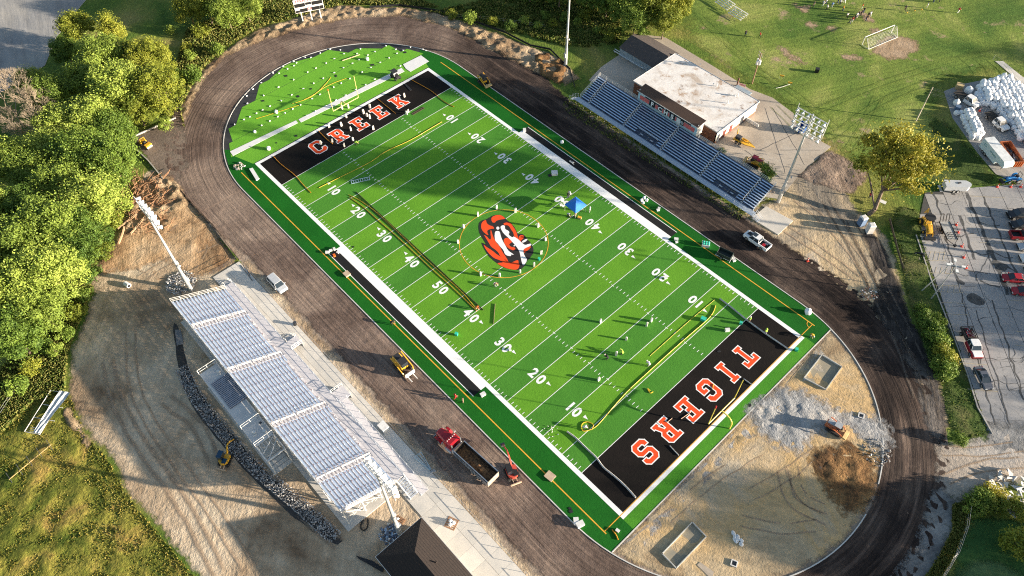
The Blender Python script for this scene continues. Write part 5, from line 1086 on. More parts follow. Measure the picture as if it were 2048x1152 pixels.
# ---- tracked machines
def tracks(t, L_=2.2, W_=1.7, tw=.35, h=.5, x=0):
    for s_ in (-1, 1):
        q = MB(); P_ = [(-L_ / 2, h * .5), (-L_ / 2 + h * .3, 0.02), (L_ / 2 - h * .3, 0.02), (L_ / 2, h * .5), (L_ / 2 - h * .3, h), (-L_ / 2 + h * .3, h)]
        q.prismy([(a + x, b) for a, b in P_], s_ * W_ / 2 - tw / 2, s_ * W_ / 2 + tw / 2); tr = q.build('track', M_TY, t)
        q = MB(); 
        for i in range(4): q.tube((x - L_ / 2 + .3 + i * (L_ - .6) / 3, s_ * W_ / 2 - tw / 2 - .02, h / 2), (x - L_ / 2 + .3 + i * (L_ - .6) / 3, s_ * W_ / 2 + tw / 2 + .02, h / 2), h * .28, n=8)
        q.build('roller', M_DK, tr)
def bucket(w=.6, r=.4):
    q = MB(); P_ = [(0, 0), (r, -.1), (r * 1.1, -r * .6), (r * .5, -r), (-.1, -r * .7)]
    q.prismy(P_, -w / 2, w / 2); return q
def excavator(label, body, dig, col, cabcol, name='mini_excavator', sc=1.0, canopy=None):
    """boom swings towards dig"""
    p, d = G(*body), G(*dig); rz = math.atan2(d.y - p.y, d.x - p.x); R_ = (d - p).length / sc
    t = thing(name, label, 'excavator', p, rz); t.scale = (sc, sc, sc); tracks(t, 2.2, 1.5, .35, .5)
    q = MB(); q.tube((0, 0, .48), (0, 0, .62), .5, n=12); q.build('turntable', M_DK, t)
    rr = [(math.cos(a), math.sin(a)) for a in [math.radians(90 + 180 * i / 8) for i in range(9)]]
    q = MB(); q.prism([(.75, -.78), (.75, .78)] + [(-.15 + .95 * x, .8 * y) for x, y in rr], .62, 1.25); q.build('house', col, t)
    q = MB(); q.box(-.5, .65, .05, .78, 1.252, 2.35); q.build('cab', M_GL, t); q = MB(); q.box(-.56, .72, .0, .83, 2.352, 2.43); 
    for x, y in ((-.5, .05), (.65, .05), (.65, .78), (-.5, .78)): q.tube((x, y, 1.25), (x, y, 2.36), .045, n=4)
    q.build('cab_roof', cabcol, t); q = MB(); q.box(-.95, -.1, -.7, -.02, 1.252, 1.42); q.build('engine_cover', cabcol, t)
    e1 = (R_ * .45, -.25, 2.5); e2 = (R_, -.25, 1.3 if R_ > 2 else .9)
    b = MB(); b.tube((.7, -.25, 1.0), e1, .17, .14, n=4); b.tube(e1, (R_ * .62, -.25, 2.55), .14, n=4); b.build('boom', col, t)
    a = MB(); a.tube((R_ * .62, -.25, 2.55), e2, .13, .10, n=4); a.tube((R_ * .5, -.25, 2.85), (R_ * .8, -.25, 2.2), .05, n=5); a.build('arm', col, t)
    q = bucket(.6, .45); o = q.build('bucket', M_DK, t); o.location = (e2[0] - .1, -.25, e2[2])
    q = MB(); q.box(-1.75, -1.62, -.8, .8, .05, .45); q.tube((-1.65, -.3, .3), (-.9, -.3, .35), .06, n=4); q.tube((-1.65, .3, .3), (-.9, .3, .35), .06, n=4); q.build('blade', mat('blade_pale', (.55, .42, .30), rough=.6), t)
    return t
excavator('coral red mini excavator behind the tail of the red dump truck', (1024, 948), (1003, 898), P_EXR, M_BLK, sc=1.15)
excavator('small yellow excavator with dark blue roof beside the long gravel drain', (452, 922), (470, 884), P_YL, mat('navy_roof', (.015, .06, .12), rough=.4), sc=1.0)
# ---- yellow tracked loader on the near track
def loader(label, rear, front, col, sc=1.0, forks=True, name='track_loader', topc=M_BLK):
    A_, B_ = G(*rear), G(*front); mid = (A_ + B_) / 2; rz = math.atan2(B_.y - A_.y, B_.x - A_.x); t = thing(name, label, 'loader', mid, rz); t.scale = (sc,) * 3
    tracks(t, 2.6, 1.7, .42, .62)
    q = MB(); q.loft([ring(x, w, .45, z, .15) for x, w, z in ((-1.75, 1.1, 1.5), (-1.5, 1.25, 1.7), (.0, 1.25, 1.75), (.6, 1.1, 1.1))]); q.build('body', col, t)
    MB().box(-1.55, -.1, -.45, .45, 1.755, 1.80).build('engine_grille', topc, t)
    q = MB(); q.box(-.25, .75, -.5, .5, 1.2, 2.1); q.build('cab', M_GL, t); MB().box(-.35, .85, -.58, .58, 2.102, 2.18).build('cab_roof', topc, t)
    for s_ in (-1, 1):
        q = MB(); q.tube((-1.5, s_ * .92, 1.75), (1.3, s_ * .92, 1.0), .10, n=4); q.tube((1.3, s_ * .92, 1.0), (1.7, s_ * .75, .4), .09, n=4); q.build('lift_arm', col, t)
    if forks:
        q = MB(); q.box(1.75, 1.85, -.8, .8, .15, .95); 
        for y in (-.45, .45): q.box(1.86, 2.9, y - .06, y + .06, .12, .18)
        q.build('forks', M_WST, t)
    else:
        q = bucket(1.8, .6); o = q.build('bucket', mat('bucket_tan', (.55, .40, .18), rough=.6), t); o.location = (1.8, 0, .7)
    return t
loader('yellow tracked loader with long shadow on the near track opposite the stand', (795, 722), (818, 748), P_YL, 1.25, topc=mat('deck_black', (.03, .03, .035), rough=.7))
loader('orange and grey bulldozer loader at the edge of the dark mud heap', (1655, 852), (1680, 867), paint('dull_orange', (.40, .12, .05)), 0.95, False, 'bulldozer', M_GALV)
loader('small yellow loader with a driver at the far kerb near the CREEK corner', (961, 160), (974, 172), P_YL, 1.0, False)
loader('small yellow tracked skid machine behind the far grandstand', (1515, 333), (1501, 327), P_YL, 1.05, False, 'skid_machine', M_MR)
# roller
def roller():
    p = G(294, 293); t = thing('road_roller', 'yellow double drum roller on the dirt apron left of the track', 'roller', p, heading((287, 287), (303, 297)))
    for x in (-1.0, 1.0):
        q = MB(); q.tube((x, -.65, .5), (x, .65, .5), .5, n=16); q.build('drum', mat('drum_steel', (.35, .33, .30), rough=.4, metal=.5), t)
        q = MB(); q.box(x - .45, x + .45, -.72, .72, .82, 1.25); q.build('hood', P_YL, t)
    q = MB(); q.box(-.5, .5, -.5, .5, .6, 1.1); q.box(-.3, .1, -.3, .3, 1.1, 1.5); q.build('seat', M_BLK, t)
    q = MB(); [q.tube((-.6, y, 1.1), (-.6, y, 2.2), .05, n=4) for y in (-.55, .55)]; q.tube((-.6, -.55, 2.2), (-.6, .55, 2.2), .05, n=4); q.build('roll_bar', P_YL, t)
roller()
# small dark utility tractor on the CREEK turf and bin cart on the far sideline
def cart(label, px, rz, name='utility_cart', bodyc=M_BLK, top=None):
    t = thing(name, label, 'cart', G(*px), rz)
    q = MB(); q.loft([ring(x, w, .45, z, .12) for x, w, z in ((-1.2, 1.2, 1.2), (0, 1.35, 1.25), (1.0, 1.2, 1.0), (1.3, 1.0, .8))]); q.build('body', bodyc, t)
    q = MB(); [q.tube((x, y, 1.0), (x * .9, y, 2.0), .05, n=4) for x in (-.9, .5) for y in (-.6, .6)]; q.build('roof_post', M_WST, t); MB().box(-1.0, .65, -.7, .7, 2.0, 2.08).build('roof', top or M_BLK, t)
    q = MB(); q.box(-.2, .15, -.5, .5, 1.25, 1.75); q.build('seat', M_GALV, t)
    for x in (-.85, .95):
        for s_ in (-1, 1): wheel(t, x, s_ * .7, .38, .28)
    return t
cart('black and cream utility vehicle on the white strip behind the CREEK end zone', (791, 156), heading((785, 147), (800, 158)), top=mat('cream_top', (.04, .04, .04), rough=.5))
t = thing('bin_trailer', 'dark open bin trailer with pale frame on the green beside the far track', 'trailer', G(1448, 513), heading((1436, 503), (1460, 514)))
q = MB(); q.box(-1.5, 1.5, -.85, -.78, .5, 1.3); q.box(-1.5, 1.5, .78, .85, .5, 1.3); q.box(-1.5, -1.43, -.77, .77, .5, 1.3); q.box(1.43, 1.5, -.77, .77, .5, 1.3); q.box(-1.42, 1.42, -.77, .77, .5, .58); q.build('bin', mat('bin_green', (.03, .045, .04), rough=.6), t)
q = MB(); q.box(-1.6, 1.6, -.9, .9, .38, .48); q.tube((1.5, 0, .45), (2.6, 0, .4), .05, n=4); q.tube((1.6, .9, .5), (1.6, -1.4, .5), .05, n=4); q.build('frame', M_WST, t)
for s_ in (-1, 1): wheel(t, -.3, s_ * .95, .35, .22)
# ---- backhoe
def backhoe():
    p = G(1851, 455); t = thing('backhoe', 'yellow backhoe loader with black canopy and front bucket in the car park', 'backhoe', p, heading((1843, 432), (1856, 478)))
    q = MB(); q.loft([ring(x, w, .7, z, .12) for x, w, z in ((-1.9, 1.6, 1.3), (-1.2, 1.7, 1.5), (.2, 1.3, 1.5), (.4, .85, 1.55), (2.3, .75, 1.4), (2.5, .7, 1.1))]); q.build('body', P_YL, t)
    MB().prism([(1.15 * math.cos(a) - .5, 1.15 * math.sin(a)) for a in [i * math.pi / 4 + .39 for i in range(8)]], 2.6, 2.72).build('canopy', M_BLK, t)
    q = MB(); [q.tube((x, y, 1.4), (x, y, 2.6), .06, n=4) for x in (-1.2, .2) for y in (-.7, .7)]; q.build('canopy_post', M_BLK, t)
    for s_ in (-1, 1):
        q = MB(); q.tube((.4, s_ * .6, 1.5), (2.6, s_ * .6, .8), .10, n=4); q.tube((2.6, s_ * .6, .8), (3.1, s_ * .6, .3), .09, n=4); q.build('loader_arm', P_YL, t)
        wheel(t, -.9, s_ * .95, .7, .45, P_YL); wheel(t, 1.8, s_ * .9, .45, .3, P_YL)
    q = bucket(2.2, .6); o = q.build('bucket', M_BLK, t); o.location = (3.1, 0, .62)
    q = MB(); q.tube((-1.9, 0, 1.2), (-2.9, .2, 2.6), .14, n=4); q.tube((-2.9, .2, 2.6), (-3.3, .1, 1.0), .12, n=4); q.build('digger_arm', P_YL, t); q = MB(); q.box(-2.2, -2.0, -1.2, 1.2, .3, .5); q.build('stabiliser', P_YL, t)
backhoe()
# ---- trailers
def axle(t, x, W_, n=2, r=.36, rim=M_RIM):
    for i in range(n):
        for s_ in (-1, 1): wheel(t, x + i * .85, s_ * W_, r, .24, rim)
A_, B_ = G(1886, 448), G(1903, 486); t = thing('flat_trailer', 'pale decked flat trailer with black ramps and cage beside the backhoe', 'trailer', (A_ + B_) / 2, math.atan2(B_.y - A_.y, B_.x - A_.x))
MB().box(-2.6, 2.2, -1.0, 1.0, .62, .72).build('deck', mat('deck_wood', (.42, .42, .41), (.30, .30, .29), scale=1.5, rough=.9), t)
q = MB(); q.box(-2.7, 2.3, -1.1, -1.02, .55, .8); q.box(-2.7, 2.3, 1.02, 1.1, .55, .8); q.tube((2.2, -1, .6), (3.6, 0, .5), .06, n=4); q.tube((2.2, 1, .6), (3.6, 0, .5), .06, n=4); q.obox((3.7, .1, .5), (.5, .5, .4), .4)
q.build('frame', M_BLK, t)
for s_ in (-1, 1):
    q = MB(); q.tube((-2.7, s_ * .9, .7), (-3.6, s_ * .9, 2.0), .09, n=4); q.tube((-2.7, s_ * .3, .7), (-3.6, s_ * .3, 2.0), .09, n=4); q.tube((-3.6, s_ * .9, 2.0), (-3.6, s_ * .3, 2.0), .09, n=4); q.build('ramp', M_BLK, t)
q = MB(); [q.tube((x, y, .7), (x, y, 1.5), .04, n=4) for x in (1.0, 1.6, 2.2) for y in (-1, -.3, .4, 1)]; [q.tube((1.0, y, 1.5), (2.2, y, 1.5), .04, n=4) for y in (-1, 1)]; [q.tube((x, -1, 1.5), (x, 1, 1.5), .04, n=4) for x in (1.0, 1.6, 2.2)]; q.build('cage', M_BLK, t); axle(t, -.8, 1.2)
A_, B_ = G(1884, 378), G(1934, 380); t = thing('cargo_trailer', 'low white enclosed trailer with curved nose parked against the grass by the yellow tree', 'trailer', (A_ + B_) / 2, math.atan2(B_.y - A_.y, B_.x - A_.x))
q = MB(); q.prism([(-2.7, -1.0), (1.9, -1.0), (2.5, -.55), (2.75, 0), (2.5, .55), (1.9, 1.0), (-2.7, 1.0)], .55, 1.75); q.build('box', mat('trailer_grey', (.60, .62, .64), (.52, .54, .57), scale=.8, rough=.4), t)
MB().prism([(-2.75, -1.04), (1.95, -1.04), (2.6, -.55), (2.85, 0), (2.6, .55), (1.95, 1.04), (-2.75, 1.04)], 1.752, 1.80).build('roof', mat('roof_pale', (.50, .52, .54), (.44, .46, .48), scale=.5, rough=.5), t)
q = MB(); q.obox((.3, .2, 1.86), (.7, .4, .1), .3); q.build('roof_hatch', M_DK, t); q = MB(); q.box(-3.4, -2.78, -1.0, 1.0, .1, .18); q.build('tail_ramp', M_GALV, t)
axle(t, -.6, 1.02, 2, .38, M_WST)
A_, B_ = G(1966, 296), G(2006, 345); t = thing('gooseneck_trailer', 'long white gooseneck cargo trailer parked on the storage pad edge', 'trailer', (A_ + B_) / 2, math.atan2(B_.y - A_.y, B_.x - A_.x))
h_ = (B_ - A_).length / 2 + .2; M_TR = mat('trailer_pale', (.66, .74, .76), (.60, .69, .72), scale=.5, rough=.4)
q = MB(); q.prismy([(-h_, .6), (h_ - 2.6, .6), (h_ - 2.4, 1.5), (h_, 1.7), (h_, 2.5), (h_ - .5, 3.0), (-h_, 3.0)], -1.2, 1.2); q.build('box', M_TR, t)
q = MB(); q.box(-h_, h_ - .6, -1.22, 1.22, 3.002, 3.06); q.build('roof', mat('tr_roof', (.78, .80, .80), rough=.4), t)
q = MB(); q.box(-h_ + 1.0, -h_ + 1.1, -1.225, -1.205, 1.9, 2.4); q.box(-h_ + 1.7, -h_ + 1.8, -1.225, -1.205, 1.9, 2.4); q.box(-h_ + 1.1, -h_ + 1.7, -1.225, -1.205, 2.3, 2.4); q.box(-h_ + 1.1, -h_ + 1.7, -1.225, -1.205, 1.9, 2.0)
for i in range(7): q.box(-h_ + 3.2 + i * .32, -h_ + 3.4 + i * .32, -1.225, -1.205, 2.0 - .02 * i, 2.25)
q.build('side_print', mat('teal_print', (.10, .30, .34), rough=.6), t); axle(t, -h_ + 1.6, 1.1, 2, .4); q = MB(); q.tube((h_ - 1.2, .0, .05), (h_ - 1.2, 0, 1.6), .08, n=5); q.build('jack_leg', M_DK, t)
A_, B_ = G(2004, 293), G(2031, 335); t = thing('roll_off_container', 'rust orange open container beside the long white trailer', 'skip', (A_ + B_) / 2, math.atan2(B_.y - A_.y, B_.x - A_.x))
h_ = (B_ - A_).length / 2; q = MB()
for s_ in (-1, 1): q.box(-h_, h_, min(s_ * 1.2, s_ * 1.1), max(s_ * 1.2, s_ * 1.1), .2, 1.7)
q.box(-h_, -h_ + .1, -1.09, 1.09, .2, 1.7); q.box(h_ - .1, h_, -1.09, 1.09, .2, 1.7); q.box(-h_ + .11, h_ - .11, -1.09, 1.09, .2, .3)
q.build('shell', mat('rust_orange', (.42, .13, .045), (.22, .06, .03), scale=1.2, rough=.7), t)
q = MB(); [q.box(h_ + .002, h_ + .1, y, y + .12, .2, 1.65) for y in (-1.0, -.5, .0, .5, .95)]; q.build('end_rib', P_OR, t)
q = MB(); rg = random.Random(2); [q.obox((rg.uniform(-h_ + .6, h_ - .6), rg.uniform(-.8, .8), .7 + .3 * rg.random()), (rg.uniform(.4, 1.2), rg.uniform(.3, .7), .3), rg.uniform(0, 3), m=rg.randrange(3), rx=rg.uniform(-.4, .4)) for i in range(26)]
q.build('rubbish', [M_DK, mat('scrap_brown', (.16, .09, .06), rough=.9), M_GALV], t)['kind'] = 'stuff'
# blue tractor
t = thing('blue_tractor', 'bright blue compact tractor with loader at the corner of the storage pad', 'tractor', G(2024, 362), heading((2038, 362), (2008, 366)))
q = MB(); q.loft([ring(x, w, .6, z, .12) for x, w, z in ((-1.0, .9, 1.2), (.0, .8, 1.3), (.2, .6, 1.35), (1.6, .55, 1.25), (1.75, .5, 1.0))]); q.build('bonnet', P_BL, t)
q = MB(); [q.loft([[(x, s_ * .85 - .2, z), (x, s_ * .85 + .2, z), (x, s_ * .85 + .2, z + .06), (x, s_ * .85 - .2, z + .06)] for x, z in ((-1.3, 1.0), (-1.0, 1.35), (-.3, 1.35), (0, 1.0))]) for s_ in (-1, 1)]; q.build('mudguard', P_BL, t)
q = MB(); q.box(-.7, -.3, -.3, .3, 1.25, 1.7); q.build('seat', M_BLK, t); q = MB(); [q.tube((-.9, y, 1.2), (-.9, y, 2.3), .05, n=4) for y in (-.5, .5)]; q.tube((-.9, -.5, 2.3), (-.9, .5, 2.3), .05, n=4); q.build('roll_bar', M_BLK, t)
for s_ in (-1, 1): wheel(t, -.7, s_ * .85, .6, .4); wheel(t, 1.2, s_ * .65, .38, .26); MB().tube((.2, s_ * .5, 1.3), (2.3, s_ * .5, .6), .07, n=4).build('loader_arm', P_BL, t)
o = bucket(1.5, .5).build('bucket', M_BLK, t); o.location = (2.4, 0, .6)
# yellow trencher trailer on plaza
t = thing('drawbar_machine', 'yellow drawbar trailer machine on the concrete behind the far grandstand', 'trailer', G(1485, 287), heading((1468, 282), (1504, 300)))
q = MB(); q.add([(-2.2, -.9, .6), (.8, -.9, .6), (3.0, -.12, .5), (3.0, .12, .5), (.8, .9, .6), (-2.2, .9, .6)] + [(-2.2, -.9, .85), (.8, -.9, .8), (3.0, -.12, .62), (3.0, .12, .62), (.8, .9, .8), (-2.2, .9, .85)], [(5, 4, 3, 2, 1, 0), (6, 7, 8, 9, 10, 11)] + [(i, (i + 1) % 6, 6 + (i + 1) % 6, 6 + i) for i in range(6)]); q.build('chassis', P_YL, t)
q = MB(); q.box(-1.9, -.6, -.5, .5, .86, 1.5); q.build('engine', M_DK, t); q = MB(); q.tube((-2.0, .6, .8), (-2.3, 1.0, 2.4), .12, n=4); q.build('boom', P_YL, t); q = MB(); q.tube((-.4, -.5, .9), (1.6, -.3, 1.2), .12, n=4); q.build('conveyor', P_YL, t); q = MB(); q.box(-.4, .9, .3, .5, .86, 1.2); q.build('side_box', P_YL, t); axle(t, -1.2, .95, 2, .38)
# blue skip
t = thing('blue_skip', 'small open blue skip under the tall grey floodlight mast head', 'skip', G(1601, 262), heading((1590, 262), (1612, 250)) + .2)
q = MB(); 
q.add([(-1.0, -.9, .1), (1.0, -.9, .1), (1.0, .9, .1), (-1.0, .9, .1), (-1.2, -1.0, 1.7), (1.2, -1.0, 1.7), (1.2, 1.0, 1.9), (-1.2, 1.0, 1.9), (-1.1, -.9, 1.7), (1.1, -.9, 1.7), (1.1, .9, 1.9), (-1.1, .9, 1.9), (-.95, -.85, .3), (.95, -.85, .3), (.95, .85, .3), (-.95, .85, .3)],
      [(3, 2, 1, 0), (0, 1, 5, 4), (1, 2, 6, 5), (2, 3, 7, 6), (3, 0, 4, 7), (4, 5, 9, 8), (5, 6, 10, 9), (6, 7, 11, 10), (7, 4, 8, 11), (9, 13, 12, 8), (10, 14, 13, 9), (11, 15, 14, 10), (8, 12, 15, 11), (12, 13, 14, 15)]); q.build('shell', paint('skip_blue', (.02, .10, .36)), t)
q = MB(); [q.box(s_ * 1.25 - .06, s_ * 1.25 + .06, -.8, .8, .9, 1.1) for s_ in (-1, 1)]; q.build('lift_pocket', M_WST, t)
# motorcycle
t = thing('motorcycle', 'black motorcycle parked on the kerb at the edge of the verge', 'motorcycle', G(1838, 511), heading((1833, 509), (1845, 513)))
q = MB(); q.loft([ring(x, w, .45, z, .05) for x, w, z in ((-.6, .2, .8), (-.1, .3, .85), (.3, .35, .95), (.6, .2, .9))]); q.build('body', P_BK, t); q = MB(); q.tube((.6, -.35, 1.05), (.6, .35, 1.05), .03, n=4); q.tube((.75, 0, .35), (.55, 0, 1.05), .04, n=4); q.build('handlebar', M_RIM, t)
wheel(t, -.7, 0, .32, .14); wheel(t, .75, 0, .32, .12)
# ================================================================ PEOPLE
M_SKIN = mat('skin', (.42, .25, .17), rough=.6); M_HAIR = mat('hair', (.03, .02, .015), rough=.8)
CL = {k: mat('cloth_' + k, v, rough=.85) for k, v in dict(hivis=(.45, .75, .08), orange=(.80, .16, .02), white=(.75, .74, .72), black=(.02, .02, .022), red=(.55, .03, .03), navy=(.03, .05, .11), grey=(.22, .22, .23), tan=(.40, .28, .18), blue=(.12, .25, .50), gold=(.75, .42, .04)).items()}
POSE = {
 'stand': dict(hip=(0, 0, .92), neck=(0, 0, 1.45), head=(.02, 0, 1.62), sh=.20, elb=[(.03, .27, 1.16), (.03, -.27, 1.16)], hnd=[(.10, .28, .88), (.10, -.28, .88)], knee=[(.02, .11, .50), (.02, -.11, .50)], ft=[(-.02, .13, .07), (-.02, -.13, .07)]),
 'walk': dict(hip=(0, 0, .90), neck=(.05, 0, 1.43), head=(.09, 0, 1.60), sh=.20, elb=[(-.14, .26, 1.16), (.20, -.26, 1.18)], hnd=[(-.12, .26, .92), (.40, -.22, 1.05)], knee=[(.20, .10, .52), (-.04, -.10, .48)], ft=[(.30, .10, .08), (-.34, -.10, .12)]),
 'bend': dict(hip=(-.18, 0, .86), neck=(.38, 0, 1.05), head=(.55, 0, 1.04), sh=.19, elb=[(.45, .24, .78), (.48, -.24, .78)], hnd=[(.62, .18, .50), (.64, -.16, .50)], knee=[(.06, .14, .48), (.04, -.14, .48)], ft=[(-.05, .18, .07), (-.05, -.18, .07)])}
def body_mesh(pose):
    P_ = POSE[pose]; V = []; E_ = []; Rr = []; tagb = []
    def v(p, r): V.append(Vector(p)); Rr.append(r); return len(V) - 1
    def e(a, b, t): E_.append((a, b)); tagb.append(t)
    hip = v(P_['hip'], (.15, .12)); nk = Vector(P_['neck']); hp = Vector(P_['hip']); up = (nk - hp)
    ch = v(hp + up * .72, (.18, .13)); wa = v(hp + up * .35, (.14, .11)); e(hip, wa, 1); e(wa, ch, 1)
    n1 = v(nk, (.065, .065)); e(ch, n1, 1); hd = Vector(P_['head']); h1 = v(hd, (.10, .095)); e(n1, h1, 0); h2 = v(hd + (hd - nk).normalized() * .11, (.085, .08)); e(h1, h2, 0)
    ns = v(hd + Vector((.115, 0, -.01)), (.022, .022)); e(h1, ns, 0)
    for i, s_ in ((0, 1), (1, -1)):
        sh = v(hp + up * .88 + Vector((0, s_ * P_['sh'], 0)), (.07, .07)); e(ch, sh, 1); el = v(P_['elb'][i], (.05, .05)); e(sh, el, 1); hn = v(P_['hnd'][i], (.035, .035)); e(el, hn, 0)
        d = (Vector(P_['hnd'][i]) - Vector(P_['elb'][i])).normalized(); pm = v(Vector(P_['hnd'][i]) + d * .09, (.045, .022)); e(hn, pm, 0)
        hj = v(hp + Vector((0, s_ * .10, -.06)), (.10, .10)); e(hip, hj, 2); kn = v(P_['knee'][i], (.065, .065)); e(hj, kn, 2); an = v(P_['ft'][i], (.045, .045)); e(kn, an, 2); to = v(Vector(P_['ft'][i]) + Vector((.18, 0, -.03)), (.045, .035)); e(an, to, 3)
    me = bpy.data.meshes.new('b'); me.from_pydata(V, E_, []); o = bpy.data.objects.new('b', me); COL.objects.link(o)
    md = o.modifiers.new('s', 'SKIN'); md.use_smooth_shade = True
    for i, r in enumerate(Rr): me.skin_vertices[0].data[i].radius = r
    me.skin_vertices[0].data[0].use_root = True
    bpy.context.view_layer.update(); out = bpy.data.meshes.new_from_object(o.evaluated_get(bpy.context.evaluated_depsgraph_get()))
    vs = [x.co.copy() for x in out.vertices]; fs = [tuple(p.vertices) for p in out.polygons]
    ms = []
    for p in out.polygons:
        c = p.center; best = (9, 0)
        for (a, b), t in zip(E_, tagb):
            A_, B_ = V[a], V[b]; ab = B_ - A_; k = max(0, min(1, (c - A_).dot(ab) / max(1e-9, ab.dot(ab)))); d = (c - A_ - ab * k).length - .5 * (Rr[a][0] + Rr[b][0]) / 2
            if d < best[0]: best = (d, t)
        ms.append(best[1])
    bpy.data.objects.remove(o); bpy.data.meshes.remove(me); bpy.data.meshes.remove(out)
    return vs, fs, ms
BM = {k: body_mesh(k) for k in POSE}; _pm = {}
def person(label, px, pose='stand', top='white', legs='navy', hat=None, face=0.0, group=None, z=0.0, sc=1.0):
    key = (pose, top, legs)
    if key not in _pm:
        vs, fs, ms = BM[pose]; q = MB(); q.v = [tuple(x) for x in vs]; q.f = fs; q.m = ms
        _pm[key] = q.data('person', [M_SKIN, CL[top], CL[legs], M_BLK], True)
    p = G(*px, z); o = link('person', _pm[key], None, loc=p, rz=face); o.scale = (sc,) * 3; tag(o, label, 'person', group)
    hk = ('hat', pose, hat)
    if hk not in _pm:
        q = MB(); h_ = Vector(POSE[pose]['head']); n_ = Vector(POSE[pose]['neck']); d = (h_ - n_).normalized()
        q.ball(h_ + d * .09, .125 if hat else .115, n=10, k=6, sq=(1.05, .95, .8)); 
        if hat: q.tube(h_ + d * .06, h_ + d * .085, .17, n=12)
        _pm[hk] = q.data('hat' if hat else 'hair', CL[hat] if hat else M_HAIR)
    link('hat' if hat else 'hair', _pm[hk], o); return o
pr_ = person
pr_('worker in lime vest bending over the goal line between C and R of CREEK', (712, 290), 'bend', 'hivis', 'black', 'hivis', 1.0)
pr_('worker in lime vest standing by the grey hose at the TIGERS goal line', (1497, 644), 'stand', 'hivis', 'tan', 'white', 2.0)
pr_('worker in lime vest astride the grey hose inside the TIGERS end zone', (1530, 668), 'walk', 'hivis', 'grey', 'hivis', 2.6)
pr_('worker in lime vest crouching beside a grey upright bundle near the right hash marks', (1244, 709), 'bend', 'hivis', 'black', 'hivis', 3.0)
pr_('person in black stooping on the turf below the lime-vested worker near the hash marks', (1214, 719), 'bend', 'black', 'black', 'white', 3.2)
pr_('worker in orange top and white hat on the green corner beyond the TIGERS border', (1621, 674), 'bend', 'gold', 'grey', 'white', -.4)
pr_('person in red walking on the near sideline green above the red dump truck', (911, 797), 'walk', 'red', 'red', None, 1.2)
pr_('person in tan clothes on the near sideline green just right of the one in red', (926, 805), 'stand', 'tan', 'tan', None, 1.0)
pr_('person in orange crouching at the end of the yellow hoses near the 40 numeral', (953, 619), 'bend', 'orange', 'tan', None, .5)
pr_('person in white standing upright on the turf right of the blue tent', (1179, 425), 'stand', 'white', 'white', 'white', .5)
pr_('person in white sitting bent at the lower left of the blue tent', (1136, 433), 'bend', 'white', 'black', None, 0.2)
pr_('person in white at the lower tip of the blue tent', (1150, 434), 'stand', 'tan', 'tan', 'white', 1.5)
pr_('person in pale shirt behind the blue tent on the yard line', (1140, 392), 'bend', 'white', 'grey', None, 3.0)
pr_('person in dark clothes squatting at the upper left of the blue tent', (1136, 396), 'bend', 'black', 'navy', None, 2.5)
pr_('driver in dark clothes on the small yellow loader at the far kerb', (959, 166), 'stand', 'black', 'navy', 'white', 0)
pr_('person in bright red beside the trunk of the big yellow tree', (1738, 396), 'stand', 'red', 'navy', 'white', 2)
pr_('person in white with hands low on the turf by the TIGERS side hose coil', (1297, 732), 'bend', 'white', 'grey', 'white', 3)
pr_('person in grey on the near turf beside the hash marks right of the tiger emblem', (990, 573), 'bend', 'tan', 'grey', None, 1)
pr_('person in dark top kneeling by the near sideline post at the yellow line', (784, 649), 'bend', 'black', 'black', None, 1)
pr_('person in black stooping by the yellow loop of the 10 yard hose', (1168, 858), 'bend', 'white', 'black', None, 1)
# players on the practice field, top right
pg = 'players training on the practice field'
rows_ = [((1626, 14), 'black', 'standing alone in black at the left of the upper group'), ((1645, 12), 'white', 'in white leftmost of the white shirts'), ((1651, 8), 'white', 'in white second of the white shirts'), ((1653, 20), 'white', 'in white below the two left white shirts'), ((1663, 15), 'blue', 'in pale blue in the middle of the upper group'),
 ((1674, 8), 'navy', 'in navy behind the pale blue one'), ((1679, 10), 'white', 'in white right of the pale blue one'), ((1688, 6), 'white', 'in white rightmost of the upper group'), ((1685, 22), 'gold', 'in yellow on his own below the upper group'), ((1693, 36), 'white', 'in white alone beside the line of dark players'),
 ((1723, 18), 'orange', 'in an orange bib behind the line of players'), ((1726, 26), 'black', 'in black, top of the line of players'), ((1722, 30), 'black', 'in black, second in the line of players'), ((1716, 34), 'black', 'in black, third in the line of players'), ((1712, 36), 'white', 'in white within the line of players'), ((1708, 41), 'black', 'in black below the white one in the line'), ((1703, 45), 'red', 'in dark red near the foot of the line of players'), ((1698, 48), 'black', 'in black at the foot of the line of players'),
 ((1735, 36), 'black', 'in black at the right of the bare patch'), ((1739, 33), 'white', 'in white at the right of the bare patch'), ((1731, 42), 'black', 'in black lowest right of the bare patch'), ((1809, 22), 'black', 'in black by the yellow balls'), ((1853, 16), 'white', 'in white right of the yellow balls'), ((1866, 5), 'white', 'in white at the top edge near the orange one'), ((1878, 4), 'orange', 'in orange at the top edge'), ((1915, 26), 'red', 'in bright red by the shadow edge, far right'), ((1490, 72), 'black', 'in black walking on the grass left of the red one'), ((1519, 75), 'red', 'in red standing right of the one in black, mid grass')]
for i, (px, c, l_) in enumerate(rows_): pr_('player ' + l_, px, ('stand', 'walk')[i % 2], c, ('black', 'white', 'navy')[i % 3], None, i * 1.3, pg)
# ================================================================ FIELD KIT
M_SACK = mat('sack_white', (.88, .88, .88), (.78, .80, .83), scale=2.2, rough=.7, bump=.05, bscale=4)
M_BUN = mat('bundle_paper', (.72, .68, .62), (.60, .56, .50), scale=3, rough=.8)
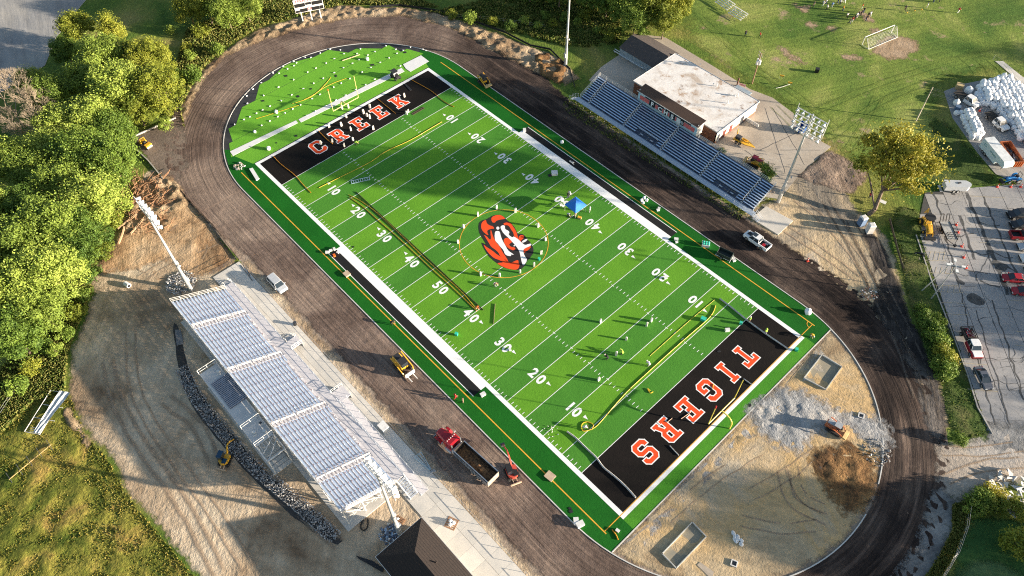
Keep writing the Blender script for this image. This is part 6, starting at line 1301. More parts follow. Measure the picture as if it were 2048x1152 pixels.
# blue tent
t = thing('canopy_tent', 'blue pop-up canopy tent standing beside the 40 on the far side', 'tent', (3.95, 16.95, 0), math.radians(-1))
M_CAN = mat('tent_blue', (.015, .17, .62), (.02, .21, .68), scale=1, rough=.55); w_ = 1.62
q = MB(); q.add([(-w_, -w_, 2.1), (w_, -w_, 2.1), (w_, w_, 2.1), (-w_, w_, 2.1), (0, 0, 3.3), (-w_, -w_, 1.85), (w_, -w_, 1.85), (w_, w_, 1.85), (-w_, w_, 1.85)], [(0, 1, 4), (1, 2, 4), (2, 3, 4), (3, 0, 4), (5, 6, 1, 0), (6, 7, 2, 1), (7, 8, 3, 2), (8, 5, 0, 3)]); q.build('canopy', M_CAN, t)
for x in (-1, 1):
    for y in (-1, 1): MB().tube((x * 1.55, y * 1.55, 0), (x * 1.55, y * 1.55, 2.1), .03, n=5).build('leg', M_WST, t)
for i, (px, l_) in enumerate((((1127, 406), 'left of the blue tent, upper of two'), ((1122, 412), 'left of the blue tent, lower of two'), ((1163, 419), 'under the right edge of the blue tent'))):
    t = thing('folding_chair', 'white folding chair ' + l_, 'chair', G(*px), i * 1.3, 'folding chairs at the tent'); q = MB(); q.box(-.35, .35, -.3, .3, .42, .46); q.build('seat', CL['white'], t); q = MB(); q.obox((-.38, 0, .75), (.05, .6, .7), 0, 0, -.25); q.build('backrest', CL['white'], t)
    for x in (-1, 1):
        for y in (-1, 1): MB().tube((x * .3, y * .27, 0), (x * .3, y * .27, .42), .025, n=4).build('leg', M_GALV, t)
t = thing('cool_box', 'yellow-lidded cool box at the foot of the blue tent', 'cool box', G(1159, 437), .4); MB().box(-.4, .4, -.25, .25, 0, .4).build('box', CL['tan'], t); MB().box(-.42, .42, -.27, .27, .402, .48).build('lid', CL['gold'], t)
# goal posts
def goal(label, sx, col, tips):
    t = thing('goal_post', label, 'goal post', (sx * 57.5, 0, 0)); d = -sx
    q = MB(); P_ = [(0, 0, 0), (0, 0, 1.6), (d * .15, 0, 2.2), (d * .6, 0, 2.75), (d * 1.3, 0, 3.0), (d * 2.5, 0, 3.05)]; q.path(P_, .12, 8); q.build('gooseneck', col, t)
    MB().tube((d * 2.5, -3.6, 3.05), (d * 2.5, 3.6, 3.05), .10, n=8).build('crossbar', col, t)
    for s_ in (-1, 1):
        up = MB().tube((d * 2.5, s_ * 3.6, 3.05), (d * 2.5, s_ * 3.6, 9.2), .07, n=8).build('upright', col, t)
        if s_ in tips: MB().tube((d * 2.5, s_ * 3.6, 8.7 if sx > 0 else 8.9), (d * 2.5, s_ * 3.6, 9.4), .11, n=8).build('wind_ribbon', CL['orange'] if sx < 0 else CL['red'], up)
goal('yellow goal post with an orange tip standing behind the CREEK end zone', -1, mat('post_cream', (.80, .66, .25), rough=.4), (-1,))
goal('yellow goal post with a red tip standing behind the TIGERS end zone', 1, mat('post_yellow', (.78, .66, .12), rough=.4), (-1,))
# standing bundles
bun = []
def bun_mesh(v):
    q = MB(); w, h = (.36, .42, .32)[v], (1.25, 1.15, 1.05)[v]
    q.loft([[(-w * .5 * k, -.16 * k, z), (w * .5 * k, -.16 * k, z), (w * .55 * k, .16 * k, z), (-w * .5 * k, .16 * k, z)] for z, k in ((0, 1.0), (.1, 1.1), (h * .7, 1.05), (h * .95, .9), (h, .6))]); return q.data('upright_bundle', M_BUN)
BUN = [bun_mesh(i) for i in range(3)]
def bundle(px, label, v=0, g='upright bundles on the turf'):
    o = link('upright_bundle', BUN[v], None, loc=G(*px), rz=random.uniform(0, 3)); o.scale = (1, 1, random.uniform(.9, 1.1)); tag(o, label, 'bundle', g)
cl12 = [((993.5, 419), 'at the upper left of the gold ring, below the tent shadow'), ((956, 432), 'outside the gold ring, upper left'), ((927, 456), 'outside the gold ring, left'), ((961.5, 551), 'on the gold ring at its lower left'), ((999, 553), 'below the tiger emblem, left of two'), ((1040, 546), 'below the tiger emblem, right of two'), ((1068, 533), 'inside the gold ring, lower right'), ((1082.5, 508), 'right of the tiger emblem inside the ring'), ((1091, 481), 'on the right rim of the gold ring'), ((1076, 454), 'on the gold ring, upper right'), ((1031, 425), 'on top of the gold ring at the yard line'), ((916, 486), 'outside the gold ring by the left hash marks')]
for i, (px, l_) in enumerate(cl12): bundle(px, 'pale upright bundle ' + l_, i % 3)
for i, (px, l_) in enumerate([((1293, 652), 'left of the pair near the far right hash marks'), ((1302, 643), 'right of the pair beside the far right hash marks'), ((1252, 680), 'standing alone left of the pair near the hash marks'), ((1232, 711), 'beside the lime-vested crouching worker'), ((1197, 761), 'standing alone on the near hash row at right'), ((1201, 645), 'small one standing alone in the middle strip')]): bundle(px, 'pale upright bundle ' + l_, i % 3)
for i, (px, l_) in enumerate([((809, 194), 'beyond the K of CREEK'), ((813, 229), 'on the goal line below the K, left of the pair'), ((817, 225), 'on the goal line below the K, right of the pair'), ((740, 216), 'above the second E of CREEK'), ((727, 227), 'leftmost of three between the two Es'), ((734, 233), 'middle of three between the two Es'), ((740, 237), 'rightmost of three between the two Es'), ((747, 259), 'below the second E near the goal line'), ((706, 281), 'on the goal line right of the R'),
    ((702, 261), 'right of the R of CREEK'), ((683, 252), 'between the R and the first E'), ((665, 284), 'left of the R of CREEK'), ((642, 289), 'on the top arm of the C of CREEK'), ((659, 255), 'on the white end line left of the first E'), ((693, 235), 'on the white end line above the first E'), ((697.5, 216), 'on the green under the CREEK crossbar, right'), ((684, 218), 'on the green under the CREEK crossbar, left'), ((689, 293), 'small one on the goal line beside the worker')]): bundle(px, 'white upright bundle ' + l_, i % 3, 'white bundles around the CREEK end zone')
# small white weights along the seams of the CREEK arc
wz = [(1455,178),(1335,242),(1230,298),(1100,363),(995,415),(815,510),(622,606),(430,712),(222,815),(1450,358),(1335,422),(1192,494),(1072,556),(938,626),(790,706),(655,778),(512,850),(418,900),(340,942),(255,986),(60,1083),(1535,497),(1422,556),(1328,605),(1152,700),(1052,755),(902,832),(803,885),(703,938),(613,985),(510,1040),(405,1095),(1282,118),(1155,170),(1035,228),(815,278),(850,295),(820,332),(735,372),(680,345),(628,428),(550,425),(400,550),(295,632),(215,720),(178,1022),(957,225),(1480,710),(1358,772),(1228,848),(1095,915),(985,970)]
WP = [(460 + x / 6.4, 80 + y / 6.4) for x, y in wz]
for x, y in [(372,135),(220,215),(600,228),(498,285),(360,355),(220,430),(840,105),(733,160),(1180,133),(1060,200),(925,272),(780,350),(648,420),(1275,85),(1010,15),(1390,35),(1575,70),(1625,90),(450,522),(328,592),(215,652),(550,690),(700,615),(840,530),(1100,395),(1235,325),(245,855),(395,780),(92,940),(150,65),(310,80),(570,135),(1165,70),(620,62)]:
    p = (640 + x / 7.68, 90 + y / 7.68)
    if all((p[0] - a) ** 2 + (p[1] - b) ** 2 > 30 for a, b in WP): WP.append(p)
q = MB(); q.loft([[(-.20 * k, -.13 * k, z), (.20 * k, -.13 * k, z), (.20 * k, .13 * k, z), (-.20 * k, .13 * k, z)] for z, k in ((0, .9), (.08, 1.05), (.17, .8), (.2, .4))]); WM = q.data('turf_weight', M_SACK)
def nth(i): i += 1; return ('first', 'second', 'third', 'fourth', 'fifth', 'sixth', 'seventh', 'eighth', 'ninth', 'tenth')[i - 1] if i < 11 else '%d%s' % (i, 'th' if 10 < i % 100 < 20 else {1: 'st', 2: 'nd', 3: 'rd'}.get(i % 10, 'th'))
seam = {}
for px in WP: p = G(*px); seam.setdefault(max(0, round((-61.1 - p.x) / 4.57)), []).append(p)
for k_, P_ in seam.items():
    for i, p in enumerate(sorted(P_, key=lambda v: v.y)):
        o = link('turf_weight', WM, None, loc=(p.x, p.y, .015), rz=random.uniform(0, 3)); tag(o, 'small white weight on the %s seam beyond the CREEK end zone, %s from the left' % (nth(k_), nth(i)), 'weight bag', 'seam weights on the green arc')
# white membrane strip and sheet behind CREEK
def flatpoly(name, pts, z, h, m, label, cat, group=None):
    P_ = GP(pts); 
    if sum(P_[i].x * P_[(i + 1) % len(P_)].y - P_[(i + 1) % len(P_)].x * P_[i].y for i in range(len(P_))) < 0: P_ = P_[::-1]
    c = sum(P_, Vector((0, 0))) / len(P_)
    o = MB().prism([(p.x - c.x, p.y - c.y) for p in P_], 0, h).build(name, m); o.location = (c.x, c.y, z); return tag(o, label, cat, group)
M_MB = mat('membrane', (.76, .76, .75), (.68, .68, .68), scale=.8, rough=.5)
flatpoly('white_strip', [(460, 303), (592, 241), (596, 246), (466, 312)], .02, .03, M_MB, 'left length of the long white strip laid behind the CREEK end zone', 'strip')
flatpoly('white_strip', [(597, 239), (803, 136), (809, 143), (602, 245)], .02, .03, M_MB, 'right length of the long white strip laid behind the CREEK end zone', 'strip')
flatpoly('white_sheet', [(806, 129), (842, 111), (858, 123), (821, 144), (812, 138)], .055, .02, M_MB, 'white sheet spread at the right end of the long white strip', 'sheet')
flatpoly('white_slab', [(499, 339), (506, 337), (519, 358), (513, 362)], .02, .25, M_MB, 'short thick white panel lying at the left corner of the near sideline', 'panel')
# black mats / scraps
sc_ = [((745, 130), 'on the upper part of the CREEK arc', 12, 5), ((810, 105), 'near the top right of the CREEK arc', 9, 5), ((572, 152), 'at the upper left of the CREEK arc', 10, 5), ((526, 202), 'rectangular, on the left of the CREEK arc', 11, 4), ((622, 178), 'round, in the middle of the CREEK arc', 7, 4), ((672, 152), 'beside the orange-lined hose', 6, 7), ((596, 193), 'on a pile of tools', 9, 6), ((592, 272), 'by the near end of the white strip', 9, 5), ((553, 286), 'tiny, above the CREEK corner', 4, 3), ((1140, 1017), 'upper of two on the near green', 10, 7), ((1142, 1023), 'lower of two on the near green', 12, 10), ((1500, 811), 'beside the TIGERS goal post', 7, 9), ((1228, 300), 'by the', 0, 0), ((707, 494), 'upright panel near the near bench area', 6, 4), ((1290, 768), 'on the', 0, 0), ((640, 300), 'n', 0, 0), ((1100, 351), 'under the white-topped crate', 12, 9), ((1438, 703), 'at the TIGERS goal line', 12, 5)]
for (x, y), l_, w, h in sc_:
    if not w: continue
    w *= .8; h *= .8
    flatpoly('rubber_mat', [(x - w / 2, y - h * .2), (x + w * .2, y - h / 2), (x + w / 2, y + h * .2), (x - w * .2, y + h / 2)], .03, .04, M_BLK, 'black rubber mat ' + l_, 'mat', 'black rubber mats')
# hoses
def hose(pts, r, m, label, z=.03, name='hose', sm=2, cat='hose'):
    P_ = [Vector((*G(*p).xy, 0)) for p in pts]
    for _ in range(sm): P_ = [P_[0]] + [v for a, b in zip(P_, P_[1:]) for v in (a.lerp(b, .25), a.lerp(b, .75))] + [P_[-1]]
    c = P_[len(P_) // 2].copy(); q = MB(); q.path([(p - c) + Vector((0, 0, r)) for p in P_], r, 5); o = q.build(name, m); o.location = (c.x, c.y, z); return tag(o, label, cat)
M_HY, M_HO = mat('hose_yellow', (.78, .50, .04), rough=.5), mat('hose_orange', (.80, .32, .03), rough=.5); M_TB = mat('tube_grey', (.55, .53, .50), rough=.7); M_RL = mat('brown_pole', (.075, .05, .035), rough=.8)
hose([(697, 390), (722, 402), (760, 430), (800, 468), (840, 508), (880, 545), (925, 585), (950, 615)], .06, M_HY, 'upper of the two yellow hoses running along the near numerals')
hose([(699, 395), (728, 415), (755, 440), (790, 470), (828, 505), (870, 545), (890, 562), (920, 590), (953, 622)], .06, M_HO, 'lower, more orange hose running along the near numerals')
hose([(712, 384), (967, 621)], .08, M_RL, 'long dark brown pole lying diagonally across the near numerals, upper', name='long_pole', sm=0, cat='pole')
hose([(715, 393), (930, 590)], .05, M_RL, 'thinner dark pole lying just below the long brown one', name='long_pole', sm=0, cat='pole')
hose([(990, 608), (987, 648)], .07, mat('roll_brown', (.16, .11, .07), rough=.9), 'short thick brown roll lying right of the near 40', name='turf_roll', sm=0, cat='roll')
hose([(884, 244), (860, 258), (820, 282), (770, 303), (742, 325), (690, 350), (638, 376)], .05, M_HY, 'yellow hose running along the creek-side 10 yard line')
hose([(823, 160), (845, 172), (866, 184), (878, 196), (895, 208), (908, 214)], .07, M_HO, 'orange hose crossing the right end of the CREEK end zone')
hose([(755, 198), (772, 212), (791, 227)], .07, M_HO, 'short orange hose between the last E and the K')
hose([(637, 262), (650, 276), (665, 288)], .07, M_HO, 'short orange hose between the C and the R')
hose([(547, 313), (560, 328), (590, 350), (606, 370), (622, 386)], .07, M_HO, 'orange hose across the left corner of the CREEK end zone')
hose([(662, 155), (650, 170), (632, 188), (608, 200)], .035, M_HY, 'yellow cord on the CREEK arc, steeper of two')
hose([(693, 157), (665, 167), (640, 180), (622, 196), (585, 208)], .035, M_HY, 'yellow cord on the CREEK arc, flatter of two')
hose([(512, 238), (545, 228), (600, 210)], .03, M_HY, 'thin yellow cord at the lower left of the CREEK arc')
hose([(685, 122), (720, 110)], .10, mat('cream_pole', (.62, .48, .30), rough=.7), 'straight cream tube lying on the CREEK arc', sm=0, name='tube', cat='tube')
hose([(1431, 611), (1427, 625), (1415, 640), (1385, 665), (1345, 700), (1290, 750), (1255, 782), (1228, 812), (1205, 840), (1190, 856), (1172, 863), (1163, 862), (1163, 847), (1176, 843), (1188, 850), (1183, 860)], .07, M_HY, 'thick yellow-orange hose snaking along the TIGERS 5 yard line to a loop')
hose([(1429, 600), (1380, 640), (1300, 712)], .03, M_HY, 'thin yellow line parallel to the thick hose near the far 10')
hose([(1300, 782), (1293, 776), (1300, 788), (1306, 784)], .08, M_HY, 'small yellow hose coil beside the TIGERS goal line')
hose([(1439, 598), (1462, 615), (1480, 630), (1496, 643), (1530, 668), (1575, 698)], .16, M_TB, 'long grey tube across the far TIGERS corner')
hose([(1134, 864), (1150, 875), (1175, 900), (1193, 916), (1205, 935), (1225, 950), (1250, 972), (1271, 996)], .16, M_TB, 'long grey tube across the near TIGERS corner')
hose([(1339, 892), (1357, 911)], .09, M_TB, 'short grey tube at the white border below the R of TIGERS', sm=0)
hose([(1382, 824), (1362, 838)], .06, mat('cord_tan', (.6, .4, .28)), 'short tan cord between the G and the E of TIGERS'); hose([(1345, 836), (1334, 845)], .06, mat('cord_tan', (.6, .4, .28)), 'short tan cord between the R and the E of TIGERS')
hose([(1427, 768), (1425, 778), (1487, 765)][:2], .05, M_HY, 'short yellow cord beside the I of TIGERS'); hose([(1487, 758), (1495, 764), (1504, 770)], .10, M_TB, 'short grey tube at the border by the goal post upright', sm=1)
hose([(1224, 1060), (1232, 1070), (1236, 1080)], .09, M_HO, 'orange hose end on the near corner of the TIGERS green')
hose([(648, 1173 - 250), (640, 905)], .0001, M_DK, 'x') if False else None
hose([(735, 1038), (737, 1050), (731, 1062), (723, 1060), (721, 1050), (728, 1040)], .12, M_BLK, 'loose black hose ring on the dirt by the near grandstand end', sm=2)
hose([(805, 860), (848, 893)], .0001, M_DK, 'x') if False else None
# sacks, bins, boxes on the field
def sack_mesh(v):
    rg = random.Random(v); q = MB(); rings = []
    for z, k in ((0, .86), (.12, 1.0), (.5, 1.08), (.85, 1.0), (1.0, .72), (1.04, .3), (1.22, .18), (1.25, .3)):
        rings.append([(.52 * k * (abs(math.cos(a)) ** .6) * math.copysign(1, math.cos(a)) * (1 + .10 * (rg.random() - .5)), .52 * k * (abs(math.sin(a)) ** .6) * math.copysign(1, math.sin(a)) * (1 + .10 * (rg.random() - .5)), z + .05 * (rg.random() - .5) * (z > .1)) for a in [2 * math.pi * (i + .5) / 12 for i in range(12)]])
    q.loft(rings); return q.data('bulk_sack', M_SACK, True)
SK = [sack_mesh(i) for i in range(4)]
def sack(p, z, label, g, s=1.0):
    o = link('bulk_sack', SK[random.randrange(4)], None, loc=(p[0], p[1], z), rz=random.uniform(0, 6)); o.scale = (s, s, s * random.uniform(.9, 1.08)); tag(o, label, 'sack', g); return o
sack(G(1615, 626), 0, 'single large white sack at the far TIGERS corner kerb', None, 1.1); sack(G(1124, 286), 0, 'white sack on the far sideline left of the black strip scrap', None, .7)
sack(G(538, 299), 0, 'white sack on the green above the CREEK near corner', None, .8); sack(G(510, 265), 0, 'small white sack left of the white strip', None, .6); sack(G(553, 226), 0, 'crumpled white sack in the middle of the CREEK arc', None, .7); sack(G(735, 120), 0, 'white sack near the top of the CREEK arc', None, .7)
k = 0
for px in ((1283, 402), (1288, 397), (1293, 402), (1286, 407)): sack(G(*px), 0, ('left', 'rear', 'right', 'front')[k] + ' one of four small white sacks on the far sideline', 'small sacks on the far sideline', .55); k += 1
def crate(px, s, m, label, rz=.5, name='crate', cat='crate', h=None):
    t = thing(name, label, cat, G(*px), rz); w, d = s; h = h or .6; q = MB(); q.box(-w / 2, w / 2, -d / 2, d / 2, 0, .06); q.box(-w / 2, -w / 2 + .05, -d / 2, d / 2, .06, h); q.box(w / 2 - .05, w / 2, -d / 2, d / 2, .06, h); q.box(-w / 2 + .05, w / 2 - .05, -d / 2, -d / 2 + .05, .06, h); q.box(-w / 2 + .05, w / 2 - .05, d / 2 - .05, d / 2, .06, h); q.build('body', m, t); MB().box(-w / 2 - .03, w / 2 + .03, -d / 2 - .03, d / 2 + .03, h + .002, h + .06).build('lid', m, t); return t
M_TEAL = mat('teal', (.04, .55, .38), rough=.5)
t = crate((1411, 491), (1.5, 1.2), CL['white'], 'white pallet box with bright green bags on the far sideline', .6)
for i in range(6): sk = link('green_bag', SK[0], t, loc=(-.5 + (i % 3) * .5, -.28 + (i // 3) * .55, .66)); sk.scale = (.4, .4, .25); sk.data = SK[0]
MG = SK[0].copy(); MG.materials[0] = M_TEAL
for c_ in t.children:
    if c_.name.startswith('green_bag'): c_.data = MG
crate((1406, 640), (.9, .7), M_TEAL, 'teal crate between the thick hose and the far 10 numeral', .3); crate((1481, 648), (.5, .4), M_TEAL, 'tiny teal crate at the TIGERS goal line near the far corner', .3); crate((1454, 662), (.8, .5), CL['white'], 'white L-shaped box near the TIGERS goal line', .9); crate((913, 670), (.5, .5), M_TEAL, 'small teal crate left of the near 30 numeral'); crate((1078, 520), (.4, .4), M_TEAL, 'tiny teal crate inside the gold ring on the right'); crate((1592, 701), (.5, .5), M_TEAL, 'tiny teal crate on the white TIGERS border')
crate((1109, 348), (1.3, 1.2), CL['white'], 'white-topped crate on a black mat beside the far 40 numeral', .9, h=.5); crate((694, 549), (1.2, 1.1), mat('plywood', (.55, .42, .30), (.45, .34, .24), scale=2), 'plywood crate standing on the near gold line by the black strip', 0.0, h=.3); crate((1100, 953), (1.5, 1.3), mat('plywood', (.55, .42, .30)), 'large plywood crate lid on the near gold line right of the excavator', .1, h=.2)
for (px, l_, s_) in (((655, 506), 'white box left of the black strip corner', .7), ((662, 502), 'second white box along the near black strip end', .6), ((669, 499), 'third white box along the near black strip end', .6), ((676, 506), 'white box on the near black strip, upper', .5), ((669, 512), 'orange-white bucket on the near black strip', .6), ((1352, 480), 'cream box at the right end of the far black strip', .8), ((1353, 765 - 280), 'grey box beside the cream one at the far black strip', .5), ((1049, 262), 'cream box at the left end of the far black strip', .9), ((1152, 1044), 'left white sheet box near the near TIGERS corner', 1.1), ((1160, 1050), 'right white sheet box near the near TIGERS corner', 1.2), ((1235, 1062), 'small white tub on the near TIGERS corner', .6), ((966, 790), 'narrow white board at the end of the near black strip', .9), ((1316, 421), 'white bag bundle on the far sideline', .6), ((1020, 700), 'white tub beside the near 30 numeral', .5), ((1173, 320), 'n', 0), ((1318, 417), 'second white bundle on the far sideline', .5), ((1331, 557), 'white and black box on the far 20 numeral', .6), ((1467, 521), 'white board behind the bin trailer', .8), ((1459, 507), 'white tub behind the bin trailer', .4)):
    if s_: crate(px, (s_, s_ * .7), CL['white'] if 'orange' not in l_ else CL['orange'], l_, random.uniform(0, 3), 'box', 'box', s_ * .5)
# pallet-like blue-white rack on CREEK turf
t = thing('folding_ladder', 'pale blue ladder-like frame lying at the creek-side 10 numeral', 'frame', G(721, 361), heading((703, 365), (739, 357)))
q = MB(); [q.box(-2.1, 2.1, y - .06, y + .06, .04, .12) for y in (-.45, .45)]; [q.box(x - .07, x + .07, -.39, .39, .05, .11) for x in [-2 + i * .5 for i in range(9)]]; q.build('rail', mat('pale_blue', (.45, .60, .68), rough=.5), t)
t = thing('planks', 'pair of dark planks lying at the goal line right of the K', 'planks', G(836, 222), heading((828, 226), (845, 216))); [MB().box(-1.8, 1.8, y - .12, y + .12, 0, .08).build('plank', M_RL, t) for y in (-.25, .2)]
flatpoly('black_board', [(808, 168), (812, 168), (824, 180), (820, 182)], .02, .08, M_BLK, 'black board lying in the CREEK end zone beyond the K', 'board')
# pallets and odds by the near walkway
M_WD = mat('pallet_wood', (.38, .20, .10), (.28, .15, .08), scale=3)
def pallet(px, rz, label, s=1.0, m=M_WD):
    t = thing('pallet', label, 'pallet', G(*px), rz); t.scale = (s, s, 1)
    for i in range(6): MB().box(-.6, .6, -.6 + i * .216, -.6 + i * .216 + .12, .10, .13).build('board', m, t)
    for x in (-.55, 0, .55): MB().box(x - .05, x + .05, -.6, .6, 0, .099).build('bearer', m, t)
    return t
pallet((798, 1043), .3, 'brown wooden pallet on the dirt under the near floodlight mast', 1.3); t = pallet((903, 1047), .4, 'pallet loaded with dark sacks on the walkway by the hip-roofed building', 1.5)
for i, (x, y) in enumerate(((-.3, .1), (.25, .25), (.1, -.3))): o = sack((G(903, 1047) + Vector((x, y, 0))).xy, .13, ('left', 'rear', 'front')[i] + ' sack on the loaded pallet on the walkway', 'sacks on the pallet', .5); o.data = SK[1].copy() if 0 else SK[1]
t = thing('white_cabinet', 'white steel cabinet standing on the near walkway beside the ramp', 'cabinet', G(768, 858), math.radians(2)); MB().box(-.8, .8, -.6, .6, .12, 1.15).build('body', M_WST, t); MB().box(-.85, .85, -.65, .65, 1.152, 1.22).build('lid', CL['white'], t); q = MB(); [q.box(x - .06, x + .06, y - .06, y + .06, 0.06, .12) for x in (-.7, .7) for y in (-.5, .5)]; q.build('foot', M_DK, t)
t = thing('trestle', 'pale blue folded trestle with grey rags on the near walkway', 'trestle', G(852, 930), heading((838, 918), (862, 945))); q = MB(); [q.tube((-2.2, y, .5), (1.2, y * .2, .15), .07, n=4) for y in (-.7, -.25, .25, .7)]; q.tube((-2.2, -.7, .5), (-2.2, .7, .5), .06, n=4); q.build('frame', mat('pale_blue', (.45, .60, .68)), t); q = MB(); [q.ball((1.6 + .3 * random.random(), random.uniform(-.4, .4), .15), .22, jit=.5) for i in range(7)]; q.build('rags', M_GALV, t)
for q_, (a, b) in enumerate((((482, 531), (505, 562)), ((492, 532), (500, 552)))): hose([a, b], .06, M_DK, ('longer', 'shorter')[q_] + ' dark rod lying on the left end of the near walkway', .09, 'rod', 0, 'rod')
t = thing('round_bin', 'round black bin on the near walkway left of the landing', 'bin', G(591, 650)); q = MB(); q.tube((0, 0, .08), (0, 0, .8), .3, .34, n=12); q.build('body', M_BLK, t); MB().tube((0, 0, .801), (0, 0, .86), .36, n=12).build('lid', M_DK, t)
# guard rail along the near walkway
t = thing('track_guard_rail', 'low grey pipe railing between the near walkway and the track', 'railing', (5, -42.35, 0)); q = MB()
rail(q, [(-33, -42.35, .05), (33.0, -42.35, .05)], .7, 2, 3.0, .02)
for a, b in ((34.5, 41), (43, 49), (51, 60)): rail(q, [(a, -42.35, .05), (b, -42.35, .05)], .7, 1, 3.0, .035)
q.build('rail', M_GALV, t, world=True)
t = thing('silt_fence', 'low dark wire fence across the left end of the near walkway', 'fence', (-34, -45, 0)); q = MB(); rail(q, [(-33.9, -48.6, 0), (-33.9, -42.2, 0)], .9, 3, 1.6, .03); q.build('wire', M_DK, t, world=True)
# raised frames and drains in the infield
M_FR = mat('pale_frame', (.50, .50, .48), (.40, .40, .38), scale=1, rough=.9)
def pitframe(cor, label):
    P_ = GP(cor); c = sum(P_, Vector((0, 0))) / 4; t = thing('concrete_pit', label, 'concrete pit', (c.x, c.y, 0)); q = MB()
    for i in range(4):
        a, b = P_[i] - c, P_[(i + 1) % 4] - c; d = b - a; q.obox(((a.x + b.x) / 2, (a.y + b.y) / 2, .15), (d.length + .10, .14, .36), math.atan2(d.y, d.x))
    q.build('wall', M_FR, t); q = MB(); q.prism([tuple((p - c) * .96) for p in (P_ if (P_[1] - P_[0]).cross(P_[2] - P_[1]) > 0 else P_[::-1])], -.02, .012); q.build('floor', mat('pit_floor', (.26, .24, .19), (.34, .29, .2), scale=.6, rough=.95), t)
pitframe([(1643, 711), (1683, 735), (1651, 780), (1607, 757)], 'rectangular raised concrete frame in the infield near the far TIGERS corner'); pitframe([(1384, 1045), (1412, 1074), (1352, 1137), (1324, 1108)], 'rectangular raised concrete frame in the infield near the bottom edge')
for px, l_ in (((1468, 1127), 'square drain box in grey grit at the bottom of the infield'), ((1722, 832), 'square white drain box beside the gravel spread')):
    t = thing('drain_box', l_, 'drain', G(*px), .4); q = MB(); [q.box(*v) for v in ((-.5, .5, -.5, -.36, 0, .2), (-.5, .5, .36, .5, 0, .2), (-.5, -.36, -.35, .35, 0, .2), (.36, .5, -.35, .35, 0, .2))]; q.build('rim', CL['white'], t); MB().box(-.35, .35, -.35, .35, 0, .05).build('grate', M_DK, t)
flatpoly('plank_board', [(1394, 1130), (1400, 1124), (1428, 1144), (1424, 1160)], -.02, .06, mat('board_tan', (.45, .38, .30)), 'tan board lying in the infield at the bottom edge', 'board'); q = MB(); p = G(1474, 1079); [q.ball((random.uniform(-1.1, 1.1), random.uniform(-.4, .4), .1), .35, jit=.6, sq=(1, 1, .5)) for i in range(9)]; o = q.build('plastic_sheet', M_MB); o.location = p; tag(o, 'crumpled white plastic sheet on the sandy infield', 'plastic sheet')
# gravel drain behind the near grandstand
dr = chaikin(GP([(345, 645), (357, 650), (368, 700), (378, 742), (392, 770), (420, 815), (450, 850), (492, 900), (530, 945), (590, 990), (640, 1030), (690, 1078), (670, 1093), (600, 1045), (540, 992), (490, 940), (440, 885), (400, 838), (372, 790), (358, 745), (350, 690)]), 1)
region('drain_liner', [p for p in dr], -0.03, mat('liner_black', (.05, .045, .042), rough=.7), lambda x, y: .12, .8, .8, raggeda=.12)
def gravel_strip():
    pts = [G(362, 735), G(385, 785), G(420, 832), (G(470, 893)), G(520, 945), G(590, 1003), G(672, 1078)]; rg = random.Random(8); q = MB()
    for a, b in zip(pts, pts[1:]):
        d = b - a; nn = Vector((-d.y, d.x, 0)).normalized()
        for i in range(int(d.length * 95)):
            p = a.lerp(b, rg.random()) + nn * max(-1.05, min(1.2, rg.gauss(0, .8))); s = rg.uniform(.08, .2); z = .10 + rg.random() * .12
            vs = [p + Vector((rg.uniform(-s, s), rg.uniform(-s, s), z + rg.uniform(-s, s) * .6)) for _ in range(5)]; q.add(vs, [(0, 1, 2), (0, 2, 3), (0, 3, 1), (1, 4, 2), (2, 4, 3), (3, 4, 1)], rg.randrange(3))
    o = q.build('drain_stone', [mat('stone_a', (.42, .41, .40), rough=.9), mat('stone_b', (.25, .245, .24), rough=.9), mat('stone_c', (.62, .60, .58), rough=.9)]); return tag(o, 'grey crushed stone filling the long black-lined drain behind the near grandstand', 'gravel', kind='stuff')
gravel_strip(); flatpoly('drain_cloth', [(350, 660), (362, 660), (368, 688), (354, 692)], .1, .03, mat('cloth_grey', (.33, .30, .26)), 'grey-blue cloth over the upper end of the stone drain', 'cloth')
def rocks(name, label, c, r, n, s, mts, zt=.5):
    rg = random.Random(n); q = MB(); c = G(*c)
    for i in range(n):
        a = rg.random() * 6.28; d = r * math.sqrt(rg.random()); p = Vector((d * math.cos(a), d * math.sin(a), max(0, zt * (1 - d / r)) * rg.random())); ss = rg.uniform(.5, 1) * s
        vs = [p + Vector((rg.uniform(-ss, ss), rg.uniform(-ss, ss), rg.uniform(0, ss))) for _ in range(5)]; q.add(vs, [(0, 1, 2), (0, 2, 3), (0, 3, 1), (1, 4, 2), (2, 4, 3), (3, 4, 1)], rg.randrange(len(mts)))
    o = q.build(name, mts); o.location = c; return tag(o, label, 'rubble', kind='stuff')
rocks('stone_pile', 'heap of grey stones round the foot of the left floodlight mast', (362, 566), 3.0, 500, .3, [MATS['stone_a'], MATS['stone_b'], MATS['stone_c']])
rocks('foil_scraps', 'silvery plastic scraps round the foot of the near floodlight mast', (778, 1068), 1.6, 120, .4, [mat('foil', (.45, .55, .66), rough=.25, metal=.5), mat('foil2', (.10, .13, .20), rough=.3)], .3)
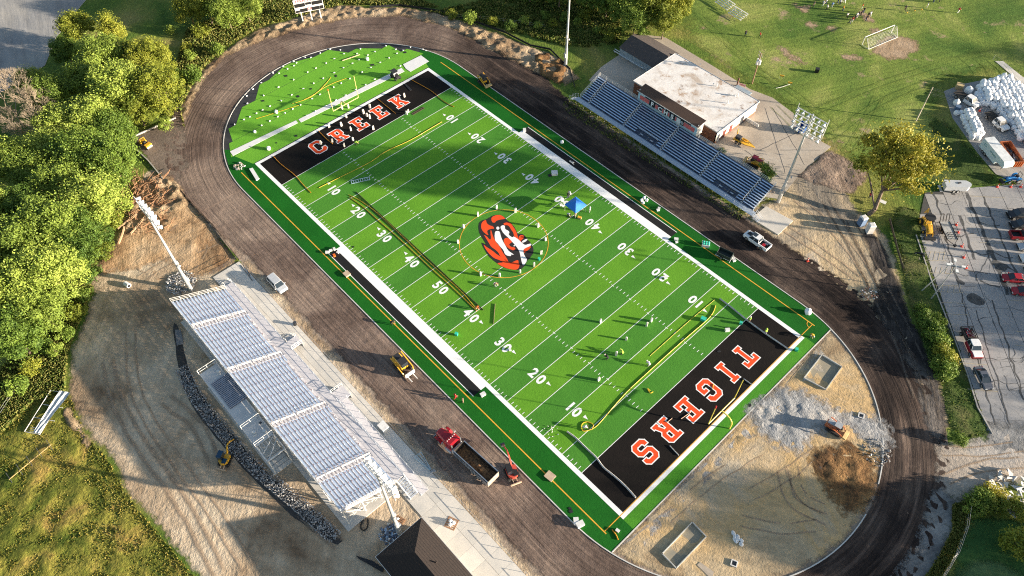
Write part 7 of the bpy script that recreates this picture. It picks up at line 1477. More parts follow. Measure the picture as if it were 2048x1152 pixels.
# felled roots and branches
rg = random.Random(12); q = MB()
for i in range(330):
    p = G(rg.uniform(236, 345), rg.uniform(350, 470)); 
    if rg.random() < .5: p = G(rg.uniform(262, 330), rg.uniform(365, 420))
    if G(0, 0) and p.y < -60 and rg.random() < .3: continue
    a = rg.uniform(0, 3.14); l_ = rg.uniform(.6, 2.6); d = Vector((math.cos(a), math.sin(a), rg.uniform(-.1, .45))) * l_; r = rg.uniform(.03, .11); m1 = p + d * .5 + Vector((rg.uniform(-.3, .3), rg.uniform(-.3, .3), .1)); p.z = .2 + .5 * rg.random()
    q.tube(p, m1 + Vector((0, 0, p.z)), r, r * .8, n=4); q.tube(m1 + Vector((0, 0, p.z)), p + d, r * .8, r * .3, n=4)
tag(q.build('root_wood', mat('root_wood', (.42, .24, .13), (.26, .14, .08), scale=2, rough=.9)), 'tangle of torn orange-brown roots and branches at the edge of the wood', 'branches', kind='stuff')
for i, (a, b) in enumerate((((237, 460), (275, 430)), ((238, 490), (250, 455)), ((262, 470), (300, 425)))): hose([a, ((a[0] + b[0]) / 2 + 2, (a[1] + b[1]) / 2 - 2), b], .22, mat('log', (.45, .30, .18), (.3, .2, .12), scale=2, rough=.9), ('longest', 'steepest', 'rightmost')[i] + ' of three pale broken logs beside the root pile', .1, 'log', 1, 'log')
t = thing('white_pipe_cap', 'white broken pipe cap on the dirt left of the near grandstand', 'pipe cap', G(254, 572)); q = MB(); q.tube((-.6, 0, .3), (.6, .3, .35), .45, .5, n=10); q.build('pipe', M_MB, t); MB().tube((.61, .3, .35), (.66, .31, .35), .3, n=10).build('opening', M_BLK, t)
# sack heaps on the storage pad
def heap(poly, layers, label, g, step=1.12, s=1.02):
    P_ = [tuple(p) for p in GP(poly, .6)]; A_ = np.array(P_); a0 = heading((1960, 230), (2010, 330)); u = Vector((math.cos(a0), math.sin(a0))); v = Vector((-u.y, u.x)); c = Vector(A_.mean(0)); n = 0
    for L_ in range(layers):
        rk = 0
        for i in range(-30, 31):
            ck = 0
            for j in range(30, -31, -1):
                p = c + u * (i + .5 * (L_ % 2)) * step + v * (j + .5 * (L_ % 2)) * step + Vector((random.uniform(-.2, .2), random.uniform(-.2, .2)))
                if inside(P_, np.array([p.x]), np.array([p.y]))[0]:
                    e_ = seg_dist(P_, np.array([[p.x, p.y]]))[0]
                    if (L_ and e_ > .75) or (not L_ and e_ < 1.9): sack(p, -.02 + L_ * .98, 'white bulk sack of %s, %s layer, row %s down, %s from left' % (label, ('ground', 'upper')[L_], nth(rk), nth(ck)), g, s); n += 1; ck += 1
            rk += 1 if ck else 0
    return n
n1 = heap([(1950, 178), (1955, 166), (1985, 158), (2010, 152), (2025, 158), (2042, 178), (2056, 200), (2075, 215), (2075, 300), (2060, 300), (2030, 262), (2008, 235), (1996, 215), (1960, 205)], 2, 'the big heap', 'white sacks in the big right-hand heap', 1.22, 1.12)
n2 = heap([(1912, 222), (1920, 218), (1948, 218), (1958, 238), (1968, 262), (1962, 277), (1945, 276), (1930, 255)], 2, 'the small heap', 'white sacks in the smaller left-hand heap', 1.18, 1.08)
print('sacks', n1, n2)
sack(G(1935, 185), 0, 'single boxy white sack right behind the upper flatbed truck', None, 1.5); sack(G(1911, 209), 0, 'white sack with crumpled top at the left edge of the storage pad', None, 1.2)
t = crate((1913, 220), (1.1, 1.0), mat('ibc_blue', (.10, .16, .26), rough=.5), 'blue-grey square tank below the crumpled sack at the pad edge', .4, 'water_tank', 'tank', 1.1)
t = crate((1917, 177), (1.6, 1.3), mat('tan_box', (.50, .38, .20), rough=.8), 'tan box with grey top beyond the upper flatbed truck', .4, 'storage_box', 'box', 1.2)
sack(G(1951, 195), 0, 'white sack with a blue wrapped base at the corner of the big heap', None, 1.1)
# cones
M_CO = mat('cone_orange', (.75, .08, .05), rough=.6); q = MB(); q.box(-.2, .2, -.2, .2, 0, .04); q.tube((0, 0, .04), (0, 0, .75), .15, .03, n=10); CM = q.data('traffic_cone', M_CO); CB = MB().tube((0, 0, .38), (0, 0, .52), .095, .07, n=10).data('band', CL['white'])
for i, (px, l_) in enumerate((((1912, 450), 'with a white top, uppermost in the car park row'), ((1916, 465), 'dark leaning one below the uppermost cone'), ((1923, 493), 'middle of the car park row beside the flat trailer'), ((1927, 515), 'fourth in the car park row'), ((1932, 536), 'lowest of the car park row'), ((1994, 374), 'left of the three along the lot entrance'), ((2021, 374), 'middle of the three along the lot entrance'), ((2041, 374), 'right of the three along the lot entrance'), ((1959, 222), 'between the two white flatbed trucks'), ((1615, 522), 'on the yard gravel beside the dark far track'))):
    o = link('traffic_cone', CM, None, loc=G(*px), rz=i); o.scale = (1.3,) * 3; tag(o, 'orange traffic cone ' + l_, 'cone', 'traffic cones'); link('band', CB, o)
# portable toilets
for px, l_, c_, rz in (((1721, 449), 'blue-grey portable toilet with white roof, the left of the two by the big tree', (.13, .20, .33), 1.2), ((1737, 464), 'pale grey portable toilet, the right of the two by the big tree', (.60, .58, .56), .9)):
    t = thing('portable_toilet', l_, 'portable toilet', G(*px), rz); m = mat('toilet%.2f' % c_[0], c_, rough=.6); MB().box(-.62, .62, -.62, .62, .1, 2.15).build('cabin', m, t); MB().box(.625, .66, -.45, .45, .15, 2.05).build('door', m, t); q = MB(); q.loft([[(-.66 * k, -.66 * k, z), (.66 * k, -.66 * k, z), (.66 * k, .66 * k, z), (-.66 * k, .66 * k, z)] for z, k in ((2.152, 1), (2.25, 1), (2.4, .7))]); q.build('roof', M_WST, t); MB().box(-.7, .7, -.7, .7, 0, .099).build('skid', M_DK, t)
t = thing('work_table', 'white-topped table under the leaning trunk of the big tree', 'table', G(1762, 408), .2); MB().box(-.8, .8, -.45, .45, .72, .78).build('tabletop', M_MB, t); [MB().tube((x, y, 0), (x, y, .72), .03, n=4).build('leg', M_GALV, t) for x in (-.7, .7) for y in (-.35, .35)]
# soccer goal
def soccer():
    a, b = G(1725, 89), G(1777 + 4, 66); d = b - a; t = thing('soccer_goal', 'white soccer goal with net standing on the worn practice field', 'goal', (a + b) / 2, math.atan2(d.y, d.x)); w = d.length / 2 + .2; h = 2.3; back = -2.3
    q = MB(); q.tube((-w, 0, 0), (-w, 0, h), .09, n=6); q.tube((w, 0, 0), (w, 0, h), .09, n=6); q.tube((-w, 0, h), (w, 0, h), .09, n=6); q.build('goal_frame', CL['white'], t)
    q = MB(); 
    for s_ in (-1, 1): q.tube((s_ * w, 0, h), (s_ * w, back * .35, h), .06, n=5); q.tube((s_ * w, back * .35, h), (s_ * w, back, 0), .06, n=5); q.tube((s_ * w, 0, .05), (s_ * w, back, .05), .06, n=5)
    q.tube((-w, back, .05), (w, back, .05), .06, n=5); q.build('back_frame', CL['white'], t)
    q = MB(); n = 26
    for i in range(n + 1):
        x = -w + 2 * w * i / n; q.tube((x, back * .35, h), (x, back, .05), .013, n=3, caps=False)
    for j in range(9): k = j / 8; y, z = back * .35 + (back - back * .35) * k, h + (.05 - h) * k; q.tube((-w, y, z), (w, y, z), .013, n=3, caps=False)
    q.build('net', CL['white'], t)['kind'] = 'stuff'
soccer()
# portable bleachers at the top, scaffold frame in the meadow, low bench frame
def benches(px1, px2, label, n=5):
    A_, B_ = G(*px1), G(*px2); t = thing('portable_bleacher', label, 'bleacher', (A_ + B_) / 2, math.atan2((B_ - A_).y, (B_ - A_).x), 'portable bleachers'); L_ = (B_ - A_).length / 2
    for k in range(n): MB().box(-L_, L_, k * .62 - 1.4, k * .62 - 1.12, .42 + k * .2, .46 + k * .2).build('seat_plank', M_WST, t)
    q = MB(); [q.tube((x, -1.4, .1), (x, 1.3, 1.1), .05, n=4) for x in (-L_ + .3, 0, L_ - .3)]; [q.tube((x, 1.3, 0), (x, 1.3, 1.1), .05, n=4) for x in (-L_ + .3, 0, L_ - .3)]; q.build('frame', M_GALV, t)
benches((1436, 2), (1462, 20), 'upper of the two white portable bleachers at the top of the practice field'); benches((1462, 24), (1488, 40), 'lower of the two white portable bleachers on the practice field')
def scaffold():
    c = G(98, 826); t = thing('sled_frame', 'white metal frame with a pale sheet lying on the rough grass at the left', 'metal frame', c, heading((60, 850), (105, 780))); L_ = 4.2
    q = MB()
    for y in (-1.0, 1.9): q.tube((-L_, y, .35), (L_ * .95, y, .45), .06, n=5)
    for x in (-L_, -1.4, 1.2, L_ * .95): q.tube((x, -2.2 if abs(x) < 2 else -1, .5), (x, 1.9, .4), .05, n=5)
    for i in range(3): q.tube((-L_ + .3 + i * .35, .2, .4), (-L_ + .3 + i * .35, 1.2, .4), .04, n=4)
    q.build('tube_frame', M_WST, t)
    q = MB(); vs = []
    for i in range(13):
        x = -L_ + .1 + i * (2 * L_ - .1) / 12; w0, w1 = -1.0 - .09 * i, .1 - .0 * i
        for j in range(7): vs.append((x, w0 + (w1 - w0) * j / 6 + .05 * random.random(), .55 + .12 * math.sin(j * 2.1 + i * .2) + .1 * random.random()))
    q.add(vs, [(i * 7 + j, (i + 1) * 7 + j, (i + 1) * 7 + j + 1, i * 7 + j + 1) for i in range(12) for j in range(6)]); q.build('sheet', mat('poly_sheet', (.62, .63, .62), (.50, .53, .55), scale=1.2, rough=.3), t)
scaffold()
t = thing('low_frame', 'row of four dark hoops on a pale beam in the rough grass, bottom left', 'hurdle frame', G(63, 925), heading((38, 945), (92, 900))); q = MB(); q.box(-3.9, 3.9, -.06, .06, .3, .4); q.build('beam', mat('beam_ochre', (.5, .36, .15)), t)
for i in range(5):
    x = -3.7 + i * 1.85; q = MB(); q.path([(x - .3, -.9, 0), (x - .1, -.5, .5), (x, 0, .7), (x + .1, .5, .9), (x + .2, .8, 1.2)], .045, 4); q.build('hoop', M_DK, t)
# hurdles, hoop and dark box on the practice field edge
for px, l_ in (((1562, 158), 'yellow-topped hurdle seat, the upper of two by the thin pole'), ((1578, 172), 'yellow-topped hurdle seat, the lower of two by the thin pole')):
    t = thing('hurdle', l_, 'hurdle', G(*px), .5, 'hurdles'); MB().box(-.5, .5, -.1, .1, .8, 1.15).build('top_board', CL['gold'], t); [MB().tube((x, 0, 0), (x, 0, .85), .04, n=4).build('leg', M_WST, t) for x in (-.45, .45)]
hose([(1552, 177), (1565, 174), (1580, 169)], .05, M_WST, 'thin pale pole lying on the grass below the hurdles', .02, 'thin_pole', 0, 'pole')
crate((1633, 144), (.9, .9), M_BLK, 'small black cube casting a long shadow on the practice field', .5, 'black_box', 'box', 1.0); 
for px, l_ in (((1814, 26), 'leftmost of the yellow balls'), ((1829, 22), 'middle of the yellow balls'), ((1843, 20), 'rightmost of the yellow balls')): tag(link('ball', MB().ball((0, 0, .15), .16, n=10, k=7).data('ball', CL['gold'], True), None, loc=G(*px)), l_ + ' on the practice grass', 'ball', 'balls')
# utility pole and sign post behind the clubhouse
t = thing('utility_pole', 'wooden utility pole with white transformers behind the clubhouse', 'utility pole', G(1504, 167)); MB().tube((0, 0, 0), (0, 0, 8.8), .17, .12, n=8).build('pole', mat('pole_wood', (.30, .20, .12), (.2, .13, .08), scale=3), t); q = MB()
[q.obox((0, .0, z), (.12, 2.4, .14), .9) for z in (8.5, 7.6)]; q.build('crossarm', mat('arm_pale', (.55, .48, .38)), t); q = MB(); q.tube((.4, -.2, 5.9), (.4, -.2, 7.1), .32, n=10); q.tube((-.35, .3, 5.8), (-.35, .3, 6.9), .30, n=10); q.tube((.0, -.6, 5.9), (.0, -.6, 6.9), .28, n=10); q.build('transformer', M_LAMP, t)
t = thing('sign_post', 'brown post with a small pink and white sign leaning behind the clubhouse', 'sign post', G(1474, 171)); MB().obox((0, 0, 1.1), (.3, .3, 2.2)).build('post', mat('post_brown', (.12, .06, .04)), t); MB().obox((1.3, .2, .8), (1.6, .08, .6), .3).build('sign_board', mat('sign_pink', (.60, .25, .25), (.7, .6, .6), scale=5), t)
# car park lamp posts
def lot_lamp(px, label, h=10.5):
    t = thing('car_park_lamp', label, 'lamp post', G(*px)); MB().tube((0, 0, 0), (0, 0, h), .12, .08, n=8).build('pole', M_POLE, t)
    for i in range(4):
        a = i * math.pi / 2 + .6; q = MB(); q.tube((0, 0, h - .2), (1.0 * math.cos(a), 1.0 * math.sin(a), h - .1), .04, n=4); q.obox((1.3 * math.cos(a), 1.3 * math.sin(a), h - .1), (.7, .45, .18), a); q.build('lamp_head', M_LAMP, t)
lot_lamp((1862, 598), 'thin pale lamp post with four white heads at the edge of the car park')
t = thing('bare_pole', 'short pale pole leaning in the verge left of the car park lamp', 'pole', G(1843, 582)); MB().tube((0, 0, 0), (1.2, 1.6, 8.2), .10, .06, n=6).build('pole', M_POLE, t); MB().obox((1.25, 1.65, 8.3), (.5, .3, .2)).build('cap', M_LAMP, t)
# power pole and wires
t = thing('power_pole', 'pale wooden power pole beside the top of the yellow tree', 'power pole', G(1832, 232 + 10)); MB().tube((0, 0, 0), (-.5, .9, 9.0), .15, .1, n=6).build('pole', mat('arm_pale', (.55, .48, .38)), t)
q = MB(); a = Vector((-.5, .9, 8.8)); b = G(2300, 255, 8) - G(1832, 242)
for dz in (0, .5, 1.6, 2.1):
    P_ = [a.lerp(b, k / 10) + Vector((0, 0, -dz * .7 - 2.0 * math.sin(math.pi * k / 10))) for k in range(11)]; q.path(P_, .022, 3)
q.build('cable', M_GALV, t)['kind'] = 'stuff'
# fences
def fence(pts, label, h=1.4, step=3.0, m=None, r=.04, cloth=None, name='wire_fence'):
    P_ = [G(*p) for p in pts]; c = P_[0].copy(); t = thing(name, label, 'fence', c)
    for a, b in zip(P_, P_[1:]):
        n = max(1, int((b - a).length / step))
        for i in range(n): p = a.lerp(b, i / n) - c; MB().tube(p, p + Vector((0, 0, h)), r, n=4).build('post', m or M_GALV, t)
    q = MB(); 
    for a, b in zip(P_, P_[1:]):
        for k in (1.0, .55, .15): q.tube(a - c + Vector((0, 0, h * k)), b - c + Vector((0, 0, h * k)), r * .5, n=3)
        if cloth: d = b - a; nn = Vector((-d.y, d.x, 0)).normalized() * .02; q.add([a - c - nn, b - c - nn, b - c + Vector((0, 0, h * .8)) - nn, a - c + Vector((0, 0, h * .8)) - nn, a - c + nn, b - c + nn, b - c + Vector((0, 0, h * .8)) + nn, a - c + Vector((0, 0, h * .8)) + nn], [(0, 1, 2, 3), (7, 6, 5, 4), (3, 2, 6, 7)], 1)
    q.build('fence_cloth' if cloth else 'wire', [m or M_GALV, cloth or M_GALV], t)
fence([(1936, 1002), (1928, 1060), (1910, 1110), (1880, 1160), (1850, 1210)], 'curving grey chain-link fence beside the bottom right lawn', 1.6, 3.2, M_GALV, .06)
fence([(1936, 1008), (1990, 1024), (2060, 1032), (2200, 1045)], 'grey chain-link fence along the top of the bottom right lawn', 1.4, 3)
M_SILT = mat('silt_cloth', (.02, .02, .025), rough=.8)
fence([(740, 16), (800, 12), (870, 22), (950, 45), (1010, 66), (1060, 92)], 'low black silt fence curving above the top of the track', .7, 3, M_DK, .03, M_SILT, 'silt_fence')
fence([(1060, 92), (1100, 100), (1140, 140), (1150, 178)], 'short black silt fence between the far mud heap and the floodlight mast', .7, 3, M_DK, .03, M_SILT, 'silt_fence')
fence([(900, 36), (960, 40), (1030, 48), (1090, 58)], 'thin wire fence with posts in the long grass above the track', 1.2, 3)
fence([(1778, 440), (1795, 505), (1806, 540)], 'low brown silt fence along the left of the verge', .7, 2.5, M_DK, .04, mat('cloth_brown', (.10, .07, .05)), 'silt_fence')
fence([(345, 362), (385, 408), (430, 455), (478, 520)], 'low orange-brown silt fence along the left edge of the near track', .5, 3, M_DK, .03, mat('silt_brown', (.16, .09, .05)), 'silt_fence')
fence([(1985, 120), (2010, 140), (2030, 170), (2060, 215)], 'pale wire fence behind the big sack heap', 1.5, 3)
fence([(0, 835), (30, 790), (40, 770)], 'thin pale fence at the left edge above the rough grass', 1.2, 3)
# concrete path pieces top right, bench on shed, guy mats
flatpoly('concrete_path', [(1990, 122), (2006, 122), (2060, 165), (2060, 180)], -.06, .05, m_conc, 'short concrete path at the right edge above the sack heap', 'path')
t = thing('team_bench', 'long white bench against the shaded side of the grey shed', 'bench', G(1256, 122), 0); [MB().box(-5.0, 5.0, y, y + .28, z, z + .05).build('plank', M_MB, t) for y, z in ((-.1, .45), (.25, .8))]; [MB().box(x, x + .08, -.1, .4, 0, .449).build('leg', M_GALV, t) for x in (-4.6, 0, 4.5)]
flatpoly('concrete_pad', [(1503, 437), (1532, 413), (1586, 442), (1556, 470)], -.02, .14, mat('pad_white', (.60, .56, .50), (.52, .49, .44), scale=.5, rough=.9), 'pale square concrete pad at the foot of the far grandstand', 'concrete pad')
flatpoly('dark_mat_roll', [(712, 1112), (718, 1118), (766, 1145), (768, 1137), (745, 1122)], -.02, .2, M_BLK, 'black folded liner on the dirt beside the hip-roofed building', 'liner')
t = thing('field_logo_bag', 'white tangled straps on the far black strip', 'straps', G(1144, 325)); q = MB(); [q.tube((random.uniform(-.9, .9), random.uniform(-.3, .3), .1), (random.uniform(-.9, .9), random.uniform(-.3, .3), .15), .06, n=4) for i in range(9)]; q.build('strap', CL['white'], t)
rocks('turf_scraps', 'silvery tools and scraps by the near 10 numeral', (1103, 862), 1.3, 16, .16, [M_GALV, CL['white']], .2)
rocks('scrap_heap', 'tan rubble heap at the left corner of the CREEK green', (478, 334), 1.3, 60, .35, [mat('rub_tan', (.50, .40, .32)), CL['white']], .3)
rocks('yard_rubble', 'small red-brown rubble heap at the edge of the dark spur', (1738, 588), 1.6, 90, .3, [mat('rub_red', (.25, .12, .08)), MATS['stone_c']], .4)
rocks('plaza_rubble', 'broken slabs and wood by the small evergreen at the stand end', (1535, 378), 1.6, 40, .5, [mat('rub_tan', (.5, .4, .3)), M_WD], .5)
rocks('kerb_rubble', 'dark broken chunks by the far kerb under the mud heap', (1752, 905), 2.5, 120, .3, [MATS['stone_b'], MATS['stone_a']], .3)
rocks('slab_rubble', 'broken concrete slabs at the right edge above the lawn', (2025, 990), 4.0, 90, .9, [m_conc, MATS['stone_c']], .6)
# ================================================================ TREES
def leaf_mat(nm, c1, c2, c3, tr=.25):
    m = bpy.data.materials.new(nm); m.use_nodes = True; n = m.node_tree.nodes; l = m.node_tree.links; b = n['Principled BSDF']; b.inputs['Roughness'].default_value = .6; b.inputs['Specular IOR Level'].default_value = .25
    at = n.new('ShaderNodeAttribute'); at.attribute_name = 'tone'; oi = n.new('ShaderNodeObjectInfo'); ad = n.new('ShaderNodeMath'); ad.operation = 'MULTIPLY_ADD'; l.new(oi.outputs['Random'], ad.inputs[0]); ad.inputs[1].default_value = .5; l.new(at.outputs['Fac'], ad.inputs[2])
    rp = n.new('ShaderNodeValToRGB'); cr = rp.color_ramp; cr.elements[0].position = .15; cr.elements[0].color = (*c1, 1); cr.elements[1].position = 1.25 - .05; cr.elements[1].color = (*c3, 1); cr.elements[1].position = 1; e = cr.elements.new(.6); e.color = (*c2, 1)
    l.new(ad.outputs[0], rp.inputs['Fac']); l.new(rp.outputs[0], b.inputs['Base Color'])
    t = n.new('ShaderNodeBsdfTranslucent'); l.new(rp.outputs[0], t.inputs[0]); ms = n.new('ShaderNodeMixShader'); ms.inputs[0].default_value = tr; l.new(b.outputs[0], ms.inputs[1]); l.new(t.outputs[0], ms.inputs[2]); l.new(ms.outputs[0], n['Material Output'].inputs['Surface']); return m
LM = [leaf_mat('leaf_green', (.10, .16, .025), (.23, .31, .05), (.38, .45, .09)), leaf_mat('leaf_yellow', (.10, .14, .018), (.22, .25, .03), (.36, .35, .05)), leaf_mat('leaf_deep', (.055, .11, .018), (.15, .23, .035), (.27, .35, .06)), leaf_mat('leaf_gold', (.15, .16, .02), (.36, .33, .04), (.52, .45, .07))]
M_BARK = mat('bark', (.13, .095, .07), (.20, .15, .11), scale=3, rough=.95); M_BARKP = mat('bark_pale', (.38, .31, .23), (.28, .22, .16), scale=3, rough=.95)
def crown(seed, R_=4.5, H_=4.0, nl=26, per=150, ls=.42, hollow=.55, low=-.55, lobe=(.22, .38)):
    """leaf clumps on many small lobes spread over an uneven crown"""
    rg = np.random.RandomState(seed); C_ = []
    while len(C_) < nl:
        p = rg.randn(3); p /= np.linalg.norm(p)
        if p[2] < low: continue
        k = hollow + (1 - hollow) * rg.rand(); C_.append((p[0] * R_ * k * (.85 + .3 * rg.rand()), p[1] * R_ * k * (.85 + .3 * rg.rand()), p[2] * H_ * k, R_ * rg.uniform(*lobe)))
    V = []; F_ = []; T_ = []
    for cx, cy, cz, r in C_:
        d = rg.randn(per, 3); d /= np.linalg.norm(d, axis=1)[:, None]; rad = r * (.75 + .35 * rg.rand(per)); P_ = d * rad[:, None] * [1, 1, .8] + [cx, cy, cz]
        nr = d + rg.randn(per, 3) * .55 + [0, 0, .35]; nr /= np.linalg.norm(nr, axis=1)[:, None]; a = np.cross(nr, rg.randn(per, 3)); a /= np.linalg.norm(a, axis=1)[:, None]; b = np.cross(nr, a); s = ls * (.6 + .8 * rg.rand(per))[:, None]
        k = len(V) // 1; base_ = sum(len(v) for v in V)
        Q = np.stack([P_ - a * s * .5, P_ + b * s * .28, P_ + a * s * .5, P_ - b * s * .28], 1).reshape(-1, 3); V.append(Q); F_.append(np.arange(per * 4).reshape(-1, 4) + base_); tn = rg.rand() * .35; T_.append(np.repeat(np.clip(tn + .25 * rg.rand(per), 0, 1), 4))
    n2 = nl * per // 4; d = rg.randn(n2, 3); d[:, 2] = np.abs(d[:, 2]) * np.sign(rg.rand(n2) + low * .45); d /= np.linalg.norm(d, axis=1)[:, None]; P_ = d * (np.array([R_, R_, H_]) * (.55 + .75 * rg.rand(n2)[:, None] ** 1.5)); nr = rg.randn(n2, 3) + [0, 0, .6]; nr /= np.linalg.norm(nr, axis=1)[:, None]; a = np.cross(nr, rg.randn(n2, 3)); a /= np.linalg.norm(a, axis=1)[:, None]; b = np.cross(nr, a); s = ls * (.6 + .8 * rg.rand(n2))[:, None]
    base_ = sum(len(v) for v in V); V.append(np.stack([P_ - a * s * .5, P_ + b * s * .28, P_ + a * s * .5, P_ - b * s * .28], 1).reshape(-1, 3)); F_.append(np.arange(n2 * 4).reshape(-1, 4) + base_); T_.append(np.repeat(rg.rand(n2) * .5, 4))
    V = np.concatenate(V); F_ = np.concatenate(F_); T_ = np.concatenate(T_)
    me = bpy.data.meshes.new('crown'); me.vertices.add(len(V)); me.vertices.foreach_set('co', V.astype(np.float32).ravel()); me.loops.add(F_.size); me.loops.foreach_set('vertex_index', F_.astype(np.int32).ravel()); me.polygons.add(len(F_)); me.polygons.foreach_set('loop_start', np.arange(0, F_.size, 4, dtype=np.int32)); me.update(calc_edges=True)
    a = me.attributes.new('tone', 'FLOAT', 'POINT'); a.data.foreach_set('value', T_.astype(np.float32)); return me, C_
def trunk(C_, H_, base, r=.28, lean=(0, 0)):
    q = MB(); top = Vector((lean[0], lean[1], base)); q.tube((0, 0, -.2), top * .5 + Vector((.1, .1, 0)), r, r * .8, n=7); q.tube(top * .5 + Vector((.1, .1, 0)), top, r * .8, r * .55, n=7)
    for c in C_[::2]: e = Vector(c[:3]) + Vector((0, 0, H_)); m_ = top.lerp(e, .5) + Vector((0, 0, .3)); q.tube(top, m_, r * .35, r * .2, n=4, caps=False); q.tube(m_, e, r * .2, r * .06, n=4, caps=False)
    return q
PROTO = {}
def proto(kind, seed):
    k = (kind, seed)
    if k in PROTO: return PROTO[k]
    if kind == 'round': me, C_ = crown(seed, 4.6, 4.3, 40, 330, .38, lobe=(.16, .40)); H_ = 7.5; tr_ = trunk(C_, H_, 4.2)
    elif kind == 'dense': me, C_ = crown(seed, 4.8, 4.8, 54, 330, .36, .62, lobe=(.14, .38)); H_ = 6.8; tr_ = trunk(C_, H_, 3.5)
    elif kind == 'tall': me, C_ = crown(seed, 3.4, 5.6, 38, 300, .36, .45, -.8, (.28, .45)); H_ = 8.5; tr_ = trunk(C_, H_, 5)
    elif kind == 'small': me, C_ = crown(seed, 1.6, 1.5, 12, 120, .30, .5, -.7, (.35, .5)); H_ = 1.5; tr_ = trunk(C_, H_, .8, .08)
    elif kind == 'bush': me, C_ = crown(seed, 1.5, 1.1, 12, 130, .26, .5, -.4, (.35, .5)); H_ = .9; tr_ = trunk(C_, H_, .5, .06)
    PROTO[k] = (me, tr_.data('trunk', M_BARK), H_); return PROTO[k]
_lm = {}
def plant(kind, seed, px, py, mi, label, sc=1.0, name='tree', cat='tree', group=None, zc=None, sz=None):
    me, tk_, H_ = proto(kind, seed); zz = H_ * (sz or sc) if zc is None else zc; p = G(px, py, zz)
    t = thing(name, label, cat, (p.x, p.y, -.05), random.uniform(0, 6.28), group); t.scale = (sc, sc, sz or sc)
    k = (id(me), mi)
    if k not in _lm: c = me.copy(); c.materials.clear(); c.materials.append(LM[mi]); _lm[k] = c
    link('crown' if kind not in ('bush',) else 'foliage', _lm[k], t, loc=(0, 0, H_)); link('trunk' if kind != 'bush' else 'stem', tk_, t); return t
wood = 'trees of the wood at the left'
WD = [ # px, py, kind, tone, scale, where
 (222, 60, 'tall', 1, .75, 'yellowish, topmost beside the drive'), (255, 110, 'round', 1, .6, 'small yellowish one under the topmost'), (150, 55, 'round', 1, .8, 'at the upper left against the pavement'), (130, 100, 'dense', 2, .6, 'dark, on the pavement rim'),
 (200, 110, 'round', 0, .95, 'pale green, upper of the big ones'), (165, 165, 'round', 0, .9, 'beside the pavement corner'), (235, 175, 'round', 0, 1.1, 'large pale green in the upper wood'), (300, 120, 'dense', 1, .9, 'olive, on the right side of the upper wood'), (315, 180, 'dense', 1, 1.0, 'olive, nearest the track bend'), (270, 215, 'dense', 1, .75, 'olive low one beside the leaning trunks'),
 (100, 190, 'round', 0, .9, 'left of the pale green ones, below the pavement'), (60, 165, 'round', 0, .7, 'at the pavement edge near the left border'), (180, 235, 'round', 0, .9, 'in the middle of the wood'), (120, 250, 'round', 0, .85, 'right of the bare grey tree'), (225, 260, 'dense', 2, .8, 'above the dirt apron'),
 (95, 300, 'round', 0, .85, 'below the bare grey tree'), (160, 310, 'dense', 2, 1.0, 'deep green in the middle left'), (225, 325, 'dense', 2, .95, 'deep green beside the root pile'), (60, 345, 'round', 0, .85, 'near the left border, mid height'), (15, 320, 'round', 0, .9, 'at the left border, mid height'), (120, 375, 'dense', 0, .95, 'bright, left of the root pile'), (190, 400, 'dense', 0, 1.0, 'bright, overhanging the root pile'), (45, 420, 'round', 2, .9, 'at the left, above the broad bright ones'),
 (105, 455, 'dense', 0, 1.1, 'broad bright one left of the floodlight mast'), (165, 470, 'dense', 2, .85, 'green one at the dirt lot edge'), (35, 500, 'dense', 0, 1.1, 'broad bright one at the left border'), (95, 545, 'dense', 0, 1.05, 'bright one above the ditch'), (30, 590, 'dense', 0, 1.05, 'bright one at the left border, lower'), (80, 620, 'dense', 0, .85, 'low bright one beside the ditch'), (25, 670, 'dense', 2, .9, 'lowest of the big ones at the left border'), (-15, 430, 'dense', 0, 1.0, 'cut by the left border, upper'), (-15, 560, 'dense', 0, 1.0, 'cut by the left border, lower'), (140, 510, 'round', 2, .8, 'darker one at the lot edge below the mast')]
KW = {'round': 'rounded', 'dense': 'dense', 'tall': 'tall narrow'}
for i, (x, y, k, mi, s_, w) in enumerate(WD): plant(k, i % 3 + 1, x, y, mi, '%s broadleaf tree of the left wood, %s' % (KW[k], w), s_ * 1.08, 'broadleaf_tree', group=wood)
# bare dead trees
def bare(px, py, label, s=1.0, seed=1):
    rg = random.Random(seed); t = thing('bare_tree', label, 'tree', G(px, py, 6) - Vector((0, 0, 6)), rg.random() * 6, 'bare trees'); q = MB(); q.tube((0, 0, 0), (0, 0, 3.5 * s), .22, .16, n=6); t_ = q.build('trunk', M_BARKP, t); q = MB()
    def br_(p, d, l_, r, k):
        e = p + d * l_; q.tube(p, e, r, r * .6, n=3 if k < 2 else 4, caps=False)
        if k: [br_(e, (d + Vector((rg.uniform(-.8, .8), rg.uniform(-.8, .8), rg.uniform(-.2, .6)))).normalized(), l_ * .72, r * .6, k - 1) for _ in range(4 if k > 1 else 5)]
    for i in range(7): a = i * .9; br_(Vector((0, 0, (2 + .25 * i) * s)), Vector((math.cos(a), math.sin(a), .8)).normalized(), 2.1 * s, .13, 4)
    q.build('branches', M_BARKP, t)['kind'] = 'stuff'
bare(22, 215, 'pale leafless tree near the left border below the pavement', 1.8, 3); bare(65, 245, 'second pale leafless tree, right of the first one', 1.5, 5)
t = thing('leaning_trunk', 'pale leaning trunks at the foot of the olive trees above the apron', 'tree trunk', G(262, 258)); q = MB(); q.tube((0, 0, 0), (-3, 2.0, 5.5), .28, .16, n=6); q.tube((-.6, -.6, 0), (-3.6, .2, 5.0), .14, .09, n=5); q.build('trunk', M_BARKP, t)
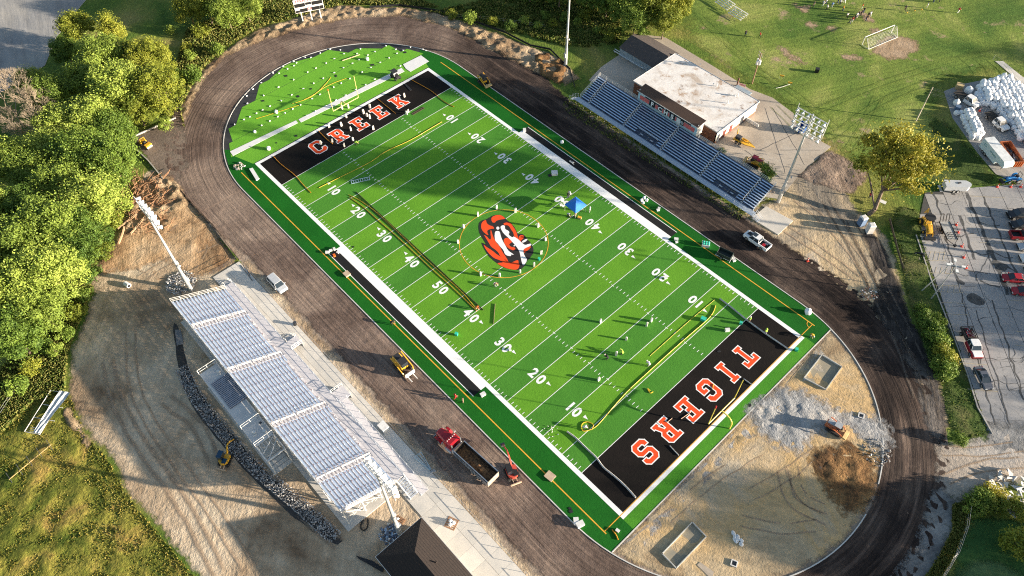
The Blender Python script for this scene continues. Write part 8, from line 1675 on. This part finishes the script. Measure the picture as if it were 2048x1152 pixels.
# undergrowth at the foot of the wood
rg = random.Random(21)
for i, (x, y) in enumerate([(255, 240), (300, 225), (335, 215), (345, 175), (330, 250), (205, 500), (180, 545), (160, 590), (150, 625), (130, 665), (110, 700), (60, 735), (30, 770), (200, 470), (225, 440), (85, 690), (380, 110), (372, 95), (388, 148), (433, 100), (400, 60), (355, 150), (340, 60)]):
    plant('small', i % 3 + 1, x, y, (2, 0, 1)[i % 3], '%s shrub, %s of those %s' % (('low dark', 'bright', 'olive')[i % 3], nth(i - (0 if i < 5 else (5 if i < 16 else 16))), ('on the wood edge above the apron', 'lining the dirt lot and ditch', 'between the wood and the track bend')[0 if i < 5 else (1 if i < 16 else 2)]), rg.uniform(.8, 1.35), 'shrub', 'shrub', 'undergrowth shrubs of the wood edge')
# trees along the top
TP = [(375, 15, 'dense', 1, .75, 'leftmost of the top clump left of the scoreboard'), (410, 8, 'round', 1, .8, 'second of the top clump left of the scoreboard'), (450, 20, 'dense', 0, .85, 'third of the top clump left of the scoreboard'), (490, 12, 'dense', 0, .75, 'nearest the scoreboard in the top clump'), (440, -25, 'dense', 2, .9, 'cut by the top edge left of the scoreboard'), (500, -20, 'dense', 2, .9, 'cut by the top edge, right part of the clump'),
 (1215, -5, 'dense', 2, .9, 'leftmost of the dark clump behind the shed'), (1255, 5, 'dense', 2, 1.0, 'in the middle of the dark clump behind the shed'), (1300, 5, 'round', 1, 1.0, 'bright-sided, over the shed'), (1340, -2, 'dense', 1, 1.05, 'brightest, rightmost behind the shed'), (1330, 40, 'round', 1, .75, 'yellow-green low one beside the practice field'), (1270, 45, 'dense', 2, .7, 'low dark one just above the shed'), (1190, -25, 'dense', 2, .95, 'dark, cut by the top edge left of the clump'), (1120, -25, 'dense', 2, .9, 'dark, cut by the top edge near the mast'), (1060, -30, 'dense', 2, .8, 'dark, topmost left of the mast'), (1380, -60, 'dense', 2, 1.1, 'x')]
for i, (x, y, k, mi, s_, w) in enumerate(TP):
    if w == 'x': continue
    plant(k, i % 3 + 1, x, y, mi, '%s tree, %s' % (KW[k], w), s_, 'broadleaf_tree', group='trees along the top edge')
for i, (x, y) in enumerate([(1105, 45), (1130, 35), (1155, 42), (1170, 30), (1090, 30), (1195, 60), (1220, 70), (1240, 60), (940, 35), (985, 42), (1020, 52), (1050, 40), (905, 28), (1290, 66), (1075, 50)]): plant('small', i % 3 + 1, x, y, (1, 2, 0)[i % 3], 'scrubby %s bush, %s counted in the rough strip above the far track' % (('yellowish', 'dark green', 'bright green')[i % 3], nth(i)), rg.uniform(.6, 1.1), 'scrub_bush', 'bush', 'scrub above the far track')
# shade trees outside the frame to the right, whose shadows fall across the fields
for i, (x, y) in enumerate([(150, 128), (158, 140), (165, 120), (140, 152), (131, 166), (172, 105), (122, 178), (180, 92), (186, 78), (110, 190), (160, 60), (170, 45), (128, 98), (150, 35), (143, 20), (150, 5), (158, -10), (140, 47)]):
    me, tk_, H_ = proto('dense', i % 3 + 1); s_ = (1.5, 1.25, 1.7)[i % 3]
    t = thing('broadleaf_tree', 'tall tree beyond the right edge of the picture, %s of its belt' % nth(i), 'tree', (x + 8, y, 0), i, 'tall trees beyond the right edge'); t.scale = (s_,) * 3; k = (id(me), 2)
    if k not in _lm: c = me.copy(); c.materials.clear(); c.materials.append(LM[2]); _lm[k] = c
    link('crown', _lm[k], t, loc=(0, 0, H_)); link('trunk', tk_, t)
# unseen very tall trees, added with raised crowns to shade a band of field
for i, (sx, sy) in enumerate(((-28, 0), (-14, 17), (-36, 32))):
    cx, cy = sx + 27 * math.cos(SUN_AZ) / math.tan(SUN_EL), sy + 27 * math.sin(SUN_AZ) / math.tan(SUN_EL); s_ = (1.15, 1.0, .8)[i]
    me, tk_, H_ = proto('dense', i % 3 + 1); t = thing('broadleaf_tree', 'unseen very tall shade tree far beyond the right edge of the picture, %s of three' % nth(i), 'tree', (cx, cy, 0), i, 'unseen shade trees beyond the right edge'); t.scale = (s_,) * 3
    link('crown', _lm[(id(me), 2)], t, loc=(0, 0, 27 / s_)); q = MB(); q.tube((0, 0, 0), (0, 0, 26 / s_), .3, .18, n=6); link('trunk', q.data('trunk', M_BARK), t)
# big yellow tree
me, C_ = crown(31, 8.2, 5.0, 84, 170, .50, .35, -.5, (.10, .19)); me.materials.append(LM[3]); b_ = G(1738, 428); tc = G(1800, 318, 9.0)
t = thing('yellow_tree', 'large tree with golden yellow leaves and a leaning trunk beside the car park', 'tree', (b_.x, b_.y, 0)); off = tc - b_; link('crown', me, t, loc=off)
q = MB(); P_ = [Vector((0, 0, -.1)), Vector((.5, .3, 1.6)), off * .42, off * .72]; [q.tube(a, b, r, r * .8, n=8) for a, b, r in zip(P_, P_[1:], (.55, .45, .36))]
for c in C_[::2]: e = Vector(c[:3]) + off; s0 = P_[2] if c[2] < 0 else P_[3]; m_ = s0.lerp(e, .5) + Vector((0, 0, .3)); q.tube(s0, m_, .16, .1, n=5, caps=False); q.tube(m_, e, .1, .03, n=4, caps=False)
for d in ((-6, -1.5, -3.5), (-4, -4, -3)): e = off + Vector(d); q.tube(P_[1], P_[1].lerp(e, .6) + Vector((0, 0, .5)), .2, .12, n=5); q.tube(P_[1].lerp(e, .6) + Vector((0, 0, .5)), e, .12, .04, n=4)
q.build('trunk', M_BARK, t)
me2, _ = crown(32, 2.4, 1.4, 12, 90, .4, .3, -.7, (.18, .3)); me2.materials.append(LM[1]); link('lower_branch', me2, t, loc=off + Vector((-6, -2.5, -4)))
# evergreen at the stand end, verge shrubs
plant('small', 2, 1533, 343, 2, 'small dark green evergreen bush at the right end of the far grandstand', 1.15, 'evergreen_bush', 'bush')
plant('bush', 1, 1530, 356, 1, 'low yellow-green shrub in front of the small evergreen', .8, 'shrub', 'shrub')
for i, (x, y, mi, s_) in enumerate([(1842, 618, 2, .9), (1852, 634, 2, 1.1), (1858, 650, 2, 1.0), (1868, 660, 2, 1.15), (1878, 678, 2, 1.1), (1872, 640, 0, .9), (1884, 700, 1, 1.0), (1890, 715, 1, 1.1), (1880, 728, 2, 1.0), (1893, 735, 2, 1.1), (1902, 722, 3, .8), (1888, 748, 2, .9)]):
    plant('bush', i % 3 + 1, x, y, mi, '%s rounded shrub, %s in the row between the spur and the car park' % (('green', 'olive', 'dark green', 'golden')[mi], ('first', 'second', 'third', 'fourth', 'fifth', 'sixth', 'seventh', 'eighth', 'ninth', 'tenth', 'eleventh', 'last')[i]), s_ * 1.1, 'verge_shrub', 'shrub', 'shrubs along the car park verge')
for i, (x, y, mi) in enumerate([(1955, 1000, 2), (1968, 995, 0), (1988, 990, 3), (1975, 1008, 1), (2000, 1010, 1), (2040, 1020, 1), (1948, 1012, 0)]): plant('bush', i % 3 + 1, x, y, mi, '%s shrub %s at the top of the bottom right lawn' % (('bright', 'olive', 'dark', 'golden')[mi], ('leftmost', 'second', 'golden-tipped', 'front', 'middle', 'rightmost', 'corner')[i]), 1.1, 'lawn_shrub', 'shrub', 'shrubs above the bottom right lawn')
plant('small', 3, 2035, 1085, 1, 'thin sparse young tree on the dark lawn at the bottom right', 1.4, 'young_tree', 'tree')
plant('bush', 2, 1920, 878, 2, 'small dark bush where the gravel entry meets the verge', .8, 'shrub', 'shrub')
for i, (x, y) in enumerate([(1438, 318), (1442, 302), (1420, 300)]): plant('bush', i + 1, x, y, 1, 'yellow weed clump %s behind the far grandstand' % ('right', 'middle', 'left')[i], .6, 'weed_clump', 'weeds')
# ---- rough grass: tufts as one mass each
def tufts(name, poly, n, size, mats_, label, zup=.35, seed=1, clump=.0):
    P_ = [tuple(p) for p in GP(poly)]; A_ = np.array(P_); rg = np.random.RandomState(seed); xy = rg.rand(n * 3, 2) * (A_.max(0) - A_.min(0)) + A_.min(0); xy = xy[inside(P_, xy[:, 0], xy[:, 1])][:n]
    if clump: keep = np.array([noise.noise(Vector((x * .35, y * .35, 2))) > rg.uniform(-.5, .25) for x, y in xy]); xy = xy[keep]
    m = len(xy); a = rg.rand(m) * 6.28; s = size * (.5 + rg.rand(m)); ux, uy = np.cos(a) * s * .5, np.sin(a) * s * .5; h = zup * (.5 + rg.rand(m)); lx, ly = rg.randn(m) * .12, rg.randn(m) * .12
    z0 = -.08
    V = np.stack([np.c_[xy[:, 0] - ux, xy[:, 1] - uy, np.full(m, z0)], np.c_[xy[:, 0] + ux, xy[:, 1] + uy, np.full(m, z0)], np.c_[xy[:, 0] + ux * .7 + lx, xy[:, 1] + uy * .7 + ly, h], np.c_[xy[:, 0] - ux * .7 + lx, xy[:, 1] - uy * .7 + ly, h]], 1).reshape(-1, 3)
    me = bpy.data.meshes.new(name); me.from_pydata(V.tolist(), [], np.arange(m * 4).reshape(-1, 4).tolist()); me.materials.append(mats_)
    at = me.attributes.new('tone', 'FLOAT', 'POINT'); at.data.foreach_set('value', np.repeat(rg.rand(m) * .9, 4).astype(np.float32)); return tag(link(name, me), label, 'grass', kind='stuff')
MG_ = leaf_mat('blade_mix', (.07, .10, .018), (.17, .18, .03), (.33, .27, .06), .35); MG2 = leaf_mat('blade_green', (.05, .10, .018), (.12, .17, .035), (.26, .25, .07), .3)
tufts('rough_grass', [(0, 870), (70, 800), (140, 790), (170, 870), (215, 915), (255, 990), (330, 1082), (395, 1160), (430, 1230), (0, 1400), (-150, 1250), (-100, 900)], 26000, .22, MG_, 'thick olive and ochre rough grass in the bottom left meadow', .10, 1)
tufts('ditch_grass', [(188, 575), (150, 560), (80, 650), (0, 740), (0, 870), (70, 800), (130, 790), (135, 710), (160, 640)], 14000, .35, MG2, 'dark green grass in the shaded ditch beside the dirt lot', .4, 2)
tufts('verge_weeds', [(1778, 440), (1800, 412), (1838, 420), (1848, 480), (1870, 560), (1905, 660), (1962, 815), (1980, 868), (1925, 880), (1895, 850), (1885, 770), (1845, 680), (1812, 590), (1800, 510)], 5000, .2, MG2, 'weedy green grass on the verge between track and car park', .12, 3)
tufts('stand_weeds', [(1120, 195), (1160, 205), (1500, 428), (1480, 440), (1130, 222)], 3500, .22, MG2, 'thin weeds along the foot of the far grandstand', .15, 4, .5)
tufts('top_rough', [(860, 25), (1100, -30), (1240, -30), (1240, 85), (1180, 95), (1120, 90), (1000, 55)], 26000, .5, MG2, 'long rough grass in the strip above the far track', .45, 5, .3)
tufts('scoreboard_rough', [(370, 260), (345, 150), (375, 60), (560, -20), (760, -30), (880, 15), (690, 8), (600, 32), (520, 52), (440, 103), (395, 150), (362, 215)], 26000, .45, MG2, 'long grass round the scoreboard outside the top bend', .45, 6)
tufts('lawn_edge_weeds', [(1905, 1010), (1936, 1002), (1928, 1060), (1905, 1115), (1870, 1170), (1840, 1170), (1880, 1110), (1905, 1060)], 5000, .3, MG2, 'weeds along the curving fence at the bottom right', .3, 7)
